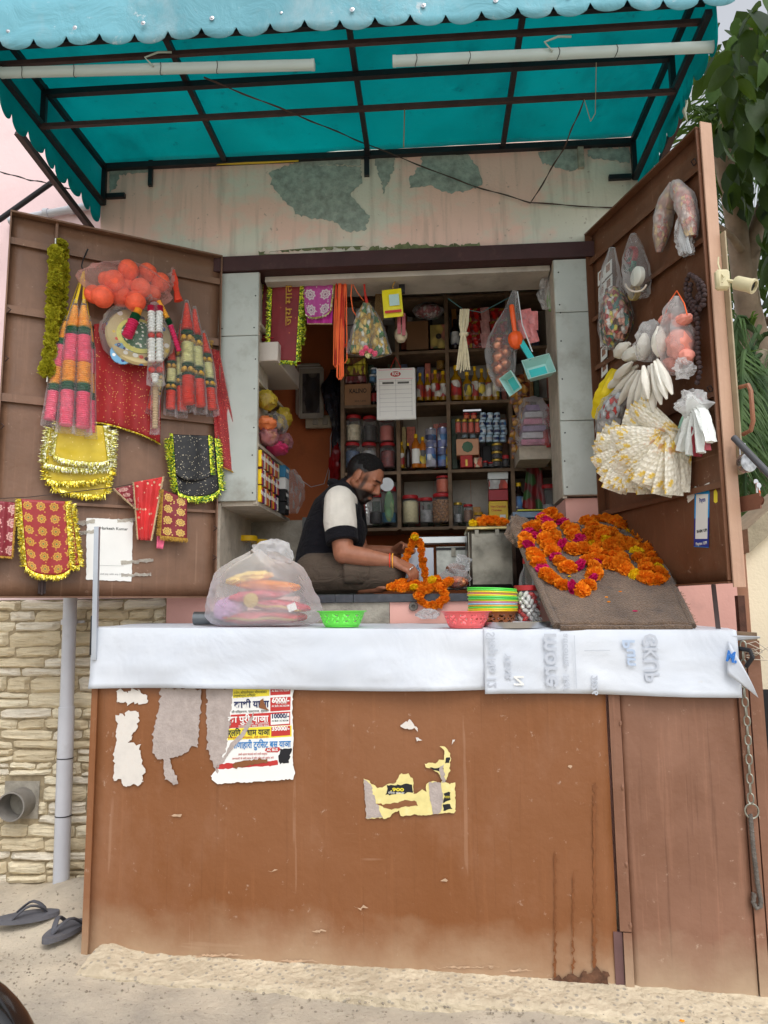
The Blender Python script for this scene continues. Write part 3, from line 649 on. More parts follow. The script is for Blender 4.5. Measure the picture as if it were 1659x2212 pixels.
MB().tube([RD.at(WR + .075, 1.84, -.05), RD.at(WR + .085, 1.80, -.05), RD.at(WR + .08, 1.78, -.05)], .003, 5).build('string', mat('orange_string', C(235, 100, 50), .7), ky)
b = MB(); b.box((WR + .04, 1.775, -.045), (.10, .055, .006), RD.mtx(0, 0, 0)); b.lathe([(.016, 0), (.010, .001), (.010, .007), (.016, .008)], 14, RD.mtx(WR + .088, 1.775, -.049)); b.build('hasp_plate', mat('brown_hasp', C(120, 78, 60), .5, var=.2), rd)
# props that hold the doors: square steel prop in front of left door, rods at right
s, zt = LD.sz(205, 1138, .10)
tag(MB().bar(W(210, 1138, 3.05), W(204, 1425, 3.05), .019, .019).build('steel_prop', mat('galvanised_box_section', C(178, 184, 192), .35, metal=.6, var=.1)), 'bright square steel prop standing against the left end of the counter', 'prop')
b = MB(); b.bar(W(203, 1330, 3.055), W(200, 1415, 3.055), .016, .02); tag(b.build('latch_bar', M_STEELDK), 'black steel latch bar at the foot of the bright prop', 'latch')
tag(MB().bar(W(1541, 1264, 2.80), W(1553, 1372, 2.74), .015, .015).build('door_prop', M_RUSTBAR), 'brown steel rod propping the right door up from the counter', 'prop')
tag(MB().tube([W(1585, 945, 2.62), W(1700, 1065, 2.45)], .012, 10).build('door_stay_pipe', mat('dark_grey_pipe', C(72, 72, 76), .45)), 'dark grey pipe slanting away from the right door\'s padlock', 'pipe')
# security camera on the right door edge
cc = T('security_camera', 'cream bullet security camera on a bracket beyond the right door edge', 'camera', W(1575, 605, 2.58)); M_CAM = mat('aged_cream_plastic', C(206, 196, 158), .45, var=.08, dirt=.2, dcol=C(150, 130, 90), ds=12)
a = W(1560, 605, 2.58); MB().rbox((0, 0, 0), (.05, .03, .075), .008, Matrix.Translation(a)).build('base', M_CAM, cc)
q = W(1582, 608, 2.56); MB().tube([a, q, W(1596, 612, 2.54)], .007, 8).build('arm', M_CAM, cc)
x = (W(1634, 619, 2.48) - W(1588, 609, 2.53)).normalized(); M_ = x.to_track_quat('Z', 'Y').to_matrix().to_4x4(); M_.translation = W(1588, 610, 2.53)
MB().lathe([(.020, 0), (.024, .006), (.024, .06), (.026, .061), (.026, .072), (.019, .073), (.018, .06)], 18, M_).build('barrel', M_CAM, cc); MB().lathe([(.0185, .064), (.001, .066)], 16, M_, cap=False).build('lens', M_BLACK, cc)
MB().tube([W(1552, 555, 2.6), W(1551, 570, 2.6), W(1558, 590, 2.57), W(1566, 600, 2.55), W(1560, 610, 2.55)], .003, 5).build('cable', M_CAM, cc)

# ================================================================== counter
ct = T('shop_counter', 'brown painted steel counter with scuffed front and torn posters', 'counter', CTR.at(0, 0.1, 0))
def cbox(s0, s1, z0, z1, d0, d1): return MB().box(((s0 + s1) / 2, (z0 + z1) / 2, (d0 + d1) / 2), (s1 - s0, z1 - z0, abs(d1 - d0)), CTR.mtx(0, 0, 0))
sA, sB, sC, sD = -1.19, 0.808, 0.835, 1.285
b = MB(); b.grid(lambda s, q: CTR.at(sA + .025 + (sB - sA - .03) * s, .04 + 1.27 * q, .006 * fbm(s * 2.2, q * 2.2, 5) + .004 * fbm(s * 6, q * 5, 8)), 40, 26); b.build('front_sheet', M_CTR, ct, solid=.003)
cbox(sA, sA + .026, .04, 1.315, -.03, .008).build('corner_angle', M_CTR, ct)
cbox(sA, sA + .004, .04, 1.31, -.55, -.032).build('end_sheet', M_CTR, ct)
cbox(sB + .004, sC + .016, .30, 1.31, -.012, .010).build('jamb_strip', M_CTR2, ct)
cbox(sB + .014, sC + .016, .05, .296, -.012, .012).build('jamb_strip', M_CTR2, ct)
cbox(sB - .018, sB + .012, .05, .295, -.02, .004).build('jamb_patch', mat('dull_purple_steel', C(104, 76, 74), .6, var=.2), ct)
b = MB(); b.grid(lambda s, q: CTR.at(sC + .018 + (sD - sC - .05) * s, .04 + 1.25 * q, .004 * fbm(s * 2.2, q * 3.2, 15)), 20, 26); b.build('side_leaf', M_CTR2, ct, solid=.003)
b = MB()
for zz in (.32, .52, .78, 1.0, 1.2): b.ell((sC + .012 + rnd(-.003, .003), zz, .010), (.006, .012, .004), CTR.mtx(0, 0, 0), 7, 5, .3, 4, zz)
b.build('weld_bead', M_CTR2, ct, kind='stuff')
cbox(sD - .028, sD + .005, .04, 1.30, -.012, .008).build('corner_angle', M_CTR2, ct)
cbox(sD + .011, sD + .055, .04, 1.29, -.03, .004).build('corner_post', M_CTR2, ct)
cbox(sD + .051, sD + .055, .04, 1.28, -.50, -.032).build('end_sheet', M_CTR2, ct)
# top board: front edge on the counter line, back edge on the shop riser
def topz(p): return 1.338 - .012 * p.x + .018 * max(0, (p.y - CTR.at(p.x, 0).y))
b = MB(); A_, B_ = CTR.at(sA, 0, .002), CTR.at(sD + .05, 0, .002); D_, E_ = FAC.at(-1.17, 0, .003), FAC.at(1.28, 0, .003)
vs = [V((p.x, p.y, topz(p) - .004 - h)) for h in (0, .03) for p in (A_, B_, E_, D_)]
b.add(vs, [(0, 1, 2, 3), (7, 6, 5, 4), (0, 4, 5, 1), (1, 5, 6, 2), (2, 6, 7, 3), (3, 7, 4, 0)]); b.build('top_board', M_WOODD, ct, smooth=False)
# vinyl banner sheets laid over the counter, front edge hanging down
def m_vinyl():
    k = NT('white_banner_vinyl'); a = k.mix(k.ramp(k.noise(1.7, 5, rough=.6), [(.3, 0), (.7, 1)]), C(190, 197, 208), C(210, 215, 222))
    a = k.mix(k.ramp(k.noise(6, 8, rough=.75), [(.64, 0), (.74, .6)]), a, C(186, 182, 170))
    k.set('Base Color', a).set('Roughness', .42).set('Specular IOR Level', .45)
    hh = k.math('ADD', k.math('MULTIPLY', k.noise(2.2, 4, dist=.8), 1.0), k.math('MULTIPLY', k.noise(300, 2, k.mapped((1, 1, 3))), .05)); k.bump(hh, .35, .05); return k.m
M_VINYL = m_vinyl()
def sheet(s0, s1, zlo, d, back, label, seed, right=0.0):
    nu, nf, nt_ = 70, 12, 8
    def fn(a, q):
        s = s0 + (s1 - s0) * a
        if q <= .5:                                   # the hanging front
            f = q / .5; p = CTR.at(s, 0, 0); zt = topz(p) + .0035; zb = zlo(a); z_ = zb + (zt - zb) * f
            wv = (.016 * fbm(s * 3.1, seed, f * 1.6) + .007 * math.sin(s * 9 + seed + f * 2) + .014) * (1 - f) ** .7
            k = CTR.at(s, z_, d + wv + .004 * min(1, (1 - f) * 8))
            return k
        f = (q - .5) / .5; p0 = CTR.at(s, 0, d - .004); p1 = FAC.at(s * .985 + .01, 0, .012 + back); p = p0.lerp(p1, f)
        return V((p.x, p.y, topz(p) + .0035 + .003 * max(0, fbm(p.x * 4, p.y * 4, seed)) + (d - .012)))
    b = MB(); b.grid(fn, nu, 24); return tag(b.build('banner_sheet', M_VINYL, solid=.0012), label, 'banner')
sh1 = sheet(-1.192, .50, lambda a: 1.116 + .004 * math.sin(a * 7), .012, 0.0, 'white banner cloth covering the left and middle of the counter top', 1)
sh2 = sheet(.372, 1.262, lambda a: 1.104 - .006 * a + .004 * math.sin(a * 5), .0175, .02, 'white reversed banner with faint mirrored print covering the counter\'s right end', 5)
M_FAINT = mat('faint_show_through', C(184, 190, 200), .5, var=.03); M_FAINT2 = mat('faint_blue_show_through', C(176, 192, 214), .5, var=.03)
def faint(body, u, v, h, m=M_FAINT, vert=True, width=None, bold=.02):
    s, z_ = CTR.sz(u, v, .034); M_ = CTR.mtx(s, z_, .0395) @ (Matrix.Rotation(R_(90), 4, 'Z') if vert else I4()) @ Matrix.Diagonal((-1, 1, 1, 1))
    text(body, M_, h, m, sh2, 'show_through_print', width, bold)
faint('Shop No 12', 1062, 1425, .045, width=.20); faint('YEAR', 1098, 1440, .03, width=.10); faint('N', 1122, 1470, .05, m=M_WHITEP); faint('more', 1186, 1425, .09, width=.19)
faint('aucoma · Ref', 1222, 1428, .03, width=.20); faint('2026', 1285, 1480, .03, width=.07); faint('Pun', 1360, 1410, .06, m=M_FAINT2, width=.09); faint('GKUP', 1408, 1420, .07, width=.17)
for u in (1243, 1296): q = CTR.mpx(u, 1430, .0395); MB().box((0, 0, 0), (.0025, .19 if u < 1290 else .001, .0006), q).build('show_through_print', M_FAINT, sh2)
q = CTR.mpx(1290, 1405, .040); MB().box((0, 0, 0), (.09, .0025, .0006), q).build('show_through_print', M_FAINT, sh2)
# loose corner of the banner, curled round to show its printed face
fl = T('banner_flap', 'curled loose corner of the banner at the counter\'s right end with blue letter', 'banner', CTR.hit(1600, 1440, .03))
b = MB()
P0, P1, P2 = CTR.hit(1573, 1384, .03), CTR.hit(1570, 1456, .042), CTR.hit(1638, 1507, .035)
def flap(s, t):
    a = P0.lerp(P2, s) + CTR.n * (.03 * math.sin(s * 3.14)) + V((.006 * math.sin(s * 3.1), 0, -.02 * math.sin(s * 3.1))); c = P1.lerp(P2, s) + CTR.n * .012 * math.sin(s * 3.1)
    return a.lerp(c, t)
b.grid(flap, 14, 6); b.build('vinyl', M_VINYL, fl, solid=.0012)
text('M.', CTR.mpx(1581, 1420, .052) @ Matrix.Rotation(R_(-14), 4, 'Z'), .05, mat('blue_print', C(40, 110, 190), .5), fl, 'printed_letter', .036, .05)
b = MB(); b.grid(lambda s, t: CTR.hit(1572 + 70 * s, 1372 + 3 * s + (14 - 10 * s) * t, .02 + .02 * s - .01 * t), 12, 4); b.build('vinyl_tip', M_VINYL, fl, solid=.0012)
# chain, ring and twisted iron hook at the right corner
def chain_pts(px, d): return [CTR.hit(u, v, d) for u, v in px]
chn = T('steel_chain', 'galvanised chain with end ring hanging down the counter\'s right corner', 'chain', CTR.hit(1622, 1750, .02)); M_GALV = mat('galvanised_chain', C(150, 150, 138), .4, metal=.8, var=.2)
cp = chain_pts([(1605, 1385), (1606, 1440), (1608, 1500), (1614, 1560), (1618, 1640), (1622, 1735)], .022); tot = sum((a - c).length for a, c in zip(cp, cp[1:])); nl = 17
def along(pts, f):
    L = f * sum((a - c).length for a, c in zip(pts, pts[1:]))
    for a, c in zip(pts, pts[1:]):
        l = (c - a).length
        if L <= l: return a.lerp(c, L / l), (c - a).normalized()
        L -= l
    return pts[-1], (pts[-1] - pts[-2]).normalized()
lb = MB(); lp = [V((.0095 * math.sin(a) * (1 if abs(math.cos(a)) < .99 else 1), 0, .0165 * math.copysign(abs(math.cos(a)) ** .7, math.cos(a)))) for a in [2 * math.pi * i / 16 for i in range(16)]]
lb.tube(lp, .003, 6, closed=True); lme = lb.mesh('link', M_GALV)
for i in range(nl):
    q, tdir = along(cp, (i + .5) / nl); M_ = tdir.to_track_quat('Z', 'X').to_matrix().to_4x4() @ Matrix.Rotation(R_(90 * (i % 2) + 25), 4, 'Z'); M_.translation = q; put(lme, 'link', chn, M_)
q = CTR.hit(1624, 1752, .022); MB().tube([q + CTR.t * (.022 * math.cos(a)) + V((0, 0, .024 * math.sin(a))) for a in [2 * math.pi * i / 20 for i in range(20)]], .003, 6, closed=True).build('ring', M_GALV, chn)
hp = [CTR.hit(u, v, .022) for u, v in ((1621, 1760), (1627, 1830), (1636, 1905), (1644, 1945), (1643, 1958), (1634, 1962), (1627, 1950), (1629, 1930))]
b = MB(); b.tube(hp, .0075, 8)
tp = [along(hp, i / 160)[0] for i in range(161)]; b.tube([p_ + CTR.t * (.0045 * math.cos(i * 1.0)) + V((0, .0045 * math.sin(i * 1.0), 0)) for i, p_ in enumerate(tp)], .0045, 5)
tag(b.build('twisted_hook', mat('grey_twisted_iron', C(96, 90, 84), .6, var=.3, vs=40)), 'twisted grey iron hook hanging below the chain ring', 'hook')
b = MB()
for i in range(9):
    a = CTR.hit(1600 + rnd(-4, 10), 1390 + rnd(0, 30), .0); b.tube([a, a + CTR.t * rnd(.02, .05) + V((0, -.01, rnd(-.02, .02))), a + CTR.t * rnd(.05, .08) + V((0, -.02, rnd(-.03, .01)))], .0016, 4)
stuff(b.build('frayed_string', mat('frayed_string', C(186, 176, 160), .9)))
b = MB(); b.tube([CTR.hit(1594, 1400, .01), CTR.hit(1620, 1405, .05), CTR.hit(1626, 1420, .05), CTR.hit(1612, 1440, .03)], .008, 8); tag(b.build('latch_hook', M_STEELDK), 'black bent iron hook at the counter\'s top right corner', 'hook')
# ================================================================== torn posters on the counter front
M_TORN = mat('torn_grey_paper', C(170, 158, 152), .9, var=.12, vs=26, bump=.3, bs=90, dirt=.35, dcol=C(132, 118, 108), ds=22)
M_TORNW = mat('torn_white_paper', C(212, 206, 198), .9, var=.06, vs=30, dirt=.3, dcol=C(176, 150, 130), ds=30)
M_PR = mat('print_red', C(186, 52, 48), .6, var=.1); M_PY = mat('print_yellow', C(232, 214, 60), .6, var=.06); M_PB = mat('print_navy', C(28, 38, 84), .6); M_PBL = mat('print_blue', C(36, 120, 186), .6); M_PW = mat('print_white', C(230, 230, 226), .6, var=.03); M_PG = mat('print_dark', C(46, 50, 46), .6); M_PK = mat('print_black', C(24, 24, 30), .6, var=.3)
def torn(px, label, m, d=.0085, rough=4.0, name='torn_poster'):
    o = patch(px, name, m, CTR, d, None, rough, .0006); return tag(o, label, 'poster')
torn([(252, 1494), (300, 1490), (316, 1500), (318, 1518), (290, 1522), (262, 1518), (252, 1512)], 'small smudged scrap of white paper at the counter\'s top left under the banner', M_TORNW, rough=9)
torn([(252, 1548), (258, 1538), (266, 1545), (278, 1536), (298, 1535), (300, 1556), (286, 1590), (278, 1604), (292, 1602), (302, 1612), (305, 1640), (312, 1662), (306, 1694), (266, 1696), (262, 1686), (246, 1684), (246, 1640), (250, 1590)], 'shredded white poster remnant at the counter\'s lower left', M_TORNW, rough=6)
torn([(346, 1487), (432, 1487), (430, 1590), (424, 1616), (414, 1612), (396, 1630), (366, 1636), (372, 1660), (386, 1692), (374, 1694), (356, 1680), (352, 1640), (338, 1640), (330, 1625), (332, 1576), (344, 1530)], 'grey torn-off poster backing, the second from the counter\'s left edge', M_TORN, rough=5)
torn([(446, 1487), (505, 1487), (498, 1540), (496, 1590), (480, 1640), (468, 1672), (456, 1640), (448, 1616), (446, 1550)], 'grey torn strip left of the bus tour poster', M_TORN, d=.0095, rough=4)
ps = T('tour_poster', 'torn Hindi bus tour poster with red and yellow price bands on the counter', 'poster', CTR.hit(550, 1690, .01))
def ppatch(px, m, name='print_band', d=.0098, rough=0.0): return patch(px, name, m, CTR, d, ps, rough, .0003)
patch([(500, 1486), (634, 1486), (631, 1540), (634, 1600), (632, 1640), (637, 1672), (634, 1683), (580, 1687), (520, 1690), (470, 1693), (458, 1684), (456, 1676), (470, 1660), (484, 1620), (492, 1580)], 'paper', M_PW, CTR, .009, ps, 2.5, .0006)
L_ = lambda v: 503 - max(0, v - 1510) * .13
ppatch([(L_(1487), 1487), (582, 1487), (582, 1503), (L_(1508), 1508)], M_PY)
ppatch([(584, 1486), (628, 1486), (627, 1500), (584, 1502)], M_PR)
ppatch([(584, 1507), (628, 1505), (627, 1534), (584, 1537)], M_PR)
ppatch([(L_(1543), 1544), (627, 1537), (627, 1566), (L_(1573), 1573)], M_PR)
ppatch([(585, 1543), (625, 1540), (625, 1563), (585, 1566)], M_PW, d=.0104)
ppatch([(L_(1573), 1574), (630, 1567), (630, 1591), (L_(1600), 1599)], M_PY)
ppatch([(586, 1571), (627, 1568), (627, 1588), (586, 1591)], M_PR, d=.0104)
ppatch([(468, 1650), (600, 1643), (600, 1653), (466, 1662)], M_PR, rough=2)
ppatch([(575, 1616), (603, 1614), (606, 1619), (600, 1625), (578, 1625), (572, 1621)], M_PR, d=.0104)
ppatch([(606, 1618), (630, 1616), (628, 1634), (622, 1650), (604, 1648), (602, 1632)], M_PK, rough=4, d=.0104)
def ptext(body, u, v, h, m, wpx, bold=.02, rot=2.2):
    M_ = CTR.mpx(u, v, .0112) @ Matrix.Rotation(R_(rot), 4, 'Z'); s0, _ = CTR.sz(u - wpx / 2, v, .0112); s1, _ = CTR.sz(u + wpx / 2, v, .0112)
    text(body, M_, h, m, ps, 'poster_print', s1 - s0, bold, depth=.0002)
ptext('उजेन,ओकारेश्वर,भीमाशंकर', 540, 1496, .014, M_PG, 72, 0); ptext('यम्बकेश्वर,नागेश्वर', 528, 1503, .013, M_PG, 48, 0)
ptext('काशी याञा', 543, 1522, .036, M_PB, 76, .03); ptext('शी विश्वनाथ, प्यागराज, वृंदावन', 540, 1537, .012, M_PG, 80, .0)
ptext('का पुरी याञा', 536, 1554, .034, M_PW, 88, .025); ptext('नागेश्वर, भेट द्वारिका', 554, 1563, .010, M_PW, 52, 0); ptext('राजस्थान के मुख्य तीर्थ स्थल', 548, 1568, .010, M_PW, 66, 0)
ptext('र्लिंग 3 धाम याञा', 538, 1583, .032, M_PG, 90, .025); ptext('जगन्नाथ, रामेश्वरम, श्री द्वारका', 536, 1593, .009, M_PR, 88, 0)
ptext('पोणाहारी टुरिसट बस याञा', 564, 1609, .034, M_PBL, 128, .02); ptext('AC BUS', 588, 1620, .014, M_PW, 24, .03)
ptext('हमारे द्वारा करवाई जाने वाली यात्राएं', 546, 1629, .009, M_PR, 62, 0); ptext('जानकारी के लिए साथ में दिए कोड को स्कैन करें', 546, 1638, .009, M_PR, 90, 0)
ptext('6000/-', 606, 1513, .026, M_PW, 38, .04); ptext('AC BUS / AC ROOM', 606, 1525, .010, M_PW, 38, .02); ptext('प्रति व्यक्ति', 608, 1519, .009, M_PW, 26, 0)
ptext('10000/-', 605, 1547, .024, M_PB, 37, .04); ptext('AC BUS / AC ROOM', 605, 1557, .009, M_PG, 36, .02); ptext('35000/-', 606, 1574, .022, M_PW, 38, .04); ptext('Ac Bus / Ac Room', 606, 1492, .010, M_PW, 38, .02)
patch([(546, 1542), (550, 1538), (544, 1560), (528, 1590), (506, 1612), (480, 1650), (474, 1652), (498, 1606), (520, 1585)], 'peeled_strip', M_TORN, CTR, .0114, ps, 2, .0003)
patch([(561, 1512), (568, 1508), (576, 1530), (582, 1534), (572, 1533), (560, 1530)], 'torn_hole', M_CTR, CTR, .0114, ps, 2, .0002)
patch([(500, 1650), (540, 1641), (575, 1640), (580, 1646), (545, 1652), (510, 1660)], 'torn_hole', M_CTR, CTR, .0114, ps, 4, .0002)
# yellow and black half-torn poster
py_ = T('torn_yellow_poster', 'half torn yellow and black poster low on the middle of the counter', 'poster', CTR.hit(885, 1765, .01)); M_PYL = mat('faded_yellow_print', C(222, 208, 140), .7, var=.08, vs=30, dirt=.25, dcol=C(222, 216, 204), ds=30)
def yp(px, m, name='print_area', d=.0095, rough=3.0): return patch(px, name, m, CTR, d, py_, rough, .0004)
patch([(786, 1682), (800, 1690), (816, 1702), (826, 1700), (840, 1694), (856, 1690), (866, 1672), (880, 1670), (892, 1680), (893, 1716), (904, 1712), (912, 1704), (920, 1712), (922, 1690), (936, 1686), (946, 1692), (956, 1686), (970, 1694), (983, 1690), (984, 1756), (866, 1763), (862, 1750), (846, 1758), (842, 1766), (791, 1769)], 'paper', M_PYL, CTR, .0088, py_, 3, .0005)
yp([(786, 1684), (802, 1694), (808, 1720), (826, 1765), (791, 1768)], M_TORN); yp([(926, 1688), (952, 1690), (958, 1730), (950, 1758), (936, 1758), (928, 1720)], M_TORN, d=.0102)
yp([(836, 1696), (890, 1694), (892, 1713), (834, 1716)], M_PK); yp([(960, 1714), (972, 1712), (972, 1730), (958, 1734)], M_PK); yp([(958, 1738), (972, 1737), (976, 1748), (958, 1750)], M_PK)
yp([(806, 1734), (826, 1738), (860, 1734), (876, 1728), (900, 1732), (902, 1740), (872, 1742), (846, 1750), (820, 1742)], M_CTR, 'torn_hole')
patch([(916, 1650), (930, 1646), (940, 1650), (948, 1642), (958, 1640), (960, 1620), (950, 1612), (962, 1612), (973, 1626), (972, 1664), (964, 1684), (956, 1686), (946, 1668), (928, 1660), (918, 1656)], 'paper', M_PYL, CTR, .0088, py_, 3, .0005)
yp([(928, 1658), (960, 1658), (958, 1666), (934, 1664)], M_PK); yp([(962, 1638), (972, 1636), (970, 1648), (962, 1648)], M_PK); yp([(948, 1660), (958, 1650), (962, 1690), (954, 1690)], M_TORN, d=.0102)
M_ = CTR.mpx(858, 1706, .0102); text('.900', M_, .016, M_PY, py_, 'poster_print', .05, .03)
text('दिवास आज का', CTR.mpx(856, 1713, .0102), .010, M_PW, py_, 'poster_print', .06, 0); text('पाल', CTR.mpx(966, 1722, .0102), .012, M_PY, py_, 'poster_print', None, 0)
for i, px in enumerate(([(866, 1566), (884, 1556), (902, 1572), (906, 1580), (892, 1574), (872, 1574)], [(898, 1592), (910, 1596), (912, 1600), (900, 1598)], [(976, 1600), (982, 1596), (980, 1604), (976, 1606)])):
    torn(px, ('smeared scrap of white paper on the bare middle of the counter', 'tiny white paper fleck just below the smeared scrap on the counter', 'tiny white fleck right of the smeared scrap on the counter')[i], M_TORNW, rough=5, name='paper_scrap')
M_DRIP = mat('rust_drip', C(120, 72, 38), .5, var=.15, vs=30); M_CHIP = mat('pale_paint_chip', C(190, 160, 132), .8, var=.2, vs=40); M_RUSTP = mat('rust_scab', C(96, 66, 48), .9, var=.5, vs=40, bump=.5)
for u, v0, v1, w_ in ((1199, 1850, 2112, 2), (1238, 1900, 2114, 2), (1284, 1700, 2116, 4)): patch([(u - w_, v0), (u, v0 - 14), (u + w_, v0), (u + w_ * .8, (v0 + v1) / 2), (u + w_, v1), (u - w_, v1), (u - w_ * .6, (v0 + v1) / 2)], 'rust_run', M_DRIP, CTR, .0068, ct, 5, .0004)
patch([(1160, 2126), (1200, 2112), (1246, 2102), (1290, 2090), (1312, 2100), (1314, 2122), (1250, 2130)], 'rust_patch', M_RUSTP, CTR, .0072, ct, 9, .0005)
for u, v, w_ in ((470, 2063, 60), (640, 2076, 50), (1010, 2088, 70), (1120, 2096, 30), (780, 1960, 14), (690, 2010, 16), (590, 1880, 10), (960, 1900, 8), (1230, 1655, 5), (380, 1760, 16)): patch([(u - w_, v + 2), (u - w_ * .4, v - 1), (u + w_ * .3, v - 2), (u + w_, v), (u + w_ * .4, v + 2), (u - w_ * .2, v + 3)], 'paint_chip', M_CHIP, CTR, .0072, ct, 5, .0004)
# ------------------------------------------------------------------ papers on the doors
nt_ = T('payment_notice', 'white taped payment notice low on the left door', 'notice', LD.hit(236, 1255, .03))
patch([(187, 1119), (287, 1123), (284, 1256), (186, 1252)], 'paper', M_WHITEP, LD, .006, nt_, 1.5, .0008)
text('Harkesh Kumar', LD.mpx(246, 1142, .0075), .018, M_PG, nt_, 'printed_line', .12, .01); text('Scan and pay with any UPI app', LD.mpx(240, 1240, .0075), .012, mat('grey_print', C(150, 150, 150), .7), nt_, 'printed_line', .14, 0)
MB().box((0, 0, 0), (.11, .001, .0006), LD.mpx(240, 1222, .0075)).build('printed_line', mat('grey_print'), nt_)
M_TAPE = film('yellowed_tape', (.8, .76, .68, 1), .55, .3, .4, 60)
for px in ([(150, 1128), (205, 1122), (205, 1130), (152, 1136)], [(262, 1212), (332, 1206), (332, 1213), (262, 1220)], [(262, 1240), (328, 1238), (326, 1244), (262, 1246)], [(252, 1122), (298, 1118), (300, 1126), (254, 1130)], [(168, 1148), (205, 1144), (205, 1150), (168, 1156)]):
    patch(px, 'tape_strip', M_TAPE, LD, .0085, nt_, 3, .0003)
sk = T('payment_sticker', 'tall blue and white payment sticker on the right door', 'sticker', RD.hit(1514, 1182, .01)); M_SB = mat('sky_blue_print', C(30, 150, 220), .5, var=.04); M_SN = mat('deep_blue_print', C(34, 54, 140), .5, var=.04)
def skp(px, m, name, d): return patch(px, name, m, RD, d, sk, 0, .0004)
skp([(1501, 1061), (1533, 1060), (1531, 1183), (1499, 1181)], M_SB, 'sticker_face', .004); skp([(1500, 1120), (1532, 1118), (1531, 1182), (1499, 1180)], M_SN, 'sticker_base', .0048); skp([(1504, 1068), (1530, 1067), (1528, 1164), (1502, 1164)], M_WHITEP, 'white_field', .0056)
def skt(body, u, v, h, m, wpx):
    s0, _ = RD.sz(u - wpx / 2, v, .007); s1, _ = RD.sz(u + wpx / 2, v, .007); text(body, RD.mpx(u, v, .0065), h, m, sk, 'sticker_print', abs(s1 - s0), .02, depth=.0002)
skt('Paytm', 1517, 1080, .024, M_SN, 13); skt('BHIM UPI', 1516, 1147, .016, M_PG, 22); skt('Paytm UPI', 1515, 1174, .016, M_WHITEP, 24)
b_ = patch([(1484, 1058), (1500, 1050), (1502, 1064), (1510, 1048), (1514, 1062), (1522, 1046), (1532, 1040), (1533, 1060), (1500, 1062), (1500, 1110), (1496, 1150), (1490, 1154), (1495, 1120), (1488, 1118)], 'scraped_paper', M_PW, RD, .003, None, 3, .0004); tag(b_, 'scraped white sticker remains behind the blue payment sticker', 'sticker')
b_ = patch([(1542, 1060), (1546, 1057), (1550, 1060), (1550, 1084), (1546, 1087), (1542, 1084)], 'yellow_label', M_PY, RD, .003, None, 0, .0004); tag(b_, 'small oblong yellow label beside the blue payment sticker', 'sticker')
# ================================================================== goods on the left door
def petal_ball(r, n, seed, m, name='flower', flat=.85):
    """ruffled flower head: many small cupped petals round a core"""
    rg = random.Random(seed); b = MB(); b.ell((0, 0, 0), (r * .62, r * .62, r * .62 * flat), None, 8, 6)
    for i in range(n):
        z = 1 - 2 * (i + .5) / n; ph = i * 2.39996; q = math.sqrt(1 - z * z); d = V((q * math.cos(ph), q * math.sin(ph), z)) + V((rg.uniform(-.2, .2), rg.uniform(-.2, .2), rg.uniform(-.2, .2))); d.normalize()
        x = d.cross(V((rg.uniform(-1, 1), rg.uniform(-1, 1), rg.uniform(-1, 1)))).normalized(); y = d.cross(x); w_ = r * rg.uniform(.20, .32); h = r * rg.uniform(.86, 1.12); o_ = d * (r * .5); k = V((1, 1, flat)); c = r * rg.uniform(-.12, .12)
        P = [o_ - x * w_ * .6, o_ + x * w_ * .6, d * h * .9 + x * w_ + y * c, d * h + y * c * 2, d * h * .9 - x * w_ - y * c]
        b.add([V((p.x * k.x, p.y * k.y, p.z * k.z)) for p in P], [(0, 1, 2, 3), (0, 3, 4)])
    return b.mesh(name, m, smooth=False)
def m_petal(name, c, c2):
    k = NT(name); oi = k.new('ShaderNodeObjectInfo'); k.set('Base Color', k.mix(k.ramp(oi.outputs['Random'], [(0, .38), (.5, 0)]), k.mix(k.ramp(k.noise(60, 3), [(.35, 0), (.65, 1)]), c, c2), mul(c, .62))).set('Roughness', .75).set('Specular IOR Level', .15)
    t = k.new('ShaderNodeBsdfTranslucent'); t.inputs[0].default_value = c2; mx = k.new('ShaderNodeMixShader'); mx.inputs[0].default_value = .22
    k.ln(k.b.outputs[0], mx.inputs[1]); k.ln(t.outputs[0], mx.inputs[2]); k.ln(mx.outputs[0], k.out.inputs[0]); return k.m
M_MARI = m_petal('marigold_orange', C(232, 126, 20), C(250, 164, 40)); M_MARIY = m_petal('marigold_yellow', C(230, 186, 10), C(250, 220, 40)); M_LIME = m_petal('lime_yellow_petal', C(150, 148, 30), C(186, 180, 50)); M_ROSE = m_petal('magenta_petal', C(176, 16, 84), C(214, 34, 110))
FLO = [petal_ball(.034, 110, i, M_MARI) for i in range(4)]; FLY = [petal_ball(.030, 90, 20 + i, M_MARIY) for i in range(2)]; FLL = [petal_ball(.036, 100, 40 + i, M_LIME) for i in range(3)]
def rmat(p, s=1.0, sq=1.0):
    M_ = Matrix.Rotation(rnd(0, 6.28), 4, 'Z') @ Matrix.Rotation(rnd(0, 3.1), 4, 'X') @ Matrix.Diagonal((s, s, s * sq, 1)); M_.translation = p; return M_
def path(pts, step):
    """points evenly spaced along a polyline (smoothed)"""
    sm = []
    for i in range(len(pts) - 1):
        p0 = pts[max(i - 1, 0)]; p1 = pts[i]; p2 = pts[i + 1]; p3 = pts[min(i + 2, len(pts) - 1)]
        for j in range(10):
            t = j / 10; sm.append(.5 * ((2 * p1) + (p2 - p0) * t + (2 * p0 - 5 * p1 + 4 * p2 - p3) * t * t + (3 * p1 - p0 - 3 * p2 + p3) * t ** 3))
    sm.append(pts[-1]); L = sum((a - c).length for a, c in zip(sm, sm[1:])); n = max(1, round(L / step)); return [along(sm, i / n)[0] for i in range(n + 1)]
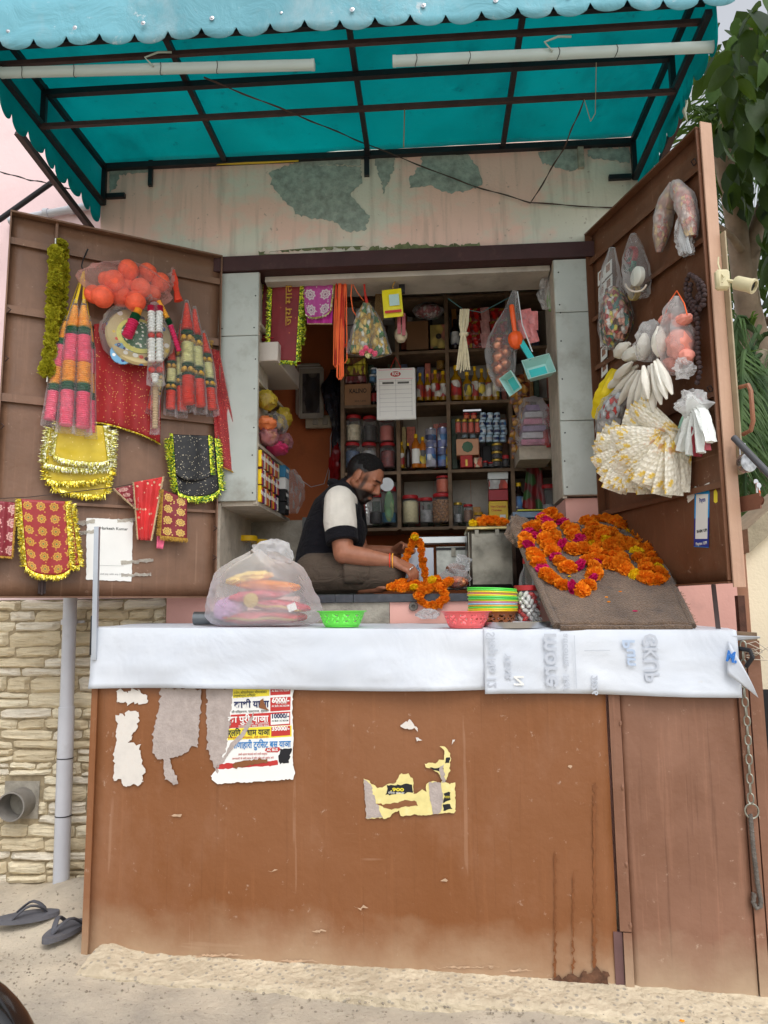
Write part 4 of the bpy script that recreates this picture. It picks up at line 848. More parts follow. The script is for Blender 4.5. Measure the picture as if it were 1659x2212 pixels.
def sleeve(pts, rad, n=18, wr=.10, flat=.7, seed=0.0, tip=0.0, nl=None):
    """soft wrinkled tube along a path"""
    nl = nl or 22; b = MB(); sm = [along(pts, i / nl)[0] for i in range(nl + 1)]; o = 0; pv = None
    for i, p in enumerate(sm):
        f = i / nl; q = f * (len(rad) - 1); k = min(int(q), len(rad) - 2); r = rad[k] + (rad[k + 1] - rad[k]) * (q - k)
        t = (sm[min(i + 1, nl)] - sm[max(i - 1, 0)]).normalized(); x = (pv - t * pv.dot(t)) if pv else t.cross(V((0, -1, 0)))
        if x.length < .01: x = V((1, 0, 0))
        x.normalize(); pv = x; y = t.cross(x)
        for j in range(n):
            a = 2 * math.pi * j / n; rr = r * (1 + wr * noise.noise(V((math.cos(a) * 2.2 + seed, math.sin(a) * 2.2, f * 7 + seed))) + wr * .8 * math.sin(a * 5 + seed + f * 4)); b.v.append(p + x * (rr * math.cos(a)) + y * (rr * math.sin(a) * flat))
    for i in range(nl):
        for j in range(n): k = (j + 1) % n; b.f.append((i * n + j, i * n + k, (i + 1) * n + k, (i + 1) * n + j)); b.mi.append(0)
    b.f += [tuple(range(n))[::-1], tuple(nl * n + j for j in range(n))]; b.mi += [0, 0]
    return b
def ruffle(p0, p1, r0, r1, k, seed):
    """a length of packed paper petals: stacked ruffled discs"""
    b = MB(); n = 12; x = (p1 - p0); L = x.length; t = x.normalized(); u_ = t.cross(V((.2, -1, .1))).normalized(); v_ = t.cross(u_); rows = k * 2
    for i in range(rows + 1):
        f = i / rows; r = (r0 + (r1 - r0) * f) * (1.08 if i % 2 else .80)
        for j in range(n): a = 2 * math.pi * j / n + i * .13; rr = r * (1 + .16 * noise.noise(V((j * 1.7, i * .9, seed)))); b.v.append(p0 + x * f + u_ * rr * math.cos(a) + v_ * rr * math.sin(a))
    for i in range(rows):
        for j in range(n): c = (j + 1) % n; b.f.append((i * n + j, i * n + c, (i + 1) * n + c, (i + 1) * n + j)); b.mi.append(0)
    b.f += [tuple(range(n))[::-1], tuple(rows * n + j for j in range(n))]; b.mi += [0, 0]; return b
PM = {k: mat('paper_' + k, c, .75, var=.14, vs=60) for k, c in dict(orange=C(240, 172, 60), pink=C(238, 110, 142), rose=C(200, 40, 90), green=C(24, 96, 60), red=C(224, 70, 44), cream=C(224, 222, 170), white=C(228, 230, 226), gold=C(206, 160, 60), beige=C(190, 166, 130), yellow=C(230, 196, 40)).items()}
F_CLEAR = film('clear_sleeve_film', (.9, .92, .95, 1), .93, .08, .5, 22, .6); F_MILK = film('milky_bag_film', (.86, .87, .88, 1), .88, .16, .6, 9, .5); F_FOG = film('foggy_bag_film', (.84, .84, .84, 1), .72, .22, .6, 8, .5)
# lime yellow garland in two strands
g = T('flower_garland', 'long lime yellow flower garland hanging at the left door\'s outer side', 'garland', LD.hit(100, 815, .06))
for px, sc, d in (([(136, 526), (138, 600), (133, 680), (128, 745)], .78, .035), ([(120, 545), (119, 600), (115, 660), (112, 715), (107, 765)], 1.0, .07)):
    for i, q in enumerate(path([LD.hit(u, v, d) for u, v in px], .036 * sc / .9)): put(FLL[i % 3], 'flower', g, rmat(q, sc * rnd(.9, 1.05), .8))
for u, v in ((103, 790), (108, 798), (99, 802)): put(FLL[1], 'flower', g, rmat(LD.hit(u, v, .07), 1.0, .9))
put(FLL[0], 'flower', g, rmat(LD.hit(131, 523, .05), .6)); MB().tube([LD.hit(120, 515, .06), LD.hit(119, 560, .07), LD.hit(104, 800, .07), LD.hit(101, 825, .07)], .003, 5).build('string', PM['white'], g)
def sleeves(name, label, specs, bands, ribbon, hook, rib_m, fm=F_CLEAR, bead=None):
    t = T(name, label, 'garland', LD.hit(specs[0][1][0], specs[0][1][1], .05))
    for si, (a, c, w_, d) in enumerate(specs):
        A, Cc = LD.hit(*a, d), LD.hit(*c, d + .01); mid = A.lerp(Cc, .5) + V((rnd(-.006, .006), 0, 0)); P = [A, mid, Cc]; r = w_ * .00102
        for (f0, f1, k) in bands:
            p0, p1 = along(P, f0)[0], along(P, f1)[0]; rr0 = r * (min(1, .30 + f0 * 4)); rr1 = r * min(1, .3 + f1 * 4)
            if k == 'bead':
                for q in range(5): an = q * 1.256; MB().ell(p0.lerp(p1, .5) + LD.t * (r * .75 * math.cos(an)) + LD.n * (r * .75 * math.sin(an)), (r * .4, r * .4, r * .4), None, 8, 6).build('bead', PM['gold'], t)
            else: ruffle(p0, p1, rr0 * .9, rr1 * .9, max(2, int((p1 - p0).length / .009)), si * 3.3 + f0).build('flower_band', PM[k], t)
        sleeve([A + V((0, 0, .015)), mid, Cc - V((0, 0, .018))], [r * .25, r * .8, r * 1.15, r * 1.2, r * 1.2, r * 1.2, r * 1.15, r * 1.25], 16, .14, .9, si * 2.7).build('film_sleeve', fm, t)
        if ribbon: MB().tube([LD.hit(*hook, .045), A.lerp(LD.hit(*hook, .045), .5) + LD.t * rnd(-.006, .006), A], [.003, .006, .008], 5, flat=.4).build('ribbon', rib_m, t)
    return t
BA = [(.02, .20, 'orange'), (.20, .255, 'green'), (.26, .47, 'pink'), (.475, .64, 'orange'), (.64, .70, 'green'), (.705, .98, 'pink')]
g = sleeves('bagged_garland', 'four pink and orange paper garlands in clear sleeves on yellow ribbons', [((143, 690), (106, 912), 26, .05), ((193, 690), (196, 940), 22, .05), ((163, 655), (142, 925), 31, .08), ((181, 655), (178, 930), 31, .09)], BA, True, (181, 582), PM['yellow'])
MB().tube([LD.hit(190, 538, .02), LD.hit(180, 560, .04), LD.hit(176, 575, .05), LD.hit(181, 585, .05)], .003, 5).build('tie_string', M_STEELDK, g)
BB = [(.0, .26, 'red'), (.27, .30, 'green'), (.31, .37, 'bead'), (.38, .58, 'cream'), (.585, .61, 'green'), (.615, .67, 'bead'), (.675, .70, 'green'), (.70, .97, 'red')]
g = sleeves('bagged_garland', 'bunch of red, cream and gold paper garlands in clear sleeves by the cupboard', [((372, 742), (368, 888), 24, .04), ((352, 780), (326, 888), 22, .04), ((392, 700), (393, 893), 24, .05), ((440, 720), (459, 890), 25, .06), ((403, 655), (408, 880), 30, .09), ((420, 668), (433, 885), 27, .08)], BB, False, (378, 590), PM['red'])
sleeve([LD.hit(375, 583, .05), LD.hit(379, 620, .07), LD.hit(386, 650, .09)], [.006, .014, .012, .02], 12, .2, .6, 3).build('orange_wrap', PM['red'], g)
b = MB()
for i in range(160):
    q = LD.hit(452 + rnd(-4, 8), 735 + rnd(0, 150), .03); b.tube([q, q + LD.t * rnd(-.02, .02) + V((0, 0, rnd(-.02, .0)))], .0011, 3, cap=False)
stuff(b.build('tinsel', PM['gold'], g))
# bag of orange-wrapped coconuts
M_BALL = mat('orange_net_ball', C(240, 98, 66), .6, var=.2, vs=30, bump=.6, bs=50); F_ORB = film('clear_orange_bag', (.95, .62, .56, 1), .82, .1, .7, 9, .7)
g = T('ball_bag', 'clear plastic bag full of bright orange wrapped balls at the left door\'s top', 'bag', LD.hit(280, 660, .08))
for i, (u, v, r) in enumerate(((277, 583, 22), (246, 607, 23), (222, 641, 24), (292, 651, 23), (318, 590, 22), (346, 610, 22), (262, 640, 23), (202, 636, 20), (304, 622, 22), (230, 604, 18), (330, 634, 18), (272, 612, 20))):
    q = LD.hit(u, v, .12 if i in (0, 1, 2, 3, 8) else .08); b = MB(); b.ell(q, (r * .0021,) * 3, None, 18, 12, .06, 3, i); b.build('orange_ball', M_BALL, g)
def blob(c, axes, pl, wr=.12, seed=0, seg=30, rings=20, sq=1.0, freq=2.4):
    M_ = pl.mtx(0, 0, 0); M_.translation = c; b = MB(); b.ell((0, 0, 0), axes, M_, seg, rings, wr, freq, seed); return b
blob(LD.hit(276, 615, .10), (.205, .105, .075), LD, .22, 3).build('bag_film', F_ORB, g)
sleeve([LD.hit(345, 612, .10), LD.hit(362, 606, .09), LD.hit(373, 590, .06), LD.hit(374, 578, .05)], [.05, .03, .012, .008], 14, .25, .6, 5).build('bag_neck', F_ORB, g)
# bag with decorated plates
g = T('plate_bag', 'milky bag holding round decorated prayer plates under the orange balls', 'bag', LD.hit(298, 790, .08))
def m_floral(name, base, cols, sc):
    k = NT(name); v = k.new('ShaderNodeTexVoronoi'); v.inputs['Scale'].default_value = sc; k.ln(k.co, v.inputs['Vector'])
    r = k.new('ShaderNodeSeparateColor'); k.ln(v.outputs['Color'], r.inputs[0]); st = [(i / len(cols), c) for i, c in enumerate(cols)]
    a = k.mix(k.ramp(v.outputs['Distance'], [(.30, 1), (.36, 0)]), base, k.ramp(r.outputs[0], st, 'CONSTANT')); a = k.mix(k.ramp(v.outputs['Distance'], [(.07, 1), (.1, 0)]), a, C(240, 235, 220)); k.set('Base Color', a).set('Roughness', .5); return k.m
M_FLOR = m_floral('floral_print', C(196, 178, 128), [C(60, 120, 190), C(210, 60, 50), C(240, 240, 235), C(70, 70, 80), C(220, 190, 60)], 26); M_CHECK = m_floral('green_checked_print', C(40, 96, 60), [C(230, 232, 220), C(220, 222, 200)], 60)
pc = LD.mpx(300, 728, .07) @ Matrix.Rotation(R_(-12), 4, 'X')
MB().lathe([(.142, -.012), (.150, 0), (.142, .012), (.095, .008), (.09, -.01)], 36, pc, cap=False).build('plate_rim', M_FLOR, g)
MB().lathe([(.098, -.005), (.102, .012), (.082, .020), (.078, .0)], 36, pc, cap=False, sx=1, sy=.9).build('yellow_ring', mat('pale_lime_frill', C(214, 212, 110), .7, var=.15, vs=30), g)
MB().lathe([(.084, .0), (.08, .018), (.001, .03)], 30, pc, cap=False, sy=.9).build('green_dish', M_CHECK, g)
MB().lathe([(.05, .0), (.05, .010), (.001, .012)], 20, LD.mpx(262, 765, .085), cap=False).build('blue_motif', m_floral('blue_motif', C(110, 170, 210), [C(240, 240, 240), C(40, 60, 120)], 40), g)
b = blob(LD.hit(298, 722, .075), (.172, .150, .072), LD, .14, 8); b.build('bag_film', F_MILK, g)
sleeve([LD.hit(300, 660, .09), LD.hit(296, 640, .07), LD.hit(294, 615, .05)], [.09, .03, .012], 14, .3, .6, 2).build('bag_neck', F_MILK, g)
# small orange and magenta strings over the plates, white garland
g = T('flower_string', 'short orange, green and magenta flower string hanging over the plate bag', 'garland', LD.hit(385, 760, .12))
P = [LD.hit(342, 650, .13), LD.hit(357, 678, .13), LD.hit(372, 710, .13), LD.hit(388, 762, .12)]
for f0, f1, k, r in ((0, .34, 'orange', .012), (.36, .46, 'green', .013), (.48, .97, 'rose', .012)): ruffle(along(P, f0)[0], along(P, f1)[0], r, r, 10, f0).build('flower_band', PM[k], g)
g = T('flower_string', 'short magenta and green flower string at the middle of the plate bag', 'garland', LD.hit(276, 725, .15))
P = [LD.hit(300, 668, .15), LD.hit(292, 684, .155), LD.hit(274, 728, .155)]
for f0, f1, k, r in ((0, .2, 'orange', .016), (.2, .4, 'green', .020), (.42, 1, 'rose', .024)): ruffle(along(P, f0)[0], along(P, f1)[0], r, r, 8, f0).build('flower_band', PM[k], g)
g = T('bagged_garland', 'white fluffy garland with red beads in a clear sleeve', 'garland', LD.hit(335, 830, .13))
for du in (-8, 9):
    A, Cc = LD.hit(335 + du, 668, .145), LD.hit(336 + du, 820, .14)
    for f0, f1, k in ((-.05, .03, 'rose'), (.03, .33, 'white'), (.42, .75, 'white')): ruffle(A.lerp(Cc, f0), A.lerp(Cc, f1), .017, .017, 7, du + f0).build('flower_band', PM[k], g)
    for f in (.375, .86): MB().ell(A.lerp(Cc, f), (.016, .016, .014), None, 10, 8).build('bead', mat('red_gold_bead', C(190, 50, 36), .4, var=.3, vs=60), g)
ruffle(LD.hit(335, 808, .14), LD.hit(335, 826, .14), .02, .012, 4, 3).build('flower_band', PM['white'], g)
sleeve([LD.hit(333, 655, .14), LD.hit(335, 740, .145), LD.hit(338, 832, .14)], [.02, .034, .036, .036, .034, .04], 18, .14, .8, 6).build('film_sleeve', F_CLEAR, g)
g = T('bagged_garland', 'thin beige and gold garland in a clear sleeve below the white one', 'garland', LD.hit(335, 935, .1))
ruffle(LD.hit(336, 832, .10), LD.hit(335, 925, .10), .014, .014, 16, 2).build('flower_band', PM['beige'], g); sleeve([LD.hit(336, 825, .10), LD.hit(335, 880, .10), LD.hit(334, 938, .10)], [.02, .019, .02, .022], 14, .15, .8, 9).build('film_sleeve', F_CLEAR, g)
# ------------------------------------------------------------------ cloths
def m_dots(name, base, dot, sc, thr=.14, clear=0.0, gold=True, rough=.6, dens=.75):
    k = NT(name); v = k.new('ShaderNodeTexVoronoi'); v.inputs['Scale'].default_value = sc; k.ln(k.co, v.inputs['Vector'])
    sp = k.new('ShaderNodeSeparateColor'); k.ln(v.outputs['Color'], sp.inputs[0]); msk = k.math('MULTIPLY', k.ramp(v.outputs['Distance'], [(thr, 1), (thr + .05, 0)]), k.ramp(sp.outputs[0], [(dens - .01, 1), (dens, 0)]))
    bb = k.mix(k.ramp(k.noise(9, 4), [(.35, 0), (.65, 1)]), mul(base, .85), mul(base, 1.12)); k.set('Base Color', k.mix(msk, bb, dot)).set('Roughness', rough); k.set('Metallic', k.math('MULTIPLY', msk, .5)); k.set('Sheen Weight', .2)
    if clear:
        tr = k.new('ShaderNodeBsdfTransparent'); mx = k.new('ShaderNodeMixShader'); k.ln(k.math('SUBTRACT', 1.0, k.math('MULTIPLY', k.math('SUBTRACT', 1.0, msk), clear)), mx.inputs[0]); k.ln(tr.outputs[0], mx.inputs[1]); k.ln(k.b.outputs[0], mx.inputs[2]); k.ln(mx.outputs[0], k.out.inputs[0])
    return k.m
def m_tinsel(name, cs):
    k = NT(name); v = k.new('ShaderNodeTexVoronoi'); v.inputs['Scale'].default_value = 160; k.ln(k.co, v.inputs['Vector']); sp = k.new('ShaderNodeSeparateColor'); k.ln(v.outputs['Color'], sp.inputs[0])
    k.set('Base Color', k.ramp(sp.outputs[0], [(i / len(cs), c) for i, c in enumerate(cs)], 'CONSTANT')).set('Metallic', .55).set('Roughness', .28); return k.m
M_TG = m_tinsel('gold_tinsel', [C(226, 196, 30), C(180, 150, 20), C(250, 238, 120), C(150, 140, 30)]); M_TS = m_tinsel('silver_gold_tinsel', [C(220, 214, 150), C(196, 190, 90), C(240, 240, 214), C(170, 160, 60)]); M_TGG = m_tinsel('green_gold_tinsel', [C(200, 210, 30), C(60, 110, 50), C(236, 236, 80), C(120, 150, 30)])
M_FRG = mat('mustard_thread_fringe', C(170, 130, 50), .8, var=.3, vs=80)
def cloth(t, cor, d, m, name='cloth_panel', fold=.008, nf=3.0, seed=0.0, pl=LD, sag=0.0, nu=22, nv=26, roundb=0.0):
    """cor: pixel corners tl, tr, br, bl of the hanging panel"""
    (ax, ay), (bx, by), (cx_, cy_), (dx, dy) = cor
    def px(s, q):
        q2 = 1 - q; u = (ax + (bx - ax) * s) * q + (dx + (cx_ - dx) * s) * q2; v = (ay + (by - ay) * s) * q + (dy + (cy_ - dy) * s) * q2
        if roundb: v -= roundb * (abs(2 * s - 1) ** 3) * q2
        return u, v
    def fn(s, q):
        u, v = px(s, q); dd = d + fold * (math.sin(s * nf * 6.28 + seed) * (.4 + .6 * (1 - q)) + .8 * fbm(s * 2, q * 2, seed)) + sag * math.sin(q * 3.14)
        return pl.hit(u, v, dd)
    o = MB().grid(fn, nu, nv).build(name, m, t, solid=.0012); return fn, o
def fringe(t, fn, edges, m, L=.03, dens=900, pl=LD, name='fringe', w_=.0016, trim=True, inset=0.0):
    b = MB(); cen = fn(.5, .5)
    for e in edges:
        f = {'l': lambda q: fn(inset, q), 'r': lambda q: fn(1 - inset, q), 'b': lambda q: fn(q, inset), 't': lambda q: fn(q, 1)}[e]
        Lg = sum((f(i / 8) - f((i + 1) / 8)).length for i in range(8)); n = int(Lg * dens)
        dirv = {'l': -pl.t, 'r': pl.t, 'b': V((0, 0, -1)), 't': V((0, 0, 1))}[e]
        for i in range(n):
            q = (i + random.random()) / n; p = f(q) + pl.n * rnd(.001, .008); dr = (dirv + V((rnd(-.35, .35), rnd(-.3, .1), rnd(-.35, .25)))).normalized(); l = L * rnd(.55, 1.1); sx = dr.cross(pl.n).normalized() * w_ * rnd(.7, 1.4)
            b.add([p - sx, p + sx, p + dr * l * .6 + sx + pl.n * rnd(0, .004), p + dr * l * .6 - sx + pl.n * rnd(0, .004), p + dr * l + pl.n * rnd(-.004, .008)], [(0, 1, 2, 3), (3, 2, 4)])
        if trim: b.tube([f(i / 14) + pl.n * .004 for i in range(15)], .003, 5)
    return b.build(name, m, t, smooth=False, kind='stuff')
M_REDNET = m_dots('red_net_gold_dots', C(172, 26, 30), C(236, 200, 120), 95, .16, .22); M_REDNET2 = m_dots('sheer_red_net', C(186, 40, 46), C(236, 190, 140), 110, .14, .42)
M_YEL = m_dots('yellow_satin_dots', C(196, 170, 16), C(240, 226, 140), 75, .10, .0, rough=.4); M_BLK = m_dots('black_satin_dots', C(14, 14, 18), C(232, 220, 190), 120, .17, .0, rough=.45)
g = T('red_veil', 'large red net veil with gold dots hanging at the middle of the left door', 'veil', LD.hit(270, 950, .04))
fn, _ = cloth(g, [(203, 700), (350, 690), (346, 952), (200, 905)], .035, M_REDNET, fold=.012, nf=2.6, seed=1, roundb=-8); fringe(g, fn, 'b', M_TG, .008, 500)
g = T('red_veil', 'narrow sheer red veil flaring down beside the tin cupboard', 'veil', LD.hit(500, 1030, .05))
fn, _ = cloth(g, [(452, 752), (474, 758), (527, 1030), (468, 1004)], .04, M_REDNET2, fold=.01, nf=1.5, seed=4); fringe(g, fn, 'b', M_FRG, .008, 600)
g = T('prayer_cloth', 'bright yellow prayer cloth with silver-gold tinsel in layers', 'cloth', LD.hit(170, 1085, .05))
for cor, d, sd_ in (([(112, 1000), (236, 1002), (228, 1074), (112, 1058)], .03, 1), ([(104, 960), (240, 968), (236, 1036), (102, 1044)], .04, 2), ([(108, 925), (242, 930), (238, 1016), (96, 1008)], .05, 3), ([(126, 912), (224, 920), (234, 1004), (116, 992)], .062, 4)):
    fn, _ = cloth(g, cor, d, M_YEL, fold=.006, nf=1.3, seed=sd_, roundb=8); fringe(g, fn, 'lbr', M_TS if sd_ > 2 else M_TG, .030, 700)
g = T('prayer_cloth', 'black glitter prayer cloth with green-gold tinsel fringe', 'cloth', LD.hit(420, 1085, .05))
for cor, d, sd_ in (([(366, 950), (464, 948), (474, 1072), (384, 1076)], .045, 2), ([(372, 938), (450, 941), (456, 1040), (378, 1036)], .06, 5)):
    fn, _ = cloth(g, cor, d, M_BLK, fold=.006, nf=1.2, seed=sd_, roundb=14); fringe(g, fn, 'lbr' if sd_ == 2 else 'lr', M_TGG, .034 if sd_ == 2 else .022, 800)
def m_medal(name, base, gold, cen, nx, ny):
    k = NT(name); mp = k.new('ShaderNodeMapping'); mp.inputs['Scale'].default_value = (nx, ny, 1); k.ln(k.uvco, mp.inputs[0]); fr = k.new('ShaderNodeVectorMath', operation='FRACTION'); k.ln(mp.outputs[0], fr.inputs[0]); sb = k.new('ShaderNodeVectorMath', operation='SUBTRACT'); k.ln(fr.outputs[0], sb.inputs[0]); sb.inputs[1].default_value = (.5, .5, 0)
    ln = k.new('ShaderNodeVectorMath', operation='LENGTH'); k.ln(sb.outputs[0], ln.inputs[0]); d = ln.outputs['Value']; sx = k.new('ShaderNodeSeparateXYZ'); k.ln(sb.outputs[0], sx.inputs[0])
    ang = k.math('MULTIPLY', k.math('SINE', k.math('MULTIPLY', k.math('ARCTAN2', sx.outputs[1], sx.outputs[0]), 8.0)), .035); d2 = k.math('ADD', d, ang)
    ring = k.ramp(d2, [(.0, cen), (.07, gold), (.17, mul(base, .7)), (.21, gold), (.33, base)], 'CONSTANT'); sc = k.ramp(k.voro(55, None), [(.16, 1), (.22, 0)])
    a = k.mix(k.math('MULTIPLY', sc, k.ramp(d, [(.36, 0), (.38, 1)])), ring, gold); k.set('Base Color', a).set('Roughness', .5).set('Sheen Weight', .2); return k.m
M_MED = m_medal('red_medallion_brocade', C(150, 30, 32), C(196, 146, 50), C(50, 100, 60), 3.4, 6); M_PAIS = m_medal('maroon_gold_embroidery', C(126, 22, 34), C(212, 176, 90), C(190, 150, 60), 2, 4); M_SCROLL = m_medal('maroon_white_scroll', C(130, 30, 44), C(206, 160, 150), C(180, 90, 90), 1.6, 4)
g = T('prayer_cloth', 'red and gold medallion prayer cloth with yellow tinsel at the door\'s lower left', 'cloth', LD.hit(100, 1255, .05))
fn, _ = cloth(g, [(70, 1084), (155, 1090), (172, 1222), (90, 1236)], .04, M_MED, fold=.006, seed=2, nf=1); fringe(g, fn, 'br', M_TG, .022, 700)
fn, _ = cloth(g, [(44, 1078), (142, 1083), (152, 1246), (56, 1240)], .055, M_MED, fold=.007, seed=6, nf=1, roundb=16); fringe(g, fn, 'lbr', M_TG, .026, 900)
g = T('prayer_cloth', 'maroon embroidered cloth cut off at the photograph\'s left edge', 'cloth', LD.hit(5, 1200, .05))
fn, _ = cloth(g, [(-25, 1080), (34, 1086), (26, 1204), (-30, 1200)], .05, M_SCROLL, fold=.008, seed=3); fringe(g, fn, 'br', M_FRG, .008, 500)
g = T('red_cloth', 'bright red cloth with silver scallop edging on the line under the black cloth', 'cloth', LD.hit(315, 1165, .05))
fn, _ = cloth(g, [(288, 1042), (352, 1030), (326, 1168), (297, 1166)], .05, m_dots('red_silver_motif', C(206, 40, 40), C(226, 190, 160), 40, .2, 0), fold=.010, seed=2); fringe(g, fn, 'lr', PM['beige'], .006, 700)
g = T('red_cloth', 'dark red pointed cloth with gold lace folded over the line', 'cloth', LD.hit(285, 1100, .05))
fn, _ = cloth(g, [(246, 1056), (300, 1044), (298, 1100), (288, 1096)], .045, M_SCROLL, fold=.006, seed=7); fringe(g, fn, 'lb', PM['beige'], .008, 900)
g = T('red_cloth', 'maroon cloth with gold peacock motifs and mustard thread fringe', 'cloth', LD.hit(375, 1175, .05))
fn, _ = cloth(g, [(352, 1058), (404, 1078), (404, 1164), (346, 1158)], .055, M_PAIS, fold=.006, seed=3, nf=1); fringe(g, fn, 'lb', M_FRG, .022, 1200)
fn, _ = cloth(g, [(340, 1140), (360, 1145), (352, 1186), (338, 1184)], .04, PM['pink'], 'pink_lining', .004, 1, 2, nu=8, nv=8)
tag(MB().tube([LD.hit(-30, 1078, .04), LD.hit(60, 1074, .045), LD.hit(250, 1052, .045), LD.hit(360, 1032, .045), LD.hit(456, 938, .03)], .002, 5).build('hanging_line', M_WIRE), 'thin cord strung across the left door carrying the prayer cloths', 'cord')
# ================================================================== goods on the right door
def m_mixed(name, cols, sc, rough=.5):
    k = NT(name); v = k.new('ShaderNodeTexVoronoi'); v.inputs['Scale'].default_value = sc; mp = k.mapped((1, 1, .6)); nz = k.new('ShaderNodeTexNoise'); nz.inputs['Scale'].default_value = sc * .6; k.ln(k.co, nz.inputs[0])
    ad = k.new('ShaderNodeVectorMath', operation='MULTIPLY_ADD'); k.ln(nz.outputs['Color'], ad.inputs[0]); ad.inputs[1].default_value = (.02, .02, .02); k.ln(mp, ad.inputs[2]); k.ln(ad.outputs[0], v.inputs['Vector'])
    sp = k.new('ShaderNodeSeparateColor'); k.ln(v.outputs['Color'], sp.inputs[0]); a = k.ramp(sp.outputs[0], [(i / len(cols), c) for i, c in enumerate(cols)], 'CONSTANT'); k.set('Base Color', k.mix(k.ramp(v.outputs['Distance'], [(.3, 0), (.6, .5)]), a, C(60, 50, 44))).set('Roughness', rough); k.bump(v.outputs['Distance'], .6, .01); return k.m
def RW(u, v, d): return RD.hit(u, v, d)
# bag of coloured sticks folded over a nail
g = T('snack_bag', 'clear bag of red and yellow sticks folded over a nail at the right door\'s top', 'bag', RW(1465, 540, .04)); M_STK = m_mixed('red_yellow_sticks', [C(206, 110, 96), C(222, 190, 130), C(206, 150, 130), C(222, 200, 190)], 75)
for i, (pp, rr) in enumerate((([(1458, 396), (1436, 450), (1428, 505), (1424, 545)], [.02, .034, .040, .034, .012]), ([(1458, 396), (1478, 430), (1490, 480), (1493, 512)], [.02, .036, .042, .036, .022]))):
    P = [RW(u, v, .045) for u, v in pp]; sleeve(P, [r * .88 for r in rr], 16, .08, .8, i * 3).build('stick_filling', M_STK, g); sleeve(P, rr, 18, .12, .9, i * 5 + 1).build('bag_film', F_FOG, g)
P = [RW(u, v, .055) for u, v in ((1476, 470), (1476, 505), (1482, 535), (1484, 549))]; sleeve(P, [.02, .034, .030, .026], 18, .35, .7, 9).build('gathered_film', F_FOG, g)
b = MB()
for i in range(14): a = RW(1466 + i * 1.6, 518, .06); b.tube([RW(1470 + i, 470, .06), a, RW(1470 + i * 1.9, 546 + rnd(-4, 3), .06)], .0016, 4)
stuff(b.build('film_creases', mat('white_crease', C(206, 210, 212), .3), g))
# bag of bangle tins
g = T('bangle_bag', 'clear bag with a white tin and bead chain beside the small cards', 'bag', RW(1378, 640, .05))
sleeve([RW(u, v, .06) for u, v in ((1368, 505), (1370, 545), (1376, 595), (1382, 638))], [.012, .036, .05, .058, .055, .045], 18, .15, .75, 4).build('bag_film', F_MILK, g)
Mt = RD.mpx(1378, 597, .085); MB().lathe([(.036, -.012), (.040, -.008), (.040, .010), (.036, .013), (.001, .014)], 24, Mt).build('white_tin', mat('dull_white_tin', C(214, 216, 206), .4, var=.05), g)
for u, v, r, k in ((1364, 552, .038, C(150, 40, 40)), (1370, 632, .034, C(170, 150, 90)), (1362, 572, .03, C(60, 110, 90))): MB().lathe([(r, -.01), (r * 1.02, .0), (r, .01), (r * .8, .012), (r * .78, -.01)], 20, RD.mpx(u, v, .06), cap=False).build('bangle_stack', mat('bangle%d' % u, k, .4, var=.4, vs=90), g)
for i in range(22):
    a = 3.3 + i * .13; q = RW(1378 + 22 * math.cos(a) - 4, 612 - 18 * math.sin(a), .10); MB().ell(q, (.0042,) * 3, None, 6, 5).build('bead', mat('pearl_bead', C(226, 214, 200), .3), g)
# strip of small picture cards
g = T('card_strip', 'hanging strip of small white picture cards along the tin pillar', 'cards', RW(1300, 780, .02)); M_PIC = mat('brown_card_picture', C(150, 110, 90), .6, var=.5, vs=60)
for i in range(7):
    for j in range(2):
        if j == 1 and i > 2: continue
        u = 1292 + j * 15 + i * 1.3; v = 590 + i * 33 - j * 16; w_ = 15 - i * .3; c = [(u, v), (u + w_, v - 15), (u + w_, v + 15), (u, v + 29)]
        c = [RW(a, e, .012 + .004 * j) for a, e in c]; o = MB().prism(c, RD.n * .0015).build('card', M_WHITEP, g)
        ce = sum(c, V((0, 0, 0))) / 4; c2 = [ce + (q - ce) * .55 + RD.n * .0022 + V((0, 0, .006)) for q in c]; MB().prism(c2, RD.n * .0006).build('card_picture', M_PIC, o)
# big bag of small toys
g = T('toy_bag', 'large clear bag of mixed coloured trinkets in front of the card strip', 'bag', RW(1328, 750, .08)); M_TOY = m_mixed('mixed_trinkets', [C(150, 60, 60), C(190, 180, 90), C(200, 196, 190), C(70, 120, 110), C(206, 150, 130), C(90, 70, 60)], 70)
sleeve([RW(u, v, .085) for u, v in ((1322, 625), (1330, 670), (1332, 710), (1322, 748))], [.03, .05, .064, .07, .06, .035], 18, .12, .8, 3).build('trinkets', M_TOY, g)
sleeve([RW(u, v, .085) for u, v in ((1322, 535), (1318, 600), (1330, 680), (1322, 756))], [.012, .035, .05, .066, .075, .066, .038], 20, .14, .85, 8).build('bag_film', F_MILK, g)
# pink bag
g = T('pink_bag', 'knotted clear bag with pink bundles under the bead string', 'bag', RW(1465, 800, .06)); M_PKB = mat('pale_salmon_paper', C(228, 148, 132), .7, var=.12, vs=14)
for u, v, ax in ((1468, 745, (.05, .06, .05)), (1450, 790, (.05, .035, .04)), (1475, 692, (.045, .022, .03)), (1440, 690, (.035, .02, .03)), (1482, 770, (.035, .03, .03))): blob(RW(u, v, .07), ax, RD, .2, u).build('pink_bundle', M_PKB, g)
sleeve([RW(u, v, .075) for u, v in ((1462, 640), (1460, 670), (1462, 730), (1464, 808))], [.010, .045, .05, .068, .07, .06, .03], 20, .18, .8, 5).build('bag_film', F_FOG, g)
for du in (-18, 16): MB().tube([RW(1462, 628, .05), RW(1462 + du, 655, .09), RW(1462 + du * 1.4, 680, .10)], .0025, 5).build('orange_thread', mat('orange_string', C(235, 100, 50)), g)
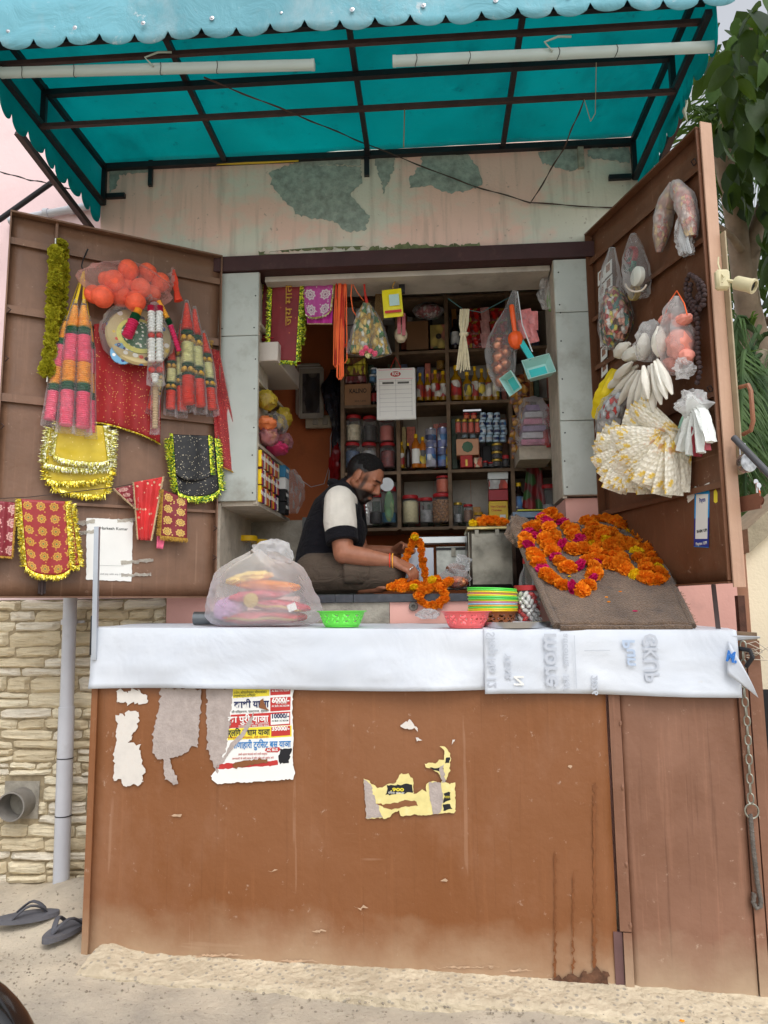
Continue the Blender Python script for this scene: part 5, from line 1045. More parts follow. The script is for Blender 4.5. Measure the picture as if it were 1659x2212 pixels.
sleeve([RW(1470, 775, .11), RW(1480, 800, .11), RW(1478, 812, .1)], [.015, .035, .03], 14, .4, .6, 6).build('torn_film', F_FOG, g)
# brown bead strings
g = T('bead_string', 'loops of dark brown rudraksha beads hanging near the right door edge', 'beads', RW(1508, 830, .06)); M_RUD = mat('brown_seed_bead', C(70, 54, 54), .7, var=.3, vs=60, bump=.8, bs=160)
bme = MB().ell((0, 0, 0), (.0105, .0105, .0095), None, 10, 7, .18, 5).mesh('bead', M_RUD)
for px in ([(1490, 594), (1482, 612), (1484, 640), (1494, 662), (1506, 684), (1507, 720), (1508, 770), (1512, 800), (1506, 826)], [(1490, 594), (1502, 600), (1510, 618), (1512, 640), (1500, 654), (1490, 640), (1492, 615)], [(1494, 655), (1506, 664), (1520, 660), (1518, 645), (1508, 640)], [(1500, 600), (1516, 612), (1522, 640), (1512, 668)], [(1484, 640), (1482, 660), (1492, 678), (1503, 690)]):
    for q in path([RW(u, v, .045) for u, v in px], .019): put(bme, 'bead', g, rmat(q, rnd(.9, 1.1)))
# white conical packs in a fan
g = T('camphor_packs', 'fan of white conical packets tied in clear film on the right door', 'packets', RW(1390, 890, .1)); M_WPK = mat('white_filled_packet', C(226, 222, 210), .45, var=.05, vs=14, bump=.3, bs=30)
top = (1408, 705)
ends = [((1402, 752), (1345, 772), 26, .10), ((1392, 720), (1388, 778), 22, .12), ((1424, 705), (1424, 772), 22, .12), ((1378, 790), (1310, 840), 15, .09), ((1372, 800), (1318, 862), 13, .10), ((1378, 800), (1336, 876), 13, .12), ((1384, 800), (1356, 890), 14, .13), ((1392, 798), (1374, 888), 14, .15), ((1396, 800), (1392, 884), 13, .15), ((1402, 790), (1412, 892), 14, .14), ((1408, 786), (1428, 874), 13, .15), ((1414, 780), (1440, 862), 13, .15), ((1420, 776), (1452, 852), 13, .14), ((1390, 790), (1400, 862), 14, .17), ((1366, 782), (1326, 820), 15, .12), ((1360, 742), (1328, 770), 22, .08)]
for i, (a, c, w_, d) in enumerate(ends):
    A, Cc = RW(*a, d), RW(*c, d); P = [A, A.lerp(Cc, .5), Cc]; r = w_ * .00175 * .75
    sleeve(P, [r * .3, r * .7, r, r * 1.05, r * .85, r * .25], 14, .10, .8, i * 2.1, nl=14).build('packet', M_WPK, g)
sleeve([RW(1412, 694, .08), RW(1405, 720, .11), RW(1396, 780, .12)], [.014, .05, .055, .03], 16, .3, .8, 2).build('bag_film', F_FOG, g)
# yellow bag and white bag with red ties behind
b = sleeve([RW(1336, 800, .05), RW(1316, 850, .07), RW(1298, 905, .07)], [.03, .05, .055, .04], 16, .15, .7, 5); tag(b.build('yellow_bag', mat('yellow_plastic_bag', C(226, 200, 30), .4, var=.1, bump=.4, bs=16)), 'yellow plastic bag behind the white conical packets', 'bag')
g = T('white_tied_bag', 'clear bag of small white bundles with red ties under the yellow bag', 'bag', RW(1318, 940, .09)); M_WT = m_mixed('white_red_bundles', [C(216, 220, 222), C(206, 212, 216), C(222, 222, 220), C(210, 70, 66), C(214, 218, 220)], 55)
sleeve([RW(u, v, .09) for u, v in ((1345, 850), (1325, 890), (1312, 935))], [.02, .055, .06, .04], 18, .15, .8, 3).build('bundles', M_WT, g); sleeve([RW(u, v, .09) for u, v in ((1347, 840), (1325, 890), (1310, 942))], [.02, .06, .066, .045], 18, .15, .8, 5).build('bag_film', F_CLEAR, g)
# fans of sweet packets
def pillow(w_, h, t, m, name):
    b = MB()
    for sg in (1, -1):
        b.grid(lambda s, q: V(((s - .5) * w_, -q * h, sg * t * max(0, (1 - abs(2 * s - 1) ** 2.5)) * max(0, 1 - abs(2 * q - 1) ** 3) + .003 * noise.noise(V((s * 5, q * 6, sg))))), 6, 7)
    b.uv = []
    return b.mesh(name, m)
def m_packet():
    k = NT('sweet_packet'); n1 = k.noise(14, 3); n2 = k.voro(70)
    a = k.mix(k.ramp(n1, [(.54, 0), (.58, 1)]), C(232, 226, 208), C(236, 200, 80)); a = k.mix(k.ramp(k.noise(11, 3, k.mapped(loc=(5, 2, 1))), [(.58, 0), (.62, .8)]), a, C(196, 140, 90)); a = k.mix(k.ramp(n2, [(.2, .5), (.4, 0)]), a, C(244, 240, 228))
    k.set('Base Color', a).set('Roughness', .28).set('Specular IOR Level', .6).bump(n2, .5, .01); return k.m
M_SWP = m_packet(); PK = [pillow(.10, .185, .013, M_SWP, 'packet') for i in range(1)]
def fan(name, label, anchor, d, a0, a1, n, L, lay, seedk):
    g = T(name, label, 'packets', RW(*anchor, d)); O = RW(*anchor, d)
    for i in range(n):
        f = i / (n - 1); an = R_(a0 + (a1 - a0) * f + rnd(-3, 3)); dr = (RD.t * 1.0 * math.cos(an) * .55 + RD.n * -.15 * 0 + V((-1, 0, 0)) * (-math.cos(an)) * .5 + V((0, 0, 1)) * math.sin(an)).normalized()
        nn = dr.cross(V((0, -1, 0)) + RD.n * .6).normalized(); x = dr.cross(nn).normalized()
        # local x across, -y outward, z thickness
        rl = Matrix.Rotation(rnd(-.25, .25) + lay, 3, dr); zc = rl @ nn; xc = (-dr).cross(zc)
        M_ = Matrix((xc, -dr, zc)).transposed().to_4x4(); M_.translation = O + RD.n * (.03 * math.sin(f * 3.14) + rnd(0, .03)) + V((rnd(-.008, .008), rnd(-.01, .01), rnd(-.008, .008)))
        put(PK[0], 'packet', g, M_ @ Matrix.Diagonal((rnd(.8, 1.0), L * rnd(.85, 1.05), 1, 1)))
    return g
fan('sweet_packets', 'fan of yellow and white sweet packets, the larger one on the right door', (1470, 950), .06, 128, 264, 34, 1.2, .95, 1)
fan('sweet_packets', 'lower left fan of yellow and white sweet packets by the tin pillar', (1385, 975), .12, 140, 285, 30, .9, .95, 2)
# white and green packets
PKW = [pillow(.05, .17, .010, m_, 'packet') for m_ in (mat('white_thread_packet', C(220, 224, 220), .35, var=.06, vs=50, bump=.4, bs=60), mat('mint_packet', C(170, 220, 204), .35, var=.1, vs=40), mat('dark_red_packet', C(140, 34, 46), .4, var=.3, vs=40))]
g = T('thread_packets', 'bunch of white and mint sacred thread packets by the right door edge', 'packets', RW(1500, 1000, .05)); O = RW(1500, 862, .06)
for i, k in enumerate((1, 0, 0, 1, 0, 0, 1, 2, 0, 1, 2, 0, 0)):
    e = RW(1454 + i * 7.2 + rnd(-3, 3), 982 + rnd(-10, 14) - abs(i - 5) * 3, .06 + .02 * (i % 3)); sleeve([O + V((rnd(-.02, .02), 0, rnd(-.01, .02))), O.lerp(e, .35) + V((0, -.02, 0)), e], [.010, .019, .021, .020, .016], 12, .25, .45 if k == 0 else .2, i * 1.7, nl=12).build('packet', PKW[k].materials[0], g)
sleeve([RW(1490, 850, .06), RW(1496, 868, .08), RW(1500, 885, .09)], [.02, .05, .055], 16, .4, .8, 3).build('crumpled_film', F_FOG, g)

# ================================================================== trees on the right
M_LEAFD = mat('dark_green_leaf', C(52, 82, 34), .45, var=.3, vs=7, spec=.4); M_LEAFM = mat('mid_green_leaf', C(78, 112, 44), .45, var=.25, vs=8, spec=.4)
def m_leaf(name, c, c2):
    k = NT(name); a = k.mix(k.ramp(k.noise(4, 3), [(.35, 0), (.65, 1)]), c, c2); k.set('Base Color', a).set('Roughness', .55).set('Specular IOR Level', .22).bump(k.noise(30, 3), .3, .01); t = k.new('ShaderNodeBsdfTranslucent'); k.ln(k.mix(.5, a, C(120, 150, 40)), t.inputs[0]); mx = k.new('ShaderNodeMixShader'); mx.inputs[0].default_value = .3
    k.ln(k.b.outputs[0], mx.inputs[1]); k.ln(t.outputs[0], mx.inputs[2]); k.ln(mx.outputs[0], k.out.inputs[0]); return k.m
M_L1, M_L2, M_PALM = m_leaf('broad_leaf_dark', C(22, 40, 18), C(40, 64, 28)), m_leaf('broad_leaf_light', C(44, 72, 26), C(74, 104, 42)), m_leaf('palm_leaflet', C(44, 70, 40), C(86, 112, 66))
M_BARK = mat('grey_brown_bark', C(132, 116, 98), .9, var=.25, vs=9, bump=.6, bs=24, dirt=.3, dcol=C(84, 72, 60), ds=6); M_PBARK = mat('palm_trunk_bark', C(150, 138, 120), .9, var=.2, vs=9, bump=.6, bs=24)
def leaf_mesh(L, w_, m, seed):
    b = MB(); K = 6
    for i in range(K + 1):
        f = i / K; ww = w_ * math.sin(math.pi * (f ** .85)) ** .8 * .5 if 0 < f < 1 else .001; z = -.25 * L * f * f
        b.v += [V((-ww, f * L, z + .25 * ww)), V((0, f * L, z)), V((ww, f * L, z + .25 * ww))]
    for i in range(K): a = i * 3; b.f += [(a, a + 1, a + 4, a + 3), (a + 1, a + 2, a + 5, a + 4)]; b.mi += [0, 0]
    return b.mesh('leaf', m)
LFS = [leaf_mesh(.20, .11, M_L1, 0), leaf_mesh(.24, .13, M_L1, 1), leaf_mesh(.17, .10, M_L2, 2)]
tr = T('broadleaf_tree', 'broad-leaved tree with large hanging leaves at the upper right', 'tree', (2.9, 5.2, 0.05))
def limb(pts, r): return MB().tube(path([V(p) for p in pts], .25), .01, 8)
def limbt(pts, r0, r1, m, parent, name):
    pp = path([V(p) for p in pts], .18); n = len(pp); return MB().tube(pp, [r0 + (r1 - r0) * i / (n - 1) for i in range(n)], 10).build(name, m, parent)
D1 = lambda u, v, Y: W(u, v, Y)
limbt([(2.95, 5.2, 0), D1(1665, 900, 5.2), D1(1612, 640, 5.1), D1(1590, 480, 5.0), D1(1560, 330, 4.7)], .16, .06, M_BARK, tr, 'trunk')
limbt([D1(1608, 620, 5.1), D1(1640, 470, 5.0), D1(1690, 330, 4.9)], .07, .03, M_BARK, tr, 'limb'); limbt([D1(1600, 540, 5.0), D1(1570, 500, 4.8), D1(1530, 480, 4.6)], .03, .01, M_BARK, tr, 'limb'); limbt([D1(1560, 330, 4.7), D1(1580, 180, 4.4), D1(1620, 60, 4.2)], .05, .02, M_BARK, tr, 'limb')
rg = random.Random(5); spots = []
for (u, v, Y, n, su, sv) in ((1600, 160, 4.3, 60, 70, 70), (1640, 60, 4.3, 50, 80, 60), (1660, 260, 4.6, 50, 60, 60), (1560, 260, 4.5, 14, 30, 40), (1600, 400, 4.9, 16, 40, 40), (1660, 420, 4.9, 30, 30, 70), (1665, 560, 5.2, 16, 20, 60), (1700, 150, 4.6, 60, 60, 150), (1580, 360, 4.9, 12, 30, 30), (1700, 500, 5.2, 40, 60, 120), (1700, 330, 4.7, 40, 50, 60)):
    for i in range(n): spots.append((u + rg.gauss(0, .5) * su, v + rg.gauss(0, .5) * sv, Y + rg.uniform(-.5, .6)))
rg.shuffle(spots)
for i, (u, v, Y) in enumerate(spots):
    q = W(u, v, Y); M_ = Matrix.Rotation(rg.uniform(0, 6.28), 4, 'Z') @ Matrix.Rotation(R_(rg.uniform(-100, -25)), 4, 'X') @ Matrix.Rotation(rg.uniform(-.6, .6), 4, 'Y') @ Matrix.Scale(rg.uniform(.7, 1.25), 4); M_.translation = q
    if i < 290: put(LFS[rg.choice((0, 0, 1, 2))], 'leaf', tr, M_)
    else:
        if i == 290: rest = MB()
        for me in (LFS[rg.choice((0, 1, 2))],): rest.add([M_ @ q_.co for q_ in me.vertices], [tuple(p.vertices) for p in me.polygons])
stuff(rest.build('leaf_mass', M_L1, tr))
# dense hedge-like mass behind
b = MB()
for i in range(6000):
    u, v, Y = rg.uniform(1490, 1900), rg.uniform(90, 1250), rg.uniform(6.5, 9.0)
    if noise.noise(V((u * .012, v * .012, 2))) < -.25 and v < 900: continue
    if v < 620 and noise.noise(V((u * .02, v * .02, 9))) < -.12: continue
    q = W(u, v, Y); d = V((rg.uniform(-1, 1), rg.uniform(-1, 1), rg.uniform(-1.2, .2))).normalized(); x = d.cross(V((rg.uniform(-1, 1), rg.uniform(-1, 1), rg.uniform(-1, 1)))).normalized(); L = rg.uniform(.10, .22); w_ = L * .28
    b.add([q, q + d * L * .45 + x * w_, q + d * L, q + d * L * .45 - x * w_], [(0, 1, 2, 3)])
o = stuff(b.build('background_foliage', [M_L1], None, smooth=False)); o['label'] = 'dense dark green foliage far behind the right door'; o['category'] = 'foliage'
# palms
def frond(base, tip, droop, n, L, w_, m, parent):
    mid = base.lerp(tip, .5) + V((0, 0, droop)); P = path([base, mid, tip], .06); b = MB(); N = len(P); b.tube(P, [.016 * (1 - .8 * i / (N - 1)) + .002 for i in range(N)], 5)
    for i in range(n):
        f = .12 + .88 * i / n; p, t = along(P, f)
        for sg in (-1, 1):
            sd_ = t.cross(V((0, 0, 1))).normalized() * sg; dr = (sd_ * .8 + t * .7 + V((0, 0, -.55 + rg.uniform(-.5, .4)))).normalized(); l = L * math.sin(math.pi * (.12 + .8 * f)) * rg.uniform(.6, 1.2); wv = t * w_ * .5
            b.add([p - wv, p + wv, p + dr * l * .6 + wv * .8 + V((0, 0, -.04 * l)), p + dr * l * .6 - wv * .8 + V((0, 0, -.04 * l)), p + dr * l + V((0, 0, -.25 * l))], [(0, 1, 2, 3), (3, 2, 4)])
    return b.build('frond', m, parent, smooth=False)
pt = T('palm_tree', 'palm tree with ringed pale trunk and feathery fronds at the right edge', 'tree', (3.3, 6.0, .05))
limbt([(3.2, 5.9, 0), D1(1655, 1100, 5.9), D1(1640, 900, 5.9), D1(1620, 700, 5.9), D1(1585, 430, 5.9)], .15, .09, M_PBARK, pt, 'trunk')
for i in range(16):
    v = 700 + i * 32; q = D1(1640 - (1100 - v) * .05 + 6, v, 5.9); MB().tube([q + V((0, 0, -.008)), q + V((0, 0, .008))], .145, 14).build('leaf_scar', mat('dark_scar', C(96, 84, 70), .95, var=.3), pt)
crown = D1(1590, 400, 5.9)
for (u, v, Y, dr) in ((1480, 230, 5.4, .5), (1520, 190, 5.0, .6), (1640, 200, 5.2, .6), (1720, 300, 5.6, .7), (1500, 420, 5.2, .6), (1545, 560, 5.4, .7), (1560, 700, 5.6, .5), (1470, 330, 5.7, .6), (1700, 560, 5.6, .7), (1620, 150, 6.2, .5), (1740, 160, 6.1, .6)): frond(crown + V((rg.uniform(-.1, .1), 0, rg.uniform(-.1, .1))), W(u, v, Y), dr * .6, 34, .50, .022, M_PALM, pt)
pt2 = T('palm_shrub', 'low palm with long drooping fronds behind the cream boundary wall', 'shrub', (2.6, 5.0, .05)); c2 = W(1640, 760, 4.8); MB().tube([V((c2.x, c2.y, 0)), c2], [.1, .06], 10).build('stem', M_PBARK, pt2)
for (u, v, Y) in ((1590, 1100, 4.5), (1610, 1180, 4.4), (1640, 1150, 4.4), (1570, 960, 4.6), (1680, 1120, 4.5), (1560, 860, 4.7), (1600, 1010, 4.3), (1580, 1180, 4.7), (1720, 1000, 4.6), (1625, 1060, 4.9)): frond(c2 + V((rg.uniform(-.05, .05), 0, rg.uniform(-.1, .2))), W(u, v, Y), .35, 46, .34, .020, M_PALM, pt2)
# ================================================================== inside the shop
BK = Plane((0, 4.40), (1, 4.30))
IN = Plane((0, 3.70), (1, 3.634))       # a plane just behind the opening, for things hung from the ceiling line
F_JAR = film('clear_jar_plastic', (.9, .92, .93, 1), .93, .06, .3, 5, .15)
def pm(n, r, g, b, **k): return mat(n, C(r, g, b), k.pop('rough', .45), **k)
M_RLID = pm('red_plastic_lid', 170, 36, 40, var=.08); M_YLID = pm('yellow_plastic_lid', 236, 190, 20, var=.06); M_GLID = pm('gold_lid', 190, 160, 70, rough=.35, metal=.5); M_WLID = pm('white_lid', 220, 224, 226); M_BLID = pm('blue_lid', 30, 60, 130)
M_OIL = pm('sesame_oil', 150, 110, 16, rough=.15, spec=.6); M_HON = pm('amber_syrup', 176, 100, 30, rough=.15); M_DKB = pm('dark_bottle', 34, 22, 18, rough=.2)
def lab_m(name, cols, sc): return m_mixed(name, cols, sc)
M_LBR = lab_m('red_white_label', [C(180, 40, 40), C(224, 220, 210), C(200, 70, 50)], 30); M_LBY = lab_m('yellow_label', [C(226, 200, 60), C(232, 226, 200), C(90, 90, 90)], 30); M_LBB = lab_m('blue_label', [C(70, 130, 190), C(220, 226, 232), C(40, 60, 110)], 30)
def frame(pl, d, u, vb, vt, w_):
    base = pl.hit(u, vb, d); zt = pl.hit(u, vt, d).z; r = (pl.hit(u + w_ / 2, vb, d) - pl.hit(u - w_ / 2, vb, d)).length / 2
    return base, zt - base.z, r
def jar(label, pl, d, u, vb, vt, w_, lid, con, fill=.8, name='jar', cat='jar', group=None, lidh=.13, sq=False):
    B, h, r = frame(pl, d, u, vb, vt, w_); t = T(name, label, cat, B, group); M_ = Matrix.Translation(B)
    n = 20; hb = h * (1 - lidh)
    MB().lathe([(r * .92, 0), (r, h * .04), (r, hb * .86), (r * .9, hb * .95), (r * .88, hb)], n, M_, cap=True).build('jar_body', F_JAR, t)
    if con is not None: MB().lathe([(r * .86, .004), (r * .93, h * .05), (r * .93, hb * fill * .94), (r * .7, hb * fill)], n, M_).build('contents', con, t)
    MB().lathe([(r * .93, hb), (r * .96, hb + .003), (r * .96, h * .97), (r * .9, h)], n, M_).build('lid', lid, t)
    return t
def bottle(label, pl, d, u, vb, vt, w_, body, cap, lab=None, neck=.28, name='bottle', group=None, l0=.12, l1=.55):
    B, h, r = frame(pl, d, u, vb, vt, w_); t = T(name, label, 'bottle', B, group); M_ = Matrix.Translation(B)
    MB().lathe([(r * .9, 0), (r, h * .03), (r, h * .25), (r * .95, h * .28), (r, h * .31), (r, h * (.9 - neck)), (r * .75, h * (.96 - neck)), (r * .38, h * (1.04 - neck)), (r * .36, h * .9)], 16, M_).build('bottle_body', body, t)
    MB().lathe([(r * .44, h * .88), (r * .44, h * .99), (r * .38, h)], 14, M_).build('cap', cap, t)
    if lab is not None: MB().lathe([(r * 1.02, h * l0), (r * 1.02, h * l1)], 16, M_, cap=False).build('label_band', lab, t)
    return t
def carton(label, pl, d, u0, u1, vb, vt, dep, m, name='carton', cat='box', group=None, rot=0.0):
    a, c = pl.hit(u0, vb, d), pl.hit(u1, vb, d); zt = pl.hit((u0 + u1) / 2, vt, d).z; w_ = (c - a).length; h = zt - a.z; B = (a + c) / 2
    M_ = pl.mtx(0, 0, 0); M_.translation = B - pl.n * dep / 2; M_ = M_ @ Matrix.Rotation(R_(rot), 4, 'Y')
    b = MB(); b.rbox((0, h / 2, 0), (w_, h, dep), .002, M_); o = b.build(name, m, None); tag(o, label, cat, group); return o, M_ @ Matrix.Translation((0, h / 2, dep / 2 + .0012)), w_, h
# ------------------------------------------------------------------ shelving
sh = T('wall_shelves', 'grimy wooden shelf unit of open boxes along the back wall', 'shelves', BK.hit(920, 1140, 0))
cols = [740, 861, 971, 1107, 1208]; rows = [1138, 1016, 869, 757, 641]
sx = [BK.sz(u, 1000)[0] for u in cols]; zr = [BK.sz(920, v)[1] for v in rows]
def bbox(s0, s1, z0, z1, d0, d1): return MB().box(((s0 + s1) / 2, (z0 + z1) / 2, (d0 + d1) / 2), (s1 - s0, z1 - z0, d1 - d0), BK.mtx(0, 0, 0))
for i, s in enumerate(sx): bbox(s - .011, s + .011, zr[0] - .012, zr[-1] + .01, -.27, 0).build('upright', M_WOODD, sh)
for i, z_ in enumerate(zr): 
    for a, c in zip(sx, sx[1:]): bbox(a + .0115, c - .0115, z_ - .018, z_, -.27, -.003).build('shelf_board', M_WOODD, sh)
for a, c in zip(sx, sx[1:]):
    k = 3
    for j in range(k): bbox(a + .012 + (c - a - .024) * j / k, a + .010 + (c - a - .024) * (j + 1) / k, zr[0], zr[-1], -.29, -.272).build('back_plank', M_DINGY, sh)
bbox(sx[0] - .03, sx[-1], zr[-1] + .012, zr[-1] + .36, -.28, -.2).build('upper_panel', M_DINGY, sh)
# row of jars, left bay, third row
M_CN = pm('pale_nuts', 196, 186, 160, var=.3, vs=60, bump=.8, bs=60); M_RD = pm('red_black_seed', 110, 34, 30, var=.5, vs=60); M_DK = pm('dark_seed', 40, 36, 36, var=.5, vs=60); M_RICE = pm('puffed_rice', 206, 196, 156, var=.12, vs=90, bump=.5, bs=120); M_CLV = pm('clear_wrapped_sweets', 150, 150, 150, var=.5, vs=50); M_PKP = pm('pink_powder', 196, 110, 100, var=.1); M_ORP = pm('orange_powder', 190, 92, 60, var=.12)
for i, (u, w_, con, nm) in enumerate(((764, 33, M_CN, 'pale nuts'), (799, 30, M_DK, 'dark seeds'), (836, 32, M_PKP, 'pink powder'))): jar('red-lidded jar of %s on top of the left shelf bay' % nm, BK, -.09, u, 955, 899 + i * 2, w_, M_RLID, con, .75, group='red-lidded jars')
for i, (u, w_, con, nm) in enumerate(((761, 33, pm('blue_wrapped_sweets', 60, 80, 110, var=.5, vs=40), 'blue sweets'), (797, 32, M_CLV, 'silvery sweets'), (838, 33, M_RD, 'dark red seeds'))): jar('red-lidded jar of %s behind the seller\'s head' % nm, BK, -.08, u, 1012, 958, w_, M_RLID, con, .8, group='red-lidded jars')
# oil bottles, second row
for i, (u, w_, vt) in enumerate(((908, 15, 806), (924, 15, 808), (941, 17, 800), (958, 18, 802))): bottle('%s sesame oil bottle from the left, right of the wall calendar' % ORD[i], BK, -.06, u, 866, vt, w_, M_OIL, M_YLID, M_LBR, group='oil bottles')
for i, (u, w_, vt) in enumerate(((986, 24, 790), (1010, 20, 804), (1027, 15, 792), (1042, 16, 797), (1057, 16, 796), (1072, 15, 798))): bottle('%s yellow oil bottle from the left in the shelf bay behind the cotton hank' % ORD[i], BK, -.06, u, 866, vt, w_, M_OIL, M_YLID, (M_LBR, M_LBY)[i % 2], group='oil bottles')
jar('amber jar with gold lid standing behind the oil bottles', BK, -.16, 952, 800, 770, 20, M_YLID, M_OIL, .9)
# third row middle bay
for i, (u, w_, vt, b_, c_, l_) in enumerate(((868, 12, 955, M_OIL, M_YLID, M_LBR), (882, 11, 957, M_DKB, M_YLID, None), (899, 18, 938, M_HON, M_YLID, M_WHITEP), (914, 17, 944, M_HON, M_YLID, M_LBY), (969, 12, 958, M_OIL, M_WLID, M_LBY))): bottle(('small red-labelled bottle with yellow cap behind the seller\'s face', 'slim dark bottle with yellow cap right of the red-labelled one', 'amber syrup bottle with white label on the middle shelf', 'amber syrup bottle with yellow label on the middle shelf', 'small yellow bottle with white cap beside the blue cans')[i], BK, -.05, u, 1011, vt, w_, b_, c_, l_, neck=.2)
M_CAN = m_mixed('lavender_can_print', [C(120, 130, 180), C(110, 124, 176), C(190, 190, 206), C(130, 140, 186)], 24, .3)
for i, (u, vb, vt, d) in enumerate(((931, 1010, 968, -.05), (957, 1009, 968, -.07), (931, 967, 927, -.05), (957, 967, 925, -.07))):
    B, h, r = frame(BK, d, u, vb, vt, 24); t = T('tin_can', '%s lavender-blue tin can of the four-can stack on the middle shelf' % ('lower left', 'lower right', 'upper left', 'upper right')[i], 'can', B, 'lavender cans'); MB().lathe([(r * .98, 0), (r, .003), (r, h * .97)], 20, Matrix.Translation(B)).build('can_wall', M_CAN, t); MB().lathe([(r * .99, h * .972), (r * .99, h), (r * .9, h - .003)], 20, Matrix.Translation(B)).build('rim', M_STEEL, t)
    MB().lathe([(r * 1.015, h * .35), (r * 1.015, h * .65)], 20, Matrix.Translation(B), cap=False).build('label_band', M_LBB, t)
# third row right bay
for i in range(4): jar('%s small gold-lidded pink jar from the left in the upper right shelf bay' % ORD[i], BK, -.05, 990 + i * 14, 936, 906, 13, M_GLID, pm('pink_red_paste', 200, 90, 70, var=.1), .95, group='small pink jars', lidh=.2)
carton('silver-edged tray on the small pink jars', BK, -.06, 1000, 1040, 889, 883, .08, M_STEEL, 'tray', 'tray')
for i in range(2): jar('%s orange jar on the small pink jars' % ('left', 'right')[i], BK, -.08, 1008 + i * 16, 906, 893, 14, M_RLID, pm('orange_paste', 220, 110, 60), .95, lidh=.3)
M_CUP = pm('pale_blue_cup', 170, 196, 214, rough=.3, var=.06)
for r_ in range(4):
    for c_ in range(4 if r_ < 3 else 3):
        u = 1042 + c_ * 15 + (r_ % 2) * 2; vb = 955 - r_ * 16; B, h, r = frame(BK, -.03, u, vb, vb - 15, 14); t = T('plastic_cup', '%s cup from the left in %s row of the wrapped pale blue cups' % (ORD[c_], ('the bottom', 'the second', 'the third', 'the top')[r_]), 'cup', B, 'pale blue cups'); MB().lathe([(r * .9, 0), (r, h * .3), (r * .95, h * .95), (r * .8, h)], 14, Matrix.Translation(B)).build('cup_wall', M_CUP, t); MB().lathe([(r * 1.02, h * .25), (r * 1.02, h * .65)], 14, Matrix.Translation(B), cap=False).build('label_band', M_LBB, t)
o, M_, w_, h = carton('tan carton with a green leaf mark on the right shelf', BK, -.04, 986, 1035, 983, 947, .14, pm('tan_printed_carton', 200, 146, 110, var=.12))
MB().lathe([(.034, 0), (.03, .001), (.001, .0012)], 8, M_).build('leaf_mark', pm('green_mark', 60, 100, 70), o)
for i in range(2): jar('%s white tub behind the tan carton' % ('left', 'right')[i], BK, -.12, 1004 + i * 18, 947, 935, 15, M_WLID, M_CUP, .9, lidh=.25)
o, M_, w_, h = carton('red incense box with gold tower on the right shelf', BK, -.04, 995, 1021, 1009, 983, .1, M_PR); MB().box((0, -.01, 0), (.012, .04, .001), M_).build('gold_motif', M_GLID, o)
carton('small orange box right of the red incense box', BK, -.04, 1024, 1042, 1009, 988, .1, lab_m('orange_box_print', [C(206, 90, 60), C(226, 200, 170), C(180, 50, 40)], 40)); 
carton('black display block behind the small tins', BK, -.10, 1044, 1062, 1009, 962, .08, M_BLACK)
for i in range(3): jar('%s yellow-lidded flat tin of the small stack on the right shelf' % ('bottom', 'middle', 'top')[i], BK, -.03, 1074, 1009 - i * 17, 993 - i * 17, 24, M_GLID, M_DK, .95, lidh=.3)
for i, (u, vt) in enumerate(((1049, 996), (1061, 999), (1093, 984))): jar('%s tiny red-lidded pot in front of the black block' % ORD[i], BK, -.03, u, 1009, vt, 12 + i * 2, M_RLID, M_DK, .9, lidh=.3)
# bottom row
jar('red-lidded jar half full of dark seeds below the seller\'s chin', BK, -.05, 812, 1132, 1066, 27, M_RLID, M_DK, .45, group='red-lidded jars')
o = jar('tall blue-green labelled jar with red lid beside the seller\'s chest', BK, -.05, 841, 1131, 1052, 34, M_RLID, pm('blue_stock', 50, 110, 140, var=.3), .35); B, h, r = frame(BK, -.05, 841, 1131, 1052, 34); MB().ell((0, 0, 0), (r * .62, h * .42, .004), Matrix.Translation(B + V((0, -r - .001, h * .44))) @ Matrix.Rotation(R_(90), 4, 'X') , 18, 10).build('oval_label', lab_m('green_label', [C(110, 160, 110), C(70, 130, 110), C(150, 180, 120)], 30), o)
B, h, r = frame(BK, .0, 836, 1066, 1028, 30); tag(MB().lathe([(r * .92, 0), (r, .004), (r, .008), (.001, .009)], 22, Matrix.Translation(B + V((0, 0, h * .5))) @ Matrix.Rotation(R_(90), 4, 'X')).build('white_disc', M_WLID), 'round white disc showing behind the seller\'s nose', 'disc')
jar('red-lidded jar of puffed rice on the bottom shelf', BK, -.05, 887, 1131, 1071, 36, M_RLID, M_RICE, .92, group='red-lidded jars')
jar('red-lidded jar of silvery sachets between the puffed rice and the nuts', BK, -.05, 922, 1130, 1076, 28, M_RLID, M_CLV, .6, group='red-lidded jars')
jar('narrow dark red jar half hidden behind the puffed rice', BK, -.15, 908, 1128, 1076, 18, M_RLID, M_RD, .8)
t = jar('large red-lidded jar of betel nuts on the bottom shelf', BK, -.05, 956, 1130, 1067, 42, M_RLID, None, .8, group='red-lidded jars'); B, h, r = frame(BK, -.05, 956, 1130, 1067, 42)
nme = MB().ell((0, 0, 0), (.0135, .0135, .012), None, 9, 7, .1, 3).mesh('betel_nut', pm('betel_nut', 150, 112, 80, rough=.7, var=.25, vs=40))
for L in range(7):
    for k in range(12): a = k * .5236 + L * .26; put(nme, 'betel_nut', t, rmat(B + V((r * .80 * math.cos(a), r * .80 * math.sin(a), .014 + L * .0185)), rnd(.9, 1.1)))
jar('red-lidded jar of orange powder stacked on the jar of nuts', BK, -.07, 958, 1066, 1029, 32, M_RLID, M_ORP, .95, group='red-lidded jars')
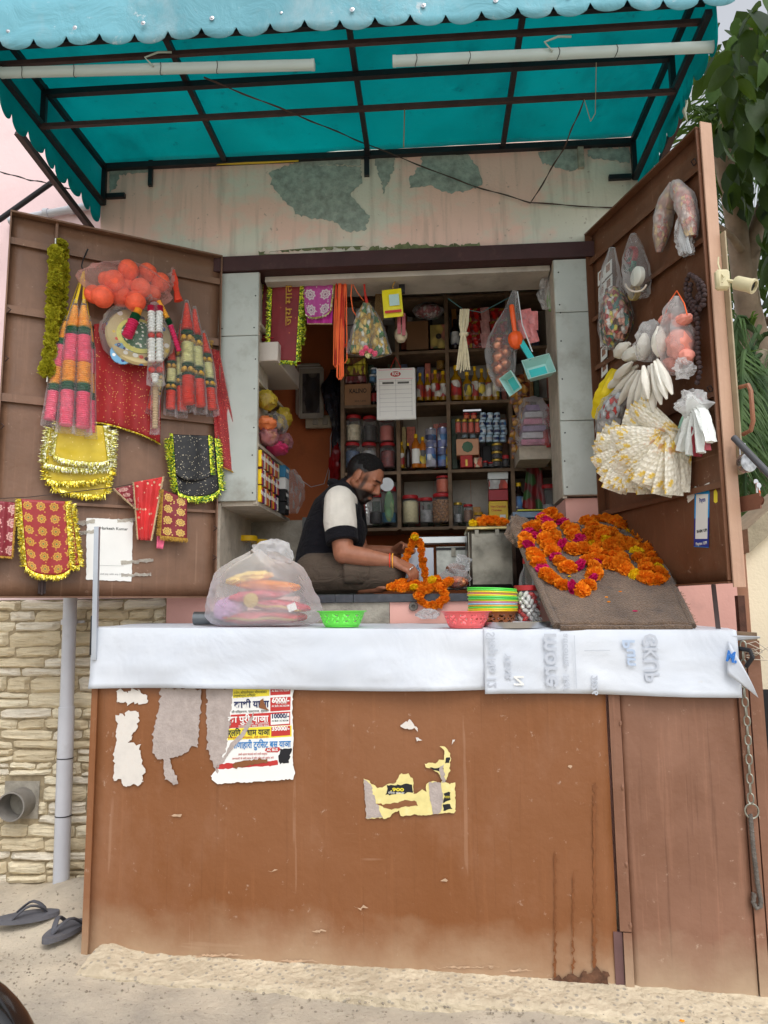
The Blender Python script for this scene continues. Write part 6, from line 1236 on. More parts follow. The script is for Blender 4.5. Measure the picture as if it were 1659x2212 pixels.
jar('slim clear jar with gold rings at the left of the right bottom shelf', BK, -.08, 990, 1130, 1086, 20, M_GLID, M_CLV, .5); jar('small red-lidded jar of brown nuts on the right bottom shelf', BK, -.04, 1012, 1129, 1090, 21, M_RLID, pm('brown_nuts', 120, 84, 60, var=.3, vs=60), .8); jar('short jar with mustard lid on the right bottom shelf', BK, -.04, 1034, 1128, 1107, 20, pm('mustard_lid', 176, 136, 40), pm('caramel', 190, 130, 80), .8, lidh=.3)
for i, (v0, v1, u0, u1, m, lb) in enumerate(((1122, 1082, 1057, 1098, pm('yellow_box', 226, 186, 40, var=.06), 'yellow sandal incense box at the bottom of the box stack'), (1081, 1057, 1056, 1098, pm('crimson_box', 160, 30, 40), 'crimson incense box above the yellow one'), (1056, 1036, 1056, 1097, lab_m('white_red_boxes', [C(222, 222, 220), C(214, 214, 210), C(206, 70, 50)], 26), 'row of small white boxes above the crimson box'), (1035, 1016, 1054, 1098, pm('pale_torn_carton', 200, 206, 204), 'torn pale carton on top of the box stack'))):
    o, M_, w_, h = carton(lb, BK, -.03, u0, u1, v0, v1, .12, m)
    if i == 0: text('Hari Darshan', M_ @ Matrix.Translation((0, .022, 0)), .020, M_PR, o, 'box_print', .09, .01); text('Chandan', M_ @ Matrix.Translation((-.012, .0, 0)), .018, M_PR, o, 'box_print', .06, .01); MB().box((.024, -.036, 0), (.034, .018, .0008), M_).build('barcode_panel', M_WHITEP, o)
# odds and ends packed in behind
rgq = random.Random(21); PALQ = [(150, 60, 50), (190, 170, 120), (90, 100, 130), (200, 196, 190), (120, 84, 60), (180, 130, 60), (70, 90, 70), (60, 50, 50), (196, 110, 90)]; MQ = [pm('stock_tone%d' % i, *c, var=.35, vs=45) for i, c in enumerate(PALQ)]
for bi, bn_ in enumerate(('left', 'middle', 'right', 'far right')):
    for ri, rn in ((0, 'bottom'), (1, 'third'), (2, 'second'), (3, 'top')):
        u = cols[bi] + 6; i = 0
        while u < cols[bi + 1] - 12:
            w_ = rgq.uniform(9, 20); top_ = rows[ri] - rgq.uniform(.35, .8 if ri != 0 else .5) * (rows[ri] - rows[ri + 1])
            if rgq.random() < (.45 if ri == 0 and bi in (1, 2) else .85): carton('%s pack from left, back of the %s row, %s shelf bay' % (ORD[i], rn, bn_), BK, -.17, u, u + w_, rows[ri] - 3, top_, .07, rgq.choice(MQ), 'stock_pack')
            u += w_ + 1.5; i += 1
# first row / top goods
carton('plain brown carton on the top shelf', BK, -.04, 878, 926, 755, 692, .16, pm('brown_carton', 120, 88, 60, var=.08))
o, M_, w_, h = carton('brown carton printed with black capitals on the left shelf', BK, -.02, 742, 801, 876, 828, .2, pm('kraft_carton', 150, 108, 70, var=.08)); text('KALINO', M_ @ Matrix.Translation((.006, .022, 0)), .040, M_BLACK, o, 'carton_print', .105, .015); text('200 ML X 30 PCS', M_ @ Matrix.Translation((.02, -.042, 0)), .014, M_BLACK, o, 'carton_print', .07, 0)
M_YPK = lab_m('yellow_pack_print', [C(206, 190, 40), C(190, 170, 30), C(120, 70, 30), C(214, 200, 60)], 40)
for i, (v0, v1) in enumerate(((810, 788), (787, 766))): carton('%s of two yellow printed packs over the kraft carton' % ('lower', 'upper')[i], BK, -.03, 746, 789, v0, v1, .12, M_YPK)
carton('dark red patterned strip box between the yellow packs and the carton', BK, -.03, 746, 790, 826, 811, .1, lab_m('red_strip_print', [C(120, 30, 40), C(190, 150, 150), C(110, 24, 36)], 50))
for i, (u, vb, vt) in enumerate(((804, 826, 810), (818, 826, 808), (808, 809, 796))): jar('%s pale blue pot beside the yellow packs' % ORD[i], BK, -.06, u, vb, vt, 14, M_WLID, pm('blue_pot', 90, 140, 180), .95, lidh=.25)
bottle('dark bottle with brown cap beside the kraft carton', BK, -.06, 808, 874, 832, 14, M_DKB, M_DKB, M_LBR)
for i, (u0, u1, v0, v1, c) in enumerate(((742, 766, 700, 655, (190, 190, 196)), (768, 792, 690, 665, (206, 206, 206)), (742, 768, 755, 702, (170, 170, 180)), (796, 822, 715, 702, (190, 180, 160)), (796, 822, 735, 717, (150, 110, 70)), (796, 822, 755, 737, (200, 170, 90)), (826, 850, 690, 660, (150, 150, 150)))): carton('%s small box from the left on the dim top left shelf' % ORD[i], BK, -.06, u0, u1, v0, v1, .1, pm('top_shelf_box%d' % i, *c, var=.2))
t = T('balloon_bag', 'clear bag of pink and white pieces on the top shelf', 'bag', BK.hit(925, 690, -.05)); blob(BK.hit(925, 673, -.06), (.085, .045, .06), BK, .15, 4).build('bag_contents', m_mixed('pink_white_bits', [C(190, 120, 126), C(210, 200, 200), C(170, 80, 90)], 60), t); blob(BK.hit(925, 673, -.06), (.094, .052, .066), BK, .2, 6).build('bag_film', F_MILK, t)
t = T('picture_packet', 'packet with a framed deity card beside the plain brown carton', 'packet', BK.hit(948, 755, -.04)); o, M_, w_, h = carton('x', BK, -.04, 930, 966, 752, 700, .01, lab_m('pink_yellow_card', [C(196, 130, 110), C(190, 170, 90), C(90, 110, 60)], 26), 'card_board'); o.parent = t; o.matrix_parent_inverse = wmat(t).inverted(); del o['label'], o['category']; MB().lathe([(.018, 0), (.001, .001)], 16, M_, cap=False).build('dark_oval', M_DK, t)
bottle('dark bottle at the left of the red sachets', BK, -.06, 984, 755, 690, 20, M_DKB, M_DKB, M_LBB)
# red sachets strip
g = T('sachet_strip', 'hanging strips of shiny red sachets on the top right shelf', 'sachets', BK.hit(1045, 745, .03)); M_SAC = m_mixed('red_foil_sachet', [C(170, 24, 28), C(190, 34, 30), C(110, 20, 24), C(190, 160, 60), C(180, 28, 30)], 36, .25); SP = pillow(.062, .085, .006, M_SAC, 'sachet')
for i in range(5):
    for j in range(3): put(SP, 'sachet', g, Matrix.Translation(BK.hit(1008 + i * 19, 666 + j * 28, .02 + rnd(0, .02))) @ Matrix.Rotation(R_(90), 4, 'X') @ Matrix.Rotation(rnd(-.12, .12), 4, 'Z'))
SP2 = pillow(.05, .09, .006, pm('silver_pink_sachet', 200, 150, 150, rough=.2, var=.3, vs=40), 'sachet')
for j in range(3): put(SP2, 'sachet', g, Matrix.Translation(BK.hit(1046, 664 + j * 28, .06)) @ Matrix.Rotation(R_(90), 4, 'X') @ Matrix.Rotation(.1, 4, 'Z'))
# right bay: packets, red cloth, bottle
g = T('snack_strips', 'column of brown and gold snack packets at the shelf\'s right end', 'packets', BK.hit(1125, 1000, .0)); M_SNK = m_mixed('brown_gold_packet', [C(140, 70, 30), C(196, 140, 50), C(90, 40, 26), C(170, 100, 40)], 34, .25); SN = pillow(.07, .10, .01, M_SNK, 'packet')
for i in range(12): put(SN, 'packet', g, Matrix.Translation(BK.hit(1118 + (i % 2) * 14, 810 + i * 14.5, .02 + rnd(0, .03))) @ Matrix.Rotation(R_(90), 4, 'X') @ Matrix.Rotation(rnd(-.3, .3), 4, 'Z'))
bottle('dark bottle with yellow cap in the shelf\'s right end bay', BK, -.03, 1122, 1112, 1043, 26, M_DKB, M_YLID, M_LBB)
g = T('red_scarf', 'red scarf with green leaf pattern hung in the right end bay', 'scarf', BK.hit(1160, 1120, .02)); cloth(g, [(1140, 990), (1168, 988), (1182, 1118), (1128, 1096)], .02, m_mixed('red_green_floral', [C(130, 24, 30), C(140, 26, 30), C(60, 100, 50), C(120, 20, 28)], 26), 'cloth_panel', .012, 2, 3, BK)
jar('tall red-lidded jar beside the red scarf at the shelf\'s end', BK, .02, 1188, 1112, 1048, 34, M_RLID, M_CLV, .4)
# crate shelf on the right: packs of agarbatti wrapped in film
t = T('wrapped_pack_tray', 'wooden tray of film-wrapped pink and white packs at right of the shelves', 'tray', BK.hit(1155, 985, .3)); PX = Plane((0, 4.05), (1, 3.98))
o, M_, w_, h = carton('x', PX, 0, 1122, 1192, 992, 962, .25, M_WOODW, 'tray_box'); o.parent = t; o.matrix_parent_inverse = wmat(t).inverted(); del o['label'], o['category']
for i in range(6): o, M_, w_, h = carton('x', PX, -.01 - .01 * (i % 2), 1126 + i * 2, 1178 + i, 961 - i * 15, 948 - i * 15, .18, (pm('pink_pack', 206, 130, 160, var=.2, vs=30), pm('white_pack', 206, 206, 214, var=.2, vs=30), pm('lilac_pack', 150, 130, 170, var=.2, vs=30))[i % 3], 'incense_pack'); o.parent = t; o.matrix_parent_inverse = wmat(t).inverted(); del o['label'], o['category']
sleeve([PX.hit(1150, 862, .02), PX.hit(1152, 920, .03), PX.hit(1155, 962, .03)], [.05, .085, .09, .085], 18, .2, .9, 3).build('wrap_film', F_MILK, t)
carton('red and white box propped at the right of the wrapped packs', PX, .02, 1176, 1196, 965, 925, .1, lab_m('red_white_box', [C(190, 40, 40), C(214, 204, 200)], 14), rot=30)
for i in range(5): carton('%s upright pack from the left above the red and white box' % ORD[i], PX, .0, 1178 + i * 3.4, 1181 + i * 3.4, 920, 872 + i * 3, .12, pm('upright_pack%d' % i, *((190, 60, 50), (206, 190, 120), (90, 60, 90), (200, 200, 206), (170, 40, 60))[i]), rot=20)
# ------------------------------------------------------------------ shelf ladder on the left wall
SW = Plane((-.60, 3.60), (-.53, 4.30))      # runs back along the left wall
SW.n = V((SW.t.y, -SW.t.x, 0))
lsh = T('side_shelves', 'whitewashed shelf boards running back along the left wall', 'shelves', SW.at(.3, 1.93, 0)); 
for z_, w_ in ((1.945, .02), (2.235, .016), (2.56, .016), (2.86, .016)): MB().box((.34, z_ - w_ / 2, -.11), (.68, w_, .20), SW.mtx(0, 0, 0)).build('shelf_board', M_WOODW, lsh)
MB().box((.34, 2.5, -.215), (.68, 1.16, .01), SW.mtx(0, 0, 0)).build('back_board', M_DINGY, lsh)
rgp = random.Random(11); PALP = [(236, 200, 20), (190, 50, 60), (90, 40, 110), (220, 210, 190), (206, 120, 40), (170, 30, 70), (210, 190, 110), (60, 40, 50), (200, 90, 80)]
def sbox(label, s, z_, w_, h, dep, c, name='incense_box', d=0.0, grp='packed incense boxes'):
    b = MB(); b.rbox((s + w_ / 2, z_ + h / 2, d - dep / 2), (w_ - .001, h - .001, dep), .0015, SW.mtx(0, 0, 0)); o = b.build(name, c); tag(o, label, 'box', grp); MB().box((s + w_ / 2, z_ + h * .6, d + .0006), (w_ * .6, h * .25, .001), SW.mtx(0, 0, 0)).build('box_print', M_PW, o)
for row, (zz_, hh) in enumerate(((1.945, .085), (2.033, .085), (2.121, .085))):
    s = .01; i = 0
    while s < .36:
        w_ = rgp.choice((.016, .022, .03)); sbox('%s incense box from the front in the %s row of the left side shelf' % (ORD[i], ('bottom', 'middle', 'top')[row]), s, zz_, w_, hh * rgp.uniform(.85, 1), .14, pm('incense%d' % (i % 9), *PALP[i % 9], var=.15, vs=40), d=.0); s += w_ + .0015; i += 1
for i in range(4): sbox('%s box from the bottom of the black perfume stack on the side shelf' % ORD[i], .46, 1.946 + i * .068, .09, .066, .15, (M_BLACK, M_BLACK, M_WHITEP, pm('cyan_box', 60, 130, 170))[i], 'perfume_box', .015, 'perfume boxes')
t = T('film_bag', 'crumpled clear film hanging over the black boxes on the side shelf', 'bag', SW.at(.55, 1.95, .02)); sleeve([SW.at(.52, 2.2, .03), SW.at(.54, 2.1, .035), SW.at(.56, 1.96, .03)], [.02, .06, .06, .03], 16, .3, .6, 4).build('film', F_MILK, t)
M_PLY = film('yellow_film', (.86, .66, .08, 1), .45, .2, .4, 14); M_PLP = film('pink_film', (.86, .4, .45, 1), .5, .2, .4, 14)
for i, (s, z_, ax, m, lb) in enumerate(((.10, 2.48, (.06, .05, .05), M_PLY, 'yellow plastic bag at the front of the left side shelf'), (.28, 2.40, (.09, .06, .06), F_FOG, 'clear bag of dark packs on the left side shelf'), (.14, 2.30, (.07, .05, .05), M_PLP, 'pink bag of sweets low on the left side shelf'), (.42, 2.34, (.10, .06, .06), M_PLP, 'pink packet pile deeper on the left side shelf'), (.46, 2.48, (.06, .06, .05), M_PLY, 'yellow bag deeper on the left side shelf'), (.10, 2.36, (.05, .035, .05), pm('orange_pack', 220, 120, 70), 'orange packet under the yellow bag on the left side shelf'), (.30, 2.275, (.10, .035, .06), pm('hot_pink_pack', 206, 60, 110), 'hot pink folded packet on the left side shelf'))):
    t = T('plastic_bag', lb, 'bag', SW.at(s, z_ - ax[1], 0)); M_ = SW.mtx(s, z_, 0.0); b = MB(); b.ell((0, 0, 0), ax, M_, 22, 16, .3, 3, i * 3.1); b.build('bag_film', m, t)
    if i < 5: b = MB(); b.ell((0, 0, 0), tuple(k * .8 for k in ax), M_, 16, 12, .3, 4, i * 2.1); b.build('bag_contents', m_mixed('packs%d' % i, [C(60, 50, 60), C(190, 170, 160), C(206, 120, 90), C(220, 190, 80)], 30), t)
o = MB(); o.rbox((.30, 2.72, -.02), (.50, .10, .18), .004, SW.mtx(0, 0, 0)); tag(o.build('long_white_carton', pm('white_carton', 196, 186, 176, var=.06)), 'long off-white carton lying on the left side shelf', 'box')
g = T('folded_scarf_pile', 'pile of folded red, pink and yellow scarves on the left top shelf', 'scarves', SW.at(.3, 2.79, 0))
for i, c in enumerate(((150, 40, 50), (206, 60, 110), (226, 180, 40), (190, 150, 60))): b = MB(); b.ell((0, 0, 0), (.26 - i * .03, .022, .09), SW.mtx(.36, 2.81 + i * .03, -.0), 20, 10, .2, 3, i); b.build('scarf', pm('scarf%d' % i, *c, rough=.7, var=.2, vs=30), g)
# ------------------------------------------------------------------ on the orange wall
WB = Plane((0, 4.84), (1, 4.774))
g = T('print_stack', 'stack of dark framed prints hung on the orange wall', 'pictures', WB.hit(660, 900, .05))
for i in range(5): M_ = WB.mpx(664 + i * 2.4, 838 + i * 3, .03 + .012 * i); MB().rbox((0, 0, 0), (.16, .34, .008), .002, M_).build('print_sheet', (M_DINGY, M_WHITEP)[i % 2], g)
MB().box((-.004, .0, .006), (.115, .27, .002), M_).build('picture_area', m_mixed('dark_print', [C(50, 50, 56), C(90, 90, 96), C(30, 30, 34), C(120, 116, 110)], 20), g)
g = T('switch_board', 'grimy white switch board with plugged charger on the orange wall', 'switchboard', WB.hit(698, 914, .03)); MB().rbox((0, 0, 0), (.22, .085, .03), .004, WB.mpx(696, 912, .03)).build('board', pm('old_switch_plastic', 190, 182, 160, var=.15, vs=20), g)
for i, u in enumerate((682, 703, 722)): MB().rbox((0, 0, .018), (.035, .045, .012), .003, WB.mpx(u, 912, .03)).build('socket', (M_DINGY, M_DINGY, M_BLACK)[i], g)
for i in range(2): MB().tube([WB.hit(722, 914, .07), WB.hit(714 + i * 5, 945, .06), WB.hit(713 + i * 5, 1000, .05), WB.hit(709 + i * 5, 1050, .05)], .003, 5).build('charger_cable', M_WLID, g)
wire([(713, 1000), (700, 1045), (672, 1052), (640, 1030)], WB, [.05] * 4, .002, 'pale loose cable looping across the orange wall', M_WLID)
tag(sleeve([WB.hit(722, 800, .1), WB.hit(716, 850, .12), WB.hit(728, 920, .12), WB.hit(730, 1000, .1)], [.02, .06, .055, .03, .035, .02], 16, .3, .7, 3).build('dark_bag', film('black_film', (.03, .03, .05, 1), .15, .2, .2, 14)), 'dark plastic bag hanging at the left of the back shelves', 'bag')
tag(sleeve([WB.hit(728, 955, .12), WB.hit(724, 1000, .13), WB.hit(722, 1035, .12)], [.012, .03, .035, .02], 14, .3, .7, 5).build('red_bag', pm('red_plastic', 150, 26, 30, rough=.3, var=.2)), 'small red plastic bag hanging behind the seller', 'bag')
# yellow-lidded pots in the niche
NI = Plane((0, 4.0), (1, 3.934))
jar('wide clear pot with bright yellow lid in the niche under the tin cupboard', NI, 0, 532, 1290, 1158, 48, M_YLID, pm('pale_stuff', 170, 160, 140, var=.2), .5, lidh=.09); jar('second yellow-lidded pot further back in the niche', NI, -.12, 560, 1290, 1166, 42, M_YLID, pm('pale_stuff', 170, 160, 140), .5, lidh=.09)
# ------------------------------------------------------------------ hung from the ceiling line
g = T('ceiling_hook_post', 'black steel post with wire hook hanging under the lintel', 'post', IN.hit(868, 640, 0)); MB().box((0, 0, 0), (.03, .16, .02), IN.mpx(868, 602, 0)).build('steel_post', M_BLACK, g); MB().tube([IN.hit(868, 590, .03), IN.hit(858, 600, .04), IN.hit(848, 618, .04), IN.hit(852, 640, .03)], .003, 5).build('wire', M_FRG, g)
g = T('light_bulb', 'unlit frosted light bulb hanging beside the yellow pouch', 'bulb', IN.hit(866, 755, 0)); B = IN.hit(866, 722, -.05); MB().lathe([(.001, -.045), (.02, -.04), (.032, -.02), (.034, 0), (.028, .02), (.018, .035), (.016, .045)], 18, Matrix.Translation(B)).build('glass', pm('frosted_glass', 190, 176, 150, rough=.3), g); MB().lathe([(.016, .045), (.018, .05), (.018, .085)], 14, Matrix.Translation(B)).build('holder', M_BLACK, g); MB().tube([B + V((0, 0, .08)), IN.hit(866, 640, -.05)], .003, 5).build('flex', M_WIRE, g)
for i, (u, v0, v1) in enumerate(((862, 672, 722), (872, 665, 736))): tag(MB().box((0, 0, 0), (.018, .12, .004), IN.mpx(u, (v0 + v1) / 2, -.01)).build('pink_tag', pm('dull_pink_tag', 160, 80, 86)), '%s dull pink strip hanging behind the yellow pouch' % ('left', 'right')[i], 'tag')
g = T('prayer_scarf', 'red printed prayer scarf with gold tinsel hanging at the left of the opening', 'scarf', IN.hit(612, 795, .03))
M_SCRD = m_dots('red_scarf_print', C(120, 20, 28), C(170, 90, 60), 30, .1, 0)
fn, _ = cloth(g, [(570, 600), (655, 605), (650, 745), (560, 735)], .0, M_SCRD, fold=.008, nf=1.2, seed=3, pl=IN); fringe(g, fn, 'lr', M_TGG, .028, 700, IN)
fn, _ = cloth(g, [(588, 602), (650, 608), (640, 782), (582, 778)], .03, M_SCRD, fold=.006, nf=1.0, seed=5, pl=IN); fringe(g, fn, 'lbr', M_TGG, .026, 900, IN)
text('जय माता', IN.mpx(624, 655, .052) @ Matrix.Rotation(R_(90), 4, 'Z'), .05, M_FRG, g, 'scarf_print', .24, .01)
g = T('pink_paisley_cloth', 'magenta cloth with silver paisley embroidery under the lintel', 'cloth', IN.hit(690, 705, .03)); M_PAI = m_medal('magenta_silver_paisley', C(170, 60, 140), C(196, 186, 190), C(120, 60, 110), 2, 2.4)
fn, _ = cloth(g, [(655, 612), (722, 612), (718, 700), (664, 700)], .01, pm('magenta_cloth', 186, 50, 150, rough=.7), fold=.008, pl=IN, seed=2); fringe(g, fn, 'b', PM['beige'], .006, 600, IN)
fn, _ = cloth(g, [(650, 606), (722, 608), (714, 682), (660, 690)], .03, M_PAI, fold=.006, pl=IN, seed=4, roundb=10); fringe(g, fn, 'br', M_TS, .010, 700, IN)
g = T('orange_threads', 'bunch of orange sacred threads hanging in long loops', 'threads', IN.hit(735, 820, .03)); M_OTH = pm('orange_thread', 236, 110, 60, rough=.8, var=.15)
for i in range(16):
    u = 722 + rnd(0, 24); L = rnd(740, 800) if i < 13 else 820; b = MB(); b.tube([IN.hit(u + rnd(-2, 2), 612, .03 + rnd(0, .02)), IN.hit(u - 2, 680, .04 + rnd(0, .02)), IN.hit(u - 4 + rnd(-2, 2), L - 6, .03), IN.hit(u, L, .03), IN.hit(u + 5, L - 8, .035), IN.hit(u + 3 + rnd(-2, 2), 690, .05), IN.hit(u + 3, 612, .03)], .0032, 5); b.build('thread_loop', M_OTH if i % 4 else pm('red_thread', 190, 50, 40, rough=.8), g)
b = MB(); b.tube([IN.hit(760, 613, .03), IN.hit(758, 640, .03), IN.hit(762, 670, .03), IN.hit(775, 690, .04)], .003, 5); b.tube([IN.hit(762, 613, .03), IN.hit(772, 632, .03), IN.hit(786, 650, .03)], .002, 5); tag(b.build('loose_thread', M_OTH), 'loose orange thread curving from the lintel to the flower packets', 'thread')
g = T('flower_packets', 'two clear packets of yellow and green artificial flower strings', 'packets', IN.hit(795, 770, .05)); M_FP = m_mixed('yellow_green_flowers', [C(206, 170, 70), C(70, 120, 60), C(226, 200, 120), C(214, 214, 200), C(190, 150, 60)], 60)
for i, (A, Bb, w_) in enumerate((((792, 655), (775, 765), 52), ((795, 660), (826, 768), 44))):
    P = [IN.hit(*A, .05 - .02 * i), IN.hit((A[0] + Bb[0]) / 2, (A[1] + Bb[1]) / 2, .06 - .02 * i), IN.hit(*Bb, .06 - .02 * i)]; r = w_ * .00112; sleeve(P, [r * .3, r * .6, r * .8, r * .8, r * .7], 16, .1, .45, i).build('flower_filling', M_FP, g); sleeve(P, [r * .3, r * .75, r, r, r * 1.05], 18, .12, .5, i + 3).build('packet_film', F_CLEAR, g)
for u, v in ((790, 752), (800, 758), (782, 762), (795, 768), (810, 764)): put(petal_ball(.016, 40, u, PM['cream'] if u % 2 else PM['pink']), 'flower', g, rmat(IN.hit(u, v, .09)))
MB().tube([IN.hit(786, 600, .02), IN.hit(788, 630, .03), IN.hit(793, 658, .05)], [.006, .005, .01], 6).build('red_tie', pm('red_thread', 190, 50, 40), g)
g = T('yellow_pouch', 'bright yellow printed pouch hanging under the post', 'pouch', IN.hit(848, 690, .03)); M_ = IN.mpx(848, 655, .04) @ Matrix.Rotation(R_(4), 4, 'Z'); b = MB()
for sg in (1, -1): b.grid(lambda s, q: M_ @ V(((s - .5) * .10, (q - .5) * .15, sg * .014 * (1 - abs(2 * s - 1) ** 2) * max(0, 1 - q) ** .6 * (1 - (1 - q) ** 8))), 8, 10)
b.uv = []; b.build('pouch_body', pm('lemon_pouch', 222, 210, 30, rough=.3, var=.06), g); MB().box((.010, .01, .016), (.05, .06, .001), M_).build('silver_panel', pm('silver_blue_panel', 170, 200, 196, rough=.25), g); MB().box((0, -.05, .016), (.085, .014, .001), M_).build('red_band', M_PR, g)
g = T('bead_chains', 'bunch of thin golden bead chains hanging behind the flower packets', 'beads', IN.hit(820, 720, -.1))
for i in range(7): MB().tube([IN.hit(812 + i * 2.5, 630, -.1), IN.hit(810 + i * 2.6, 680, -.1), IN.hit(812 + i * 2.4, 725, -.1)], .003, 5).build('chain', pm('old_gold_bead', 120, 96, 60, var=.5, vs=200), g)
# calendar
g = T('wall_calendar', 'white wall calendar sheet with red oval heading hanging before the shelves', 'calendar', IN.hit(855, 908, -.3)); d_ = -.35; CP = Plane((0, 4.15), (1, 4.08)); a, c = CP.hit(814, 906), CP.hit(897, 794); w_ = 83 * .00262; M_ = CP.mpx(855, 850, 0); h = abs(c.z - a.z)
for i in range(3): MB().box((.002 * i, -.002 * i, -.004 * i), (w_, h, .002), M_).build('calendar_page', M_WHITEP, g)
text('RKS', M_ @ Matrix.Translation((0, h * .385, .0035)), .026, M_WHITEP, g, 'heading_print', .04, .03); MB().lathe([(.03, 0), (.001, .0008)], 20, M_ @ Matrix.Translation((0, h * .385, .0012)), cap=False, sx=1.0, sy=.55).build('red_oval', M_PR, g)
MB().box((0, h * .385, .0012), (w_ * .9, .002, .0006), M_ @ Matrix.Translation((0, .026, 0))).build('pink_rule', PM['pink'], g); MB().box((0, h * .385 - .028, .0012), (w_ * .9, .002, .0006), M_).build('pink_rule', PM['pink'], g)
for j in range(8): MB().box((0, h * (.25 - .085 * j), .0012), (w_ * .86, .0012, .0006), M_).build('grid_rule', pm('grey_rule', 150, 150, 156), g)
for x in (-.42, 0, .42): MB().box((w_ * x, -h * .08, .0013), (.0012, h * .72, .0006), M_).build('grid_rule', pm('grey_rule', 150, 150, 156), g)
for x in (-.2, .2): MB().box((w_ * x, h * .21, .0016), (w_ * .3, .012, .0006), M_).build('month_print', pm('dark_print_', 90, 90, 84, var=.5, vs=120), g)
for x in (-.12, .14): MB().tube([M_ @ V((w_ * x, h * .48, .004)), M_ @ V((w_ * x, h * .51, .01)), M_ @ V((0, h * .72, 0))], .0016, 4).build('hanging_thread', pm('red_thread', 190, 50, 40), g)
# cotton hank
g = T('cotton_hank', 'knotted hank of cream cotton wicks hanging before the oil bottles', 'yarn', IN.hit(1003, 805, 0)); M_COT = pm('cream_cotton', 206, 196, 166, rough=.9, var=.12, vs=60)
for i in range(12):
    u = 993 + i * 1.6; MB().tube([IN.hit(u + 2, 668, rnd(0, .02)), IN.hit(u, 700, rnd(0, .02)), IN.hit(1001 + (i - 6) * .7, 722, .012 + rnd(0, .012)), IN.hit(u - 1 + rnd(-2, 2), 765, rnd(0, .02)), IN.hit(u - 3 + (i - 5) * 1.2 + rnd(-2, 2), 803 + rnd(-5, 3), rnd(0, .015))], [.004, .0045, .004, .0045, .003], 5).build('wick', M_COT, g)
MB().ell(IN.hit(1002, 722, .012), (.024, .02, .014), None, 12, 8, .2).build('knot', M_COT, g)
wire([(968, 645), (1000, 668), (1040, 675), (1105, 640)], IN, [0, 0, 0, 0], .002, 'teal cord strung before the shelves carrying the cotton hank', pm('teal_cord', 40, 90, 90))
wire([(880, 632), (960, 620), (1050, 600), (1110, 592), (1165, 570)], IN, [-.1, -.05, -.05, -.02, 0], .0025, 'brown wire sagging along the inside of the opening\'s top right')
# bag of copper pots
g = T('copper_pot_bag', 'clear bag of small copper pots hanging at the right of the opening', 'bag', IN.hit(1090, 842, .05)); M_COP = pm('copper', 200, 130, 96, rough=.28, metal=.9, var=.2)
for u, v, r in ((1078, 770, .034), (1092, 760, .03), (1077, 795, .032), (1090, 785, .03), (1083, 822, .032), (1094, 812, .028), (1075, 745, .028)): MB().lathe([(r * .5, -r), (r, -r * .3), (r, r * .2), (r * .6, r * .7), (r * .8, r), (r * .7, r)], 16, Matrix.Translation(IN.hit(u, v, .06)) @ Matrix.Rotation(rnd(-.8, .8), 4, 'Y') @ Matrix.Rotation(rnd(-.8, .8), 4, 'X')).build('copper_pot', M_COP, g)
sleeve([IN.hit(1112, 628, .04), IN.hit(1100, 690, .06), IN.hit(1082, 760, .07), IN.hit(1088, 842, .07)], [.010, .03, .055, .075, .075, .065, .035], 20, .15, .7, 4).build('bag_film', F_MILK, g)
# orange rattle, teal scoops
g = T('orange_rattle', 'orange plastic rattle with ribbed round head and long handle', 'toy', IN.hit(1115, 760, .10)); M_OR = pm('orange_plastic', 240, 96, 40, rough=.35, var=.05); B = IN.hit(1114, 732, .12); ax = (IN.hit(1104, 652, .12) - B).normalized(); M_ = ax.to_track_quat('Z', 'Y').to_matrix().to_4x4(); M_.translation = B
b = MB(); n = 32; pr = [(.001, -.052), (.012, -.05), (.028, -.036), (.036, -.014), (.036, .008), (.028, .028), (.014, .036)]
for r, z_ in pr:
    for j in range(n): a = 6.283 * j / n; k = r * (1 + .05 * math.cos(a * 8)); b.v.append(M_ @ V((k * math.cos(a), k * math.sin(a), z_)))
b.f = [(i * n + j, i * n + (j + 1) % n, (i + 1) * n + (j + 1) % n, (i + 1) * n + j) for i in range(len(pr) - 1) for j in range(n)]; b.mi = [0] * len(b.f); b.build('ribbed_head', M_OR, g); MB().lathe([(.012, .03), (.011, .06), (.013, .10), (.013, .17), (.010, .175)], 12, M_).build('handle', M_OR, g)
M_TEAL = pm('teal_plastic', 60, 190, 190, rough=.3, var=.05); M_TEALP = pm('pale_teal_plastic', 170, 212, 206, rough=.35, var=.06)
def scoop(label, M_, w_, h, hl):
    g = T('plastic_scoop', label, 'scoop', M_.translation); k = .72
    b = MB(); A = [V((-w_ / 2, h / 2, .02)), V((w_ / 2, h / 2, .02)), V((w_ / 2, -h / 2, .02)), V((-w_ / 2, -h / 2, .02))]; Bq = [V((p.x * k, p.y * k - .004, -.03)) for p in A]
    b.add([M_ @ p for p in A + Bq], [(0, 1, 5, 4), (1, 2, 6, 5), (2, 3, 7, 6), (3, 0, 4, 7), (4, 5, 6, 7)]); b.build('pan', M_TEALP, g, smooth=False, solid=.003); MB().tube([M_ @ p for p in A], .003, 6, closed=True).build('rim', M_TEALP, g)
    b = MB(); b.box((0, -h * .06, -.0275), (w_ * .6, h * .5, .002), M_); b.build('floor_panel', M_TEAL, g)
    if hl: b = MB(); b.box((-.008, h / 2 + hl / 2, .012), (.028, hl, .012), M_ @ Matrix.Rotation(R_(10), 4, 'Z')); b.build('handle', M_TEAL, g)
scoop('large pale teal dust scoop with bright handle hanging at the opening\'s right', IN.mpx(1163, 796, .16) @ Matrix.Rotation(R_(14), 4, 'Z') @ Matrix.Rotation(R_(-15), 4, 'X'), .135, .105, .15)
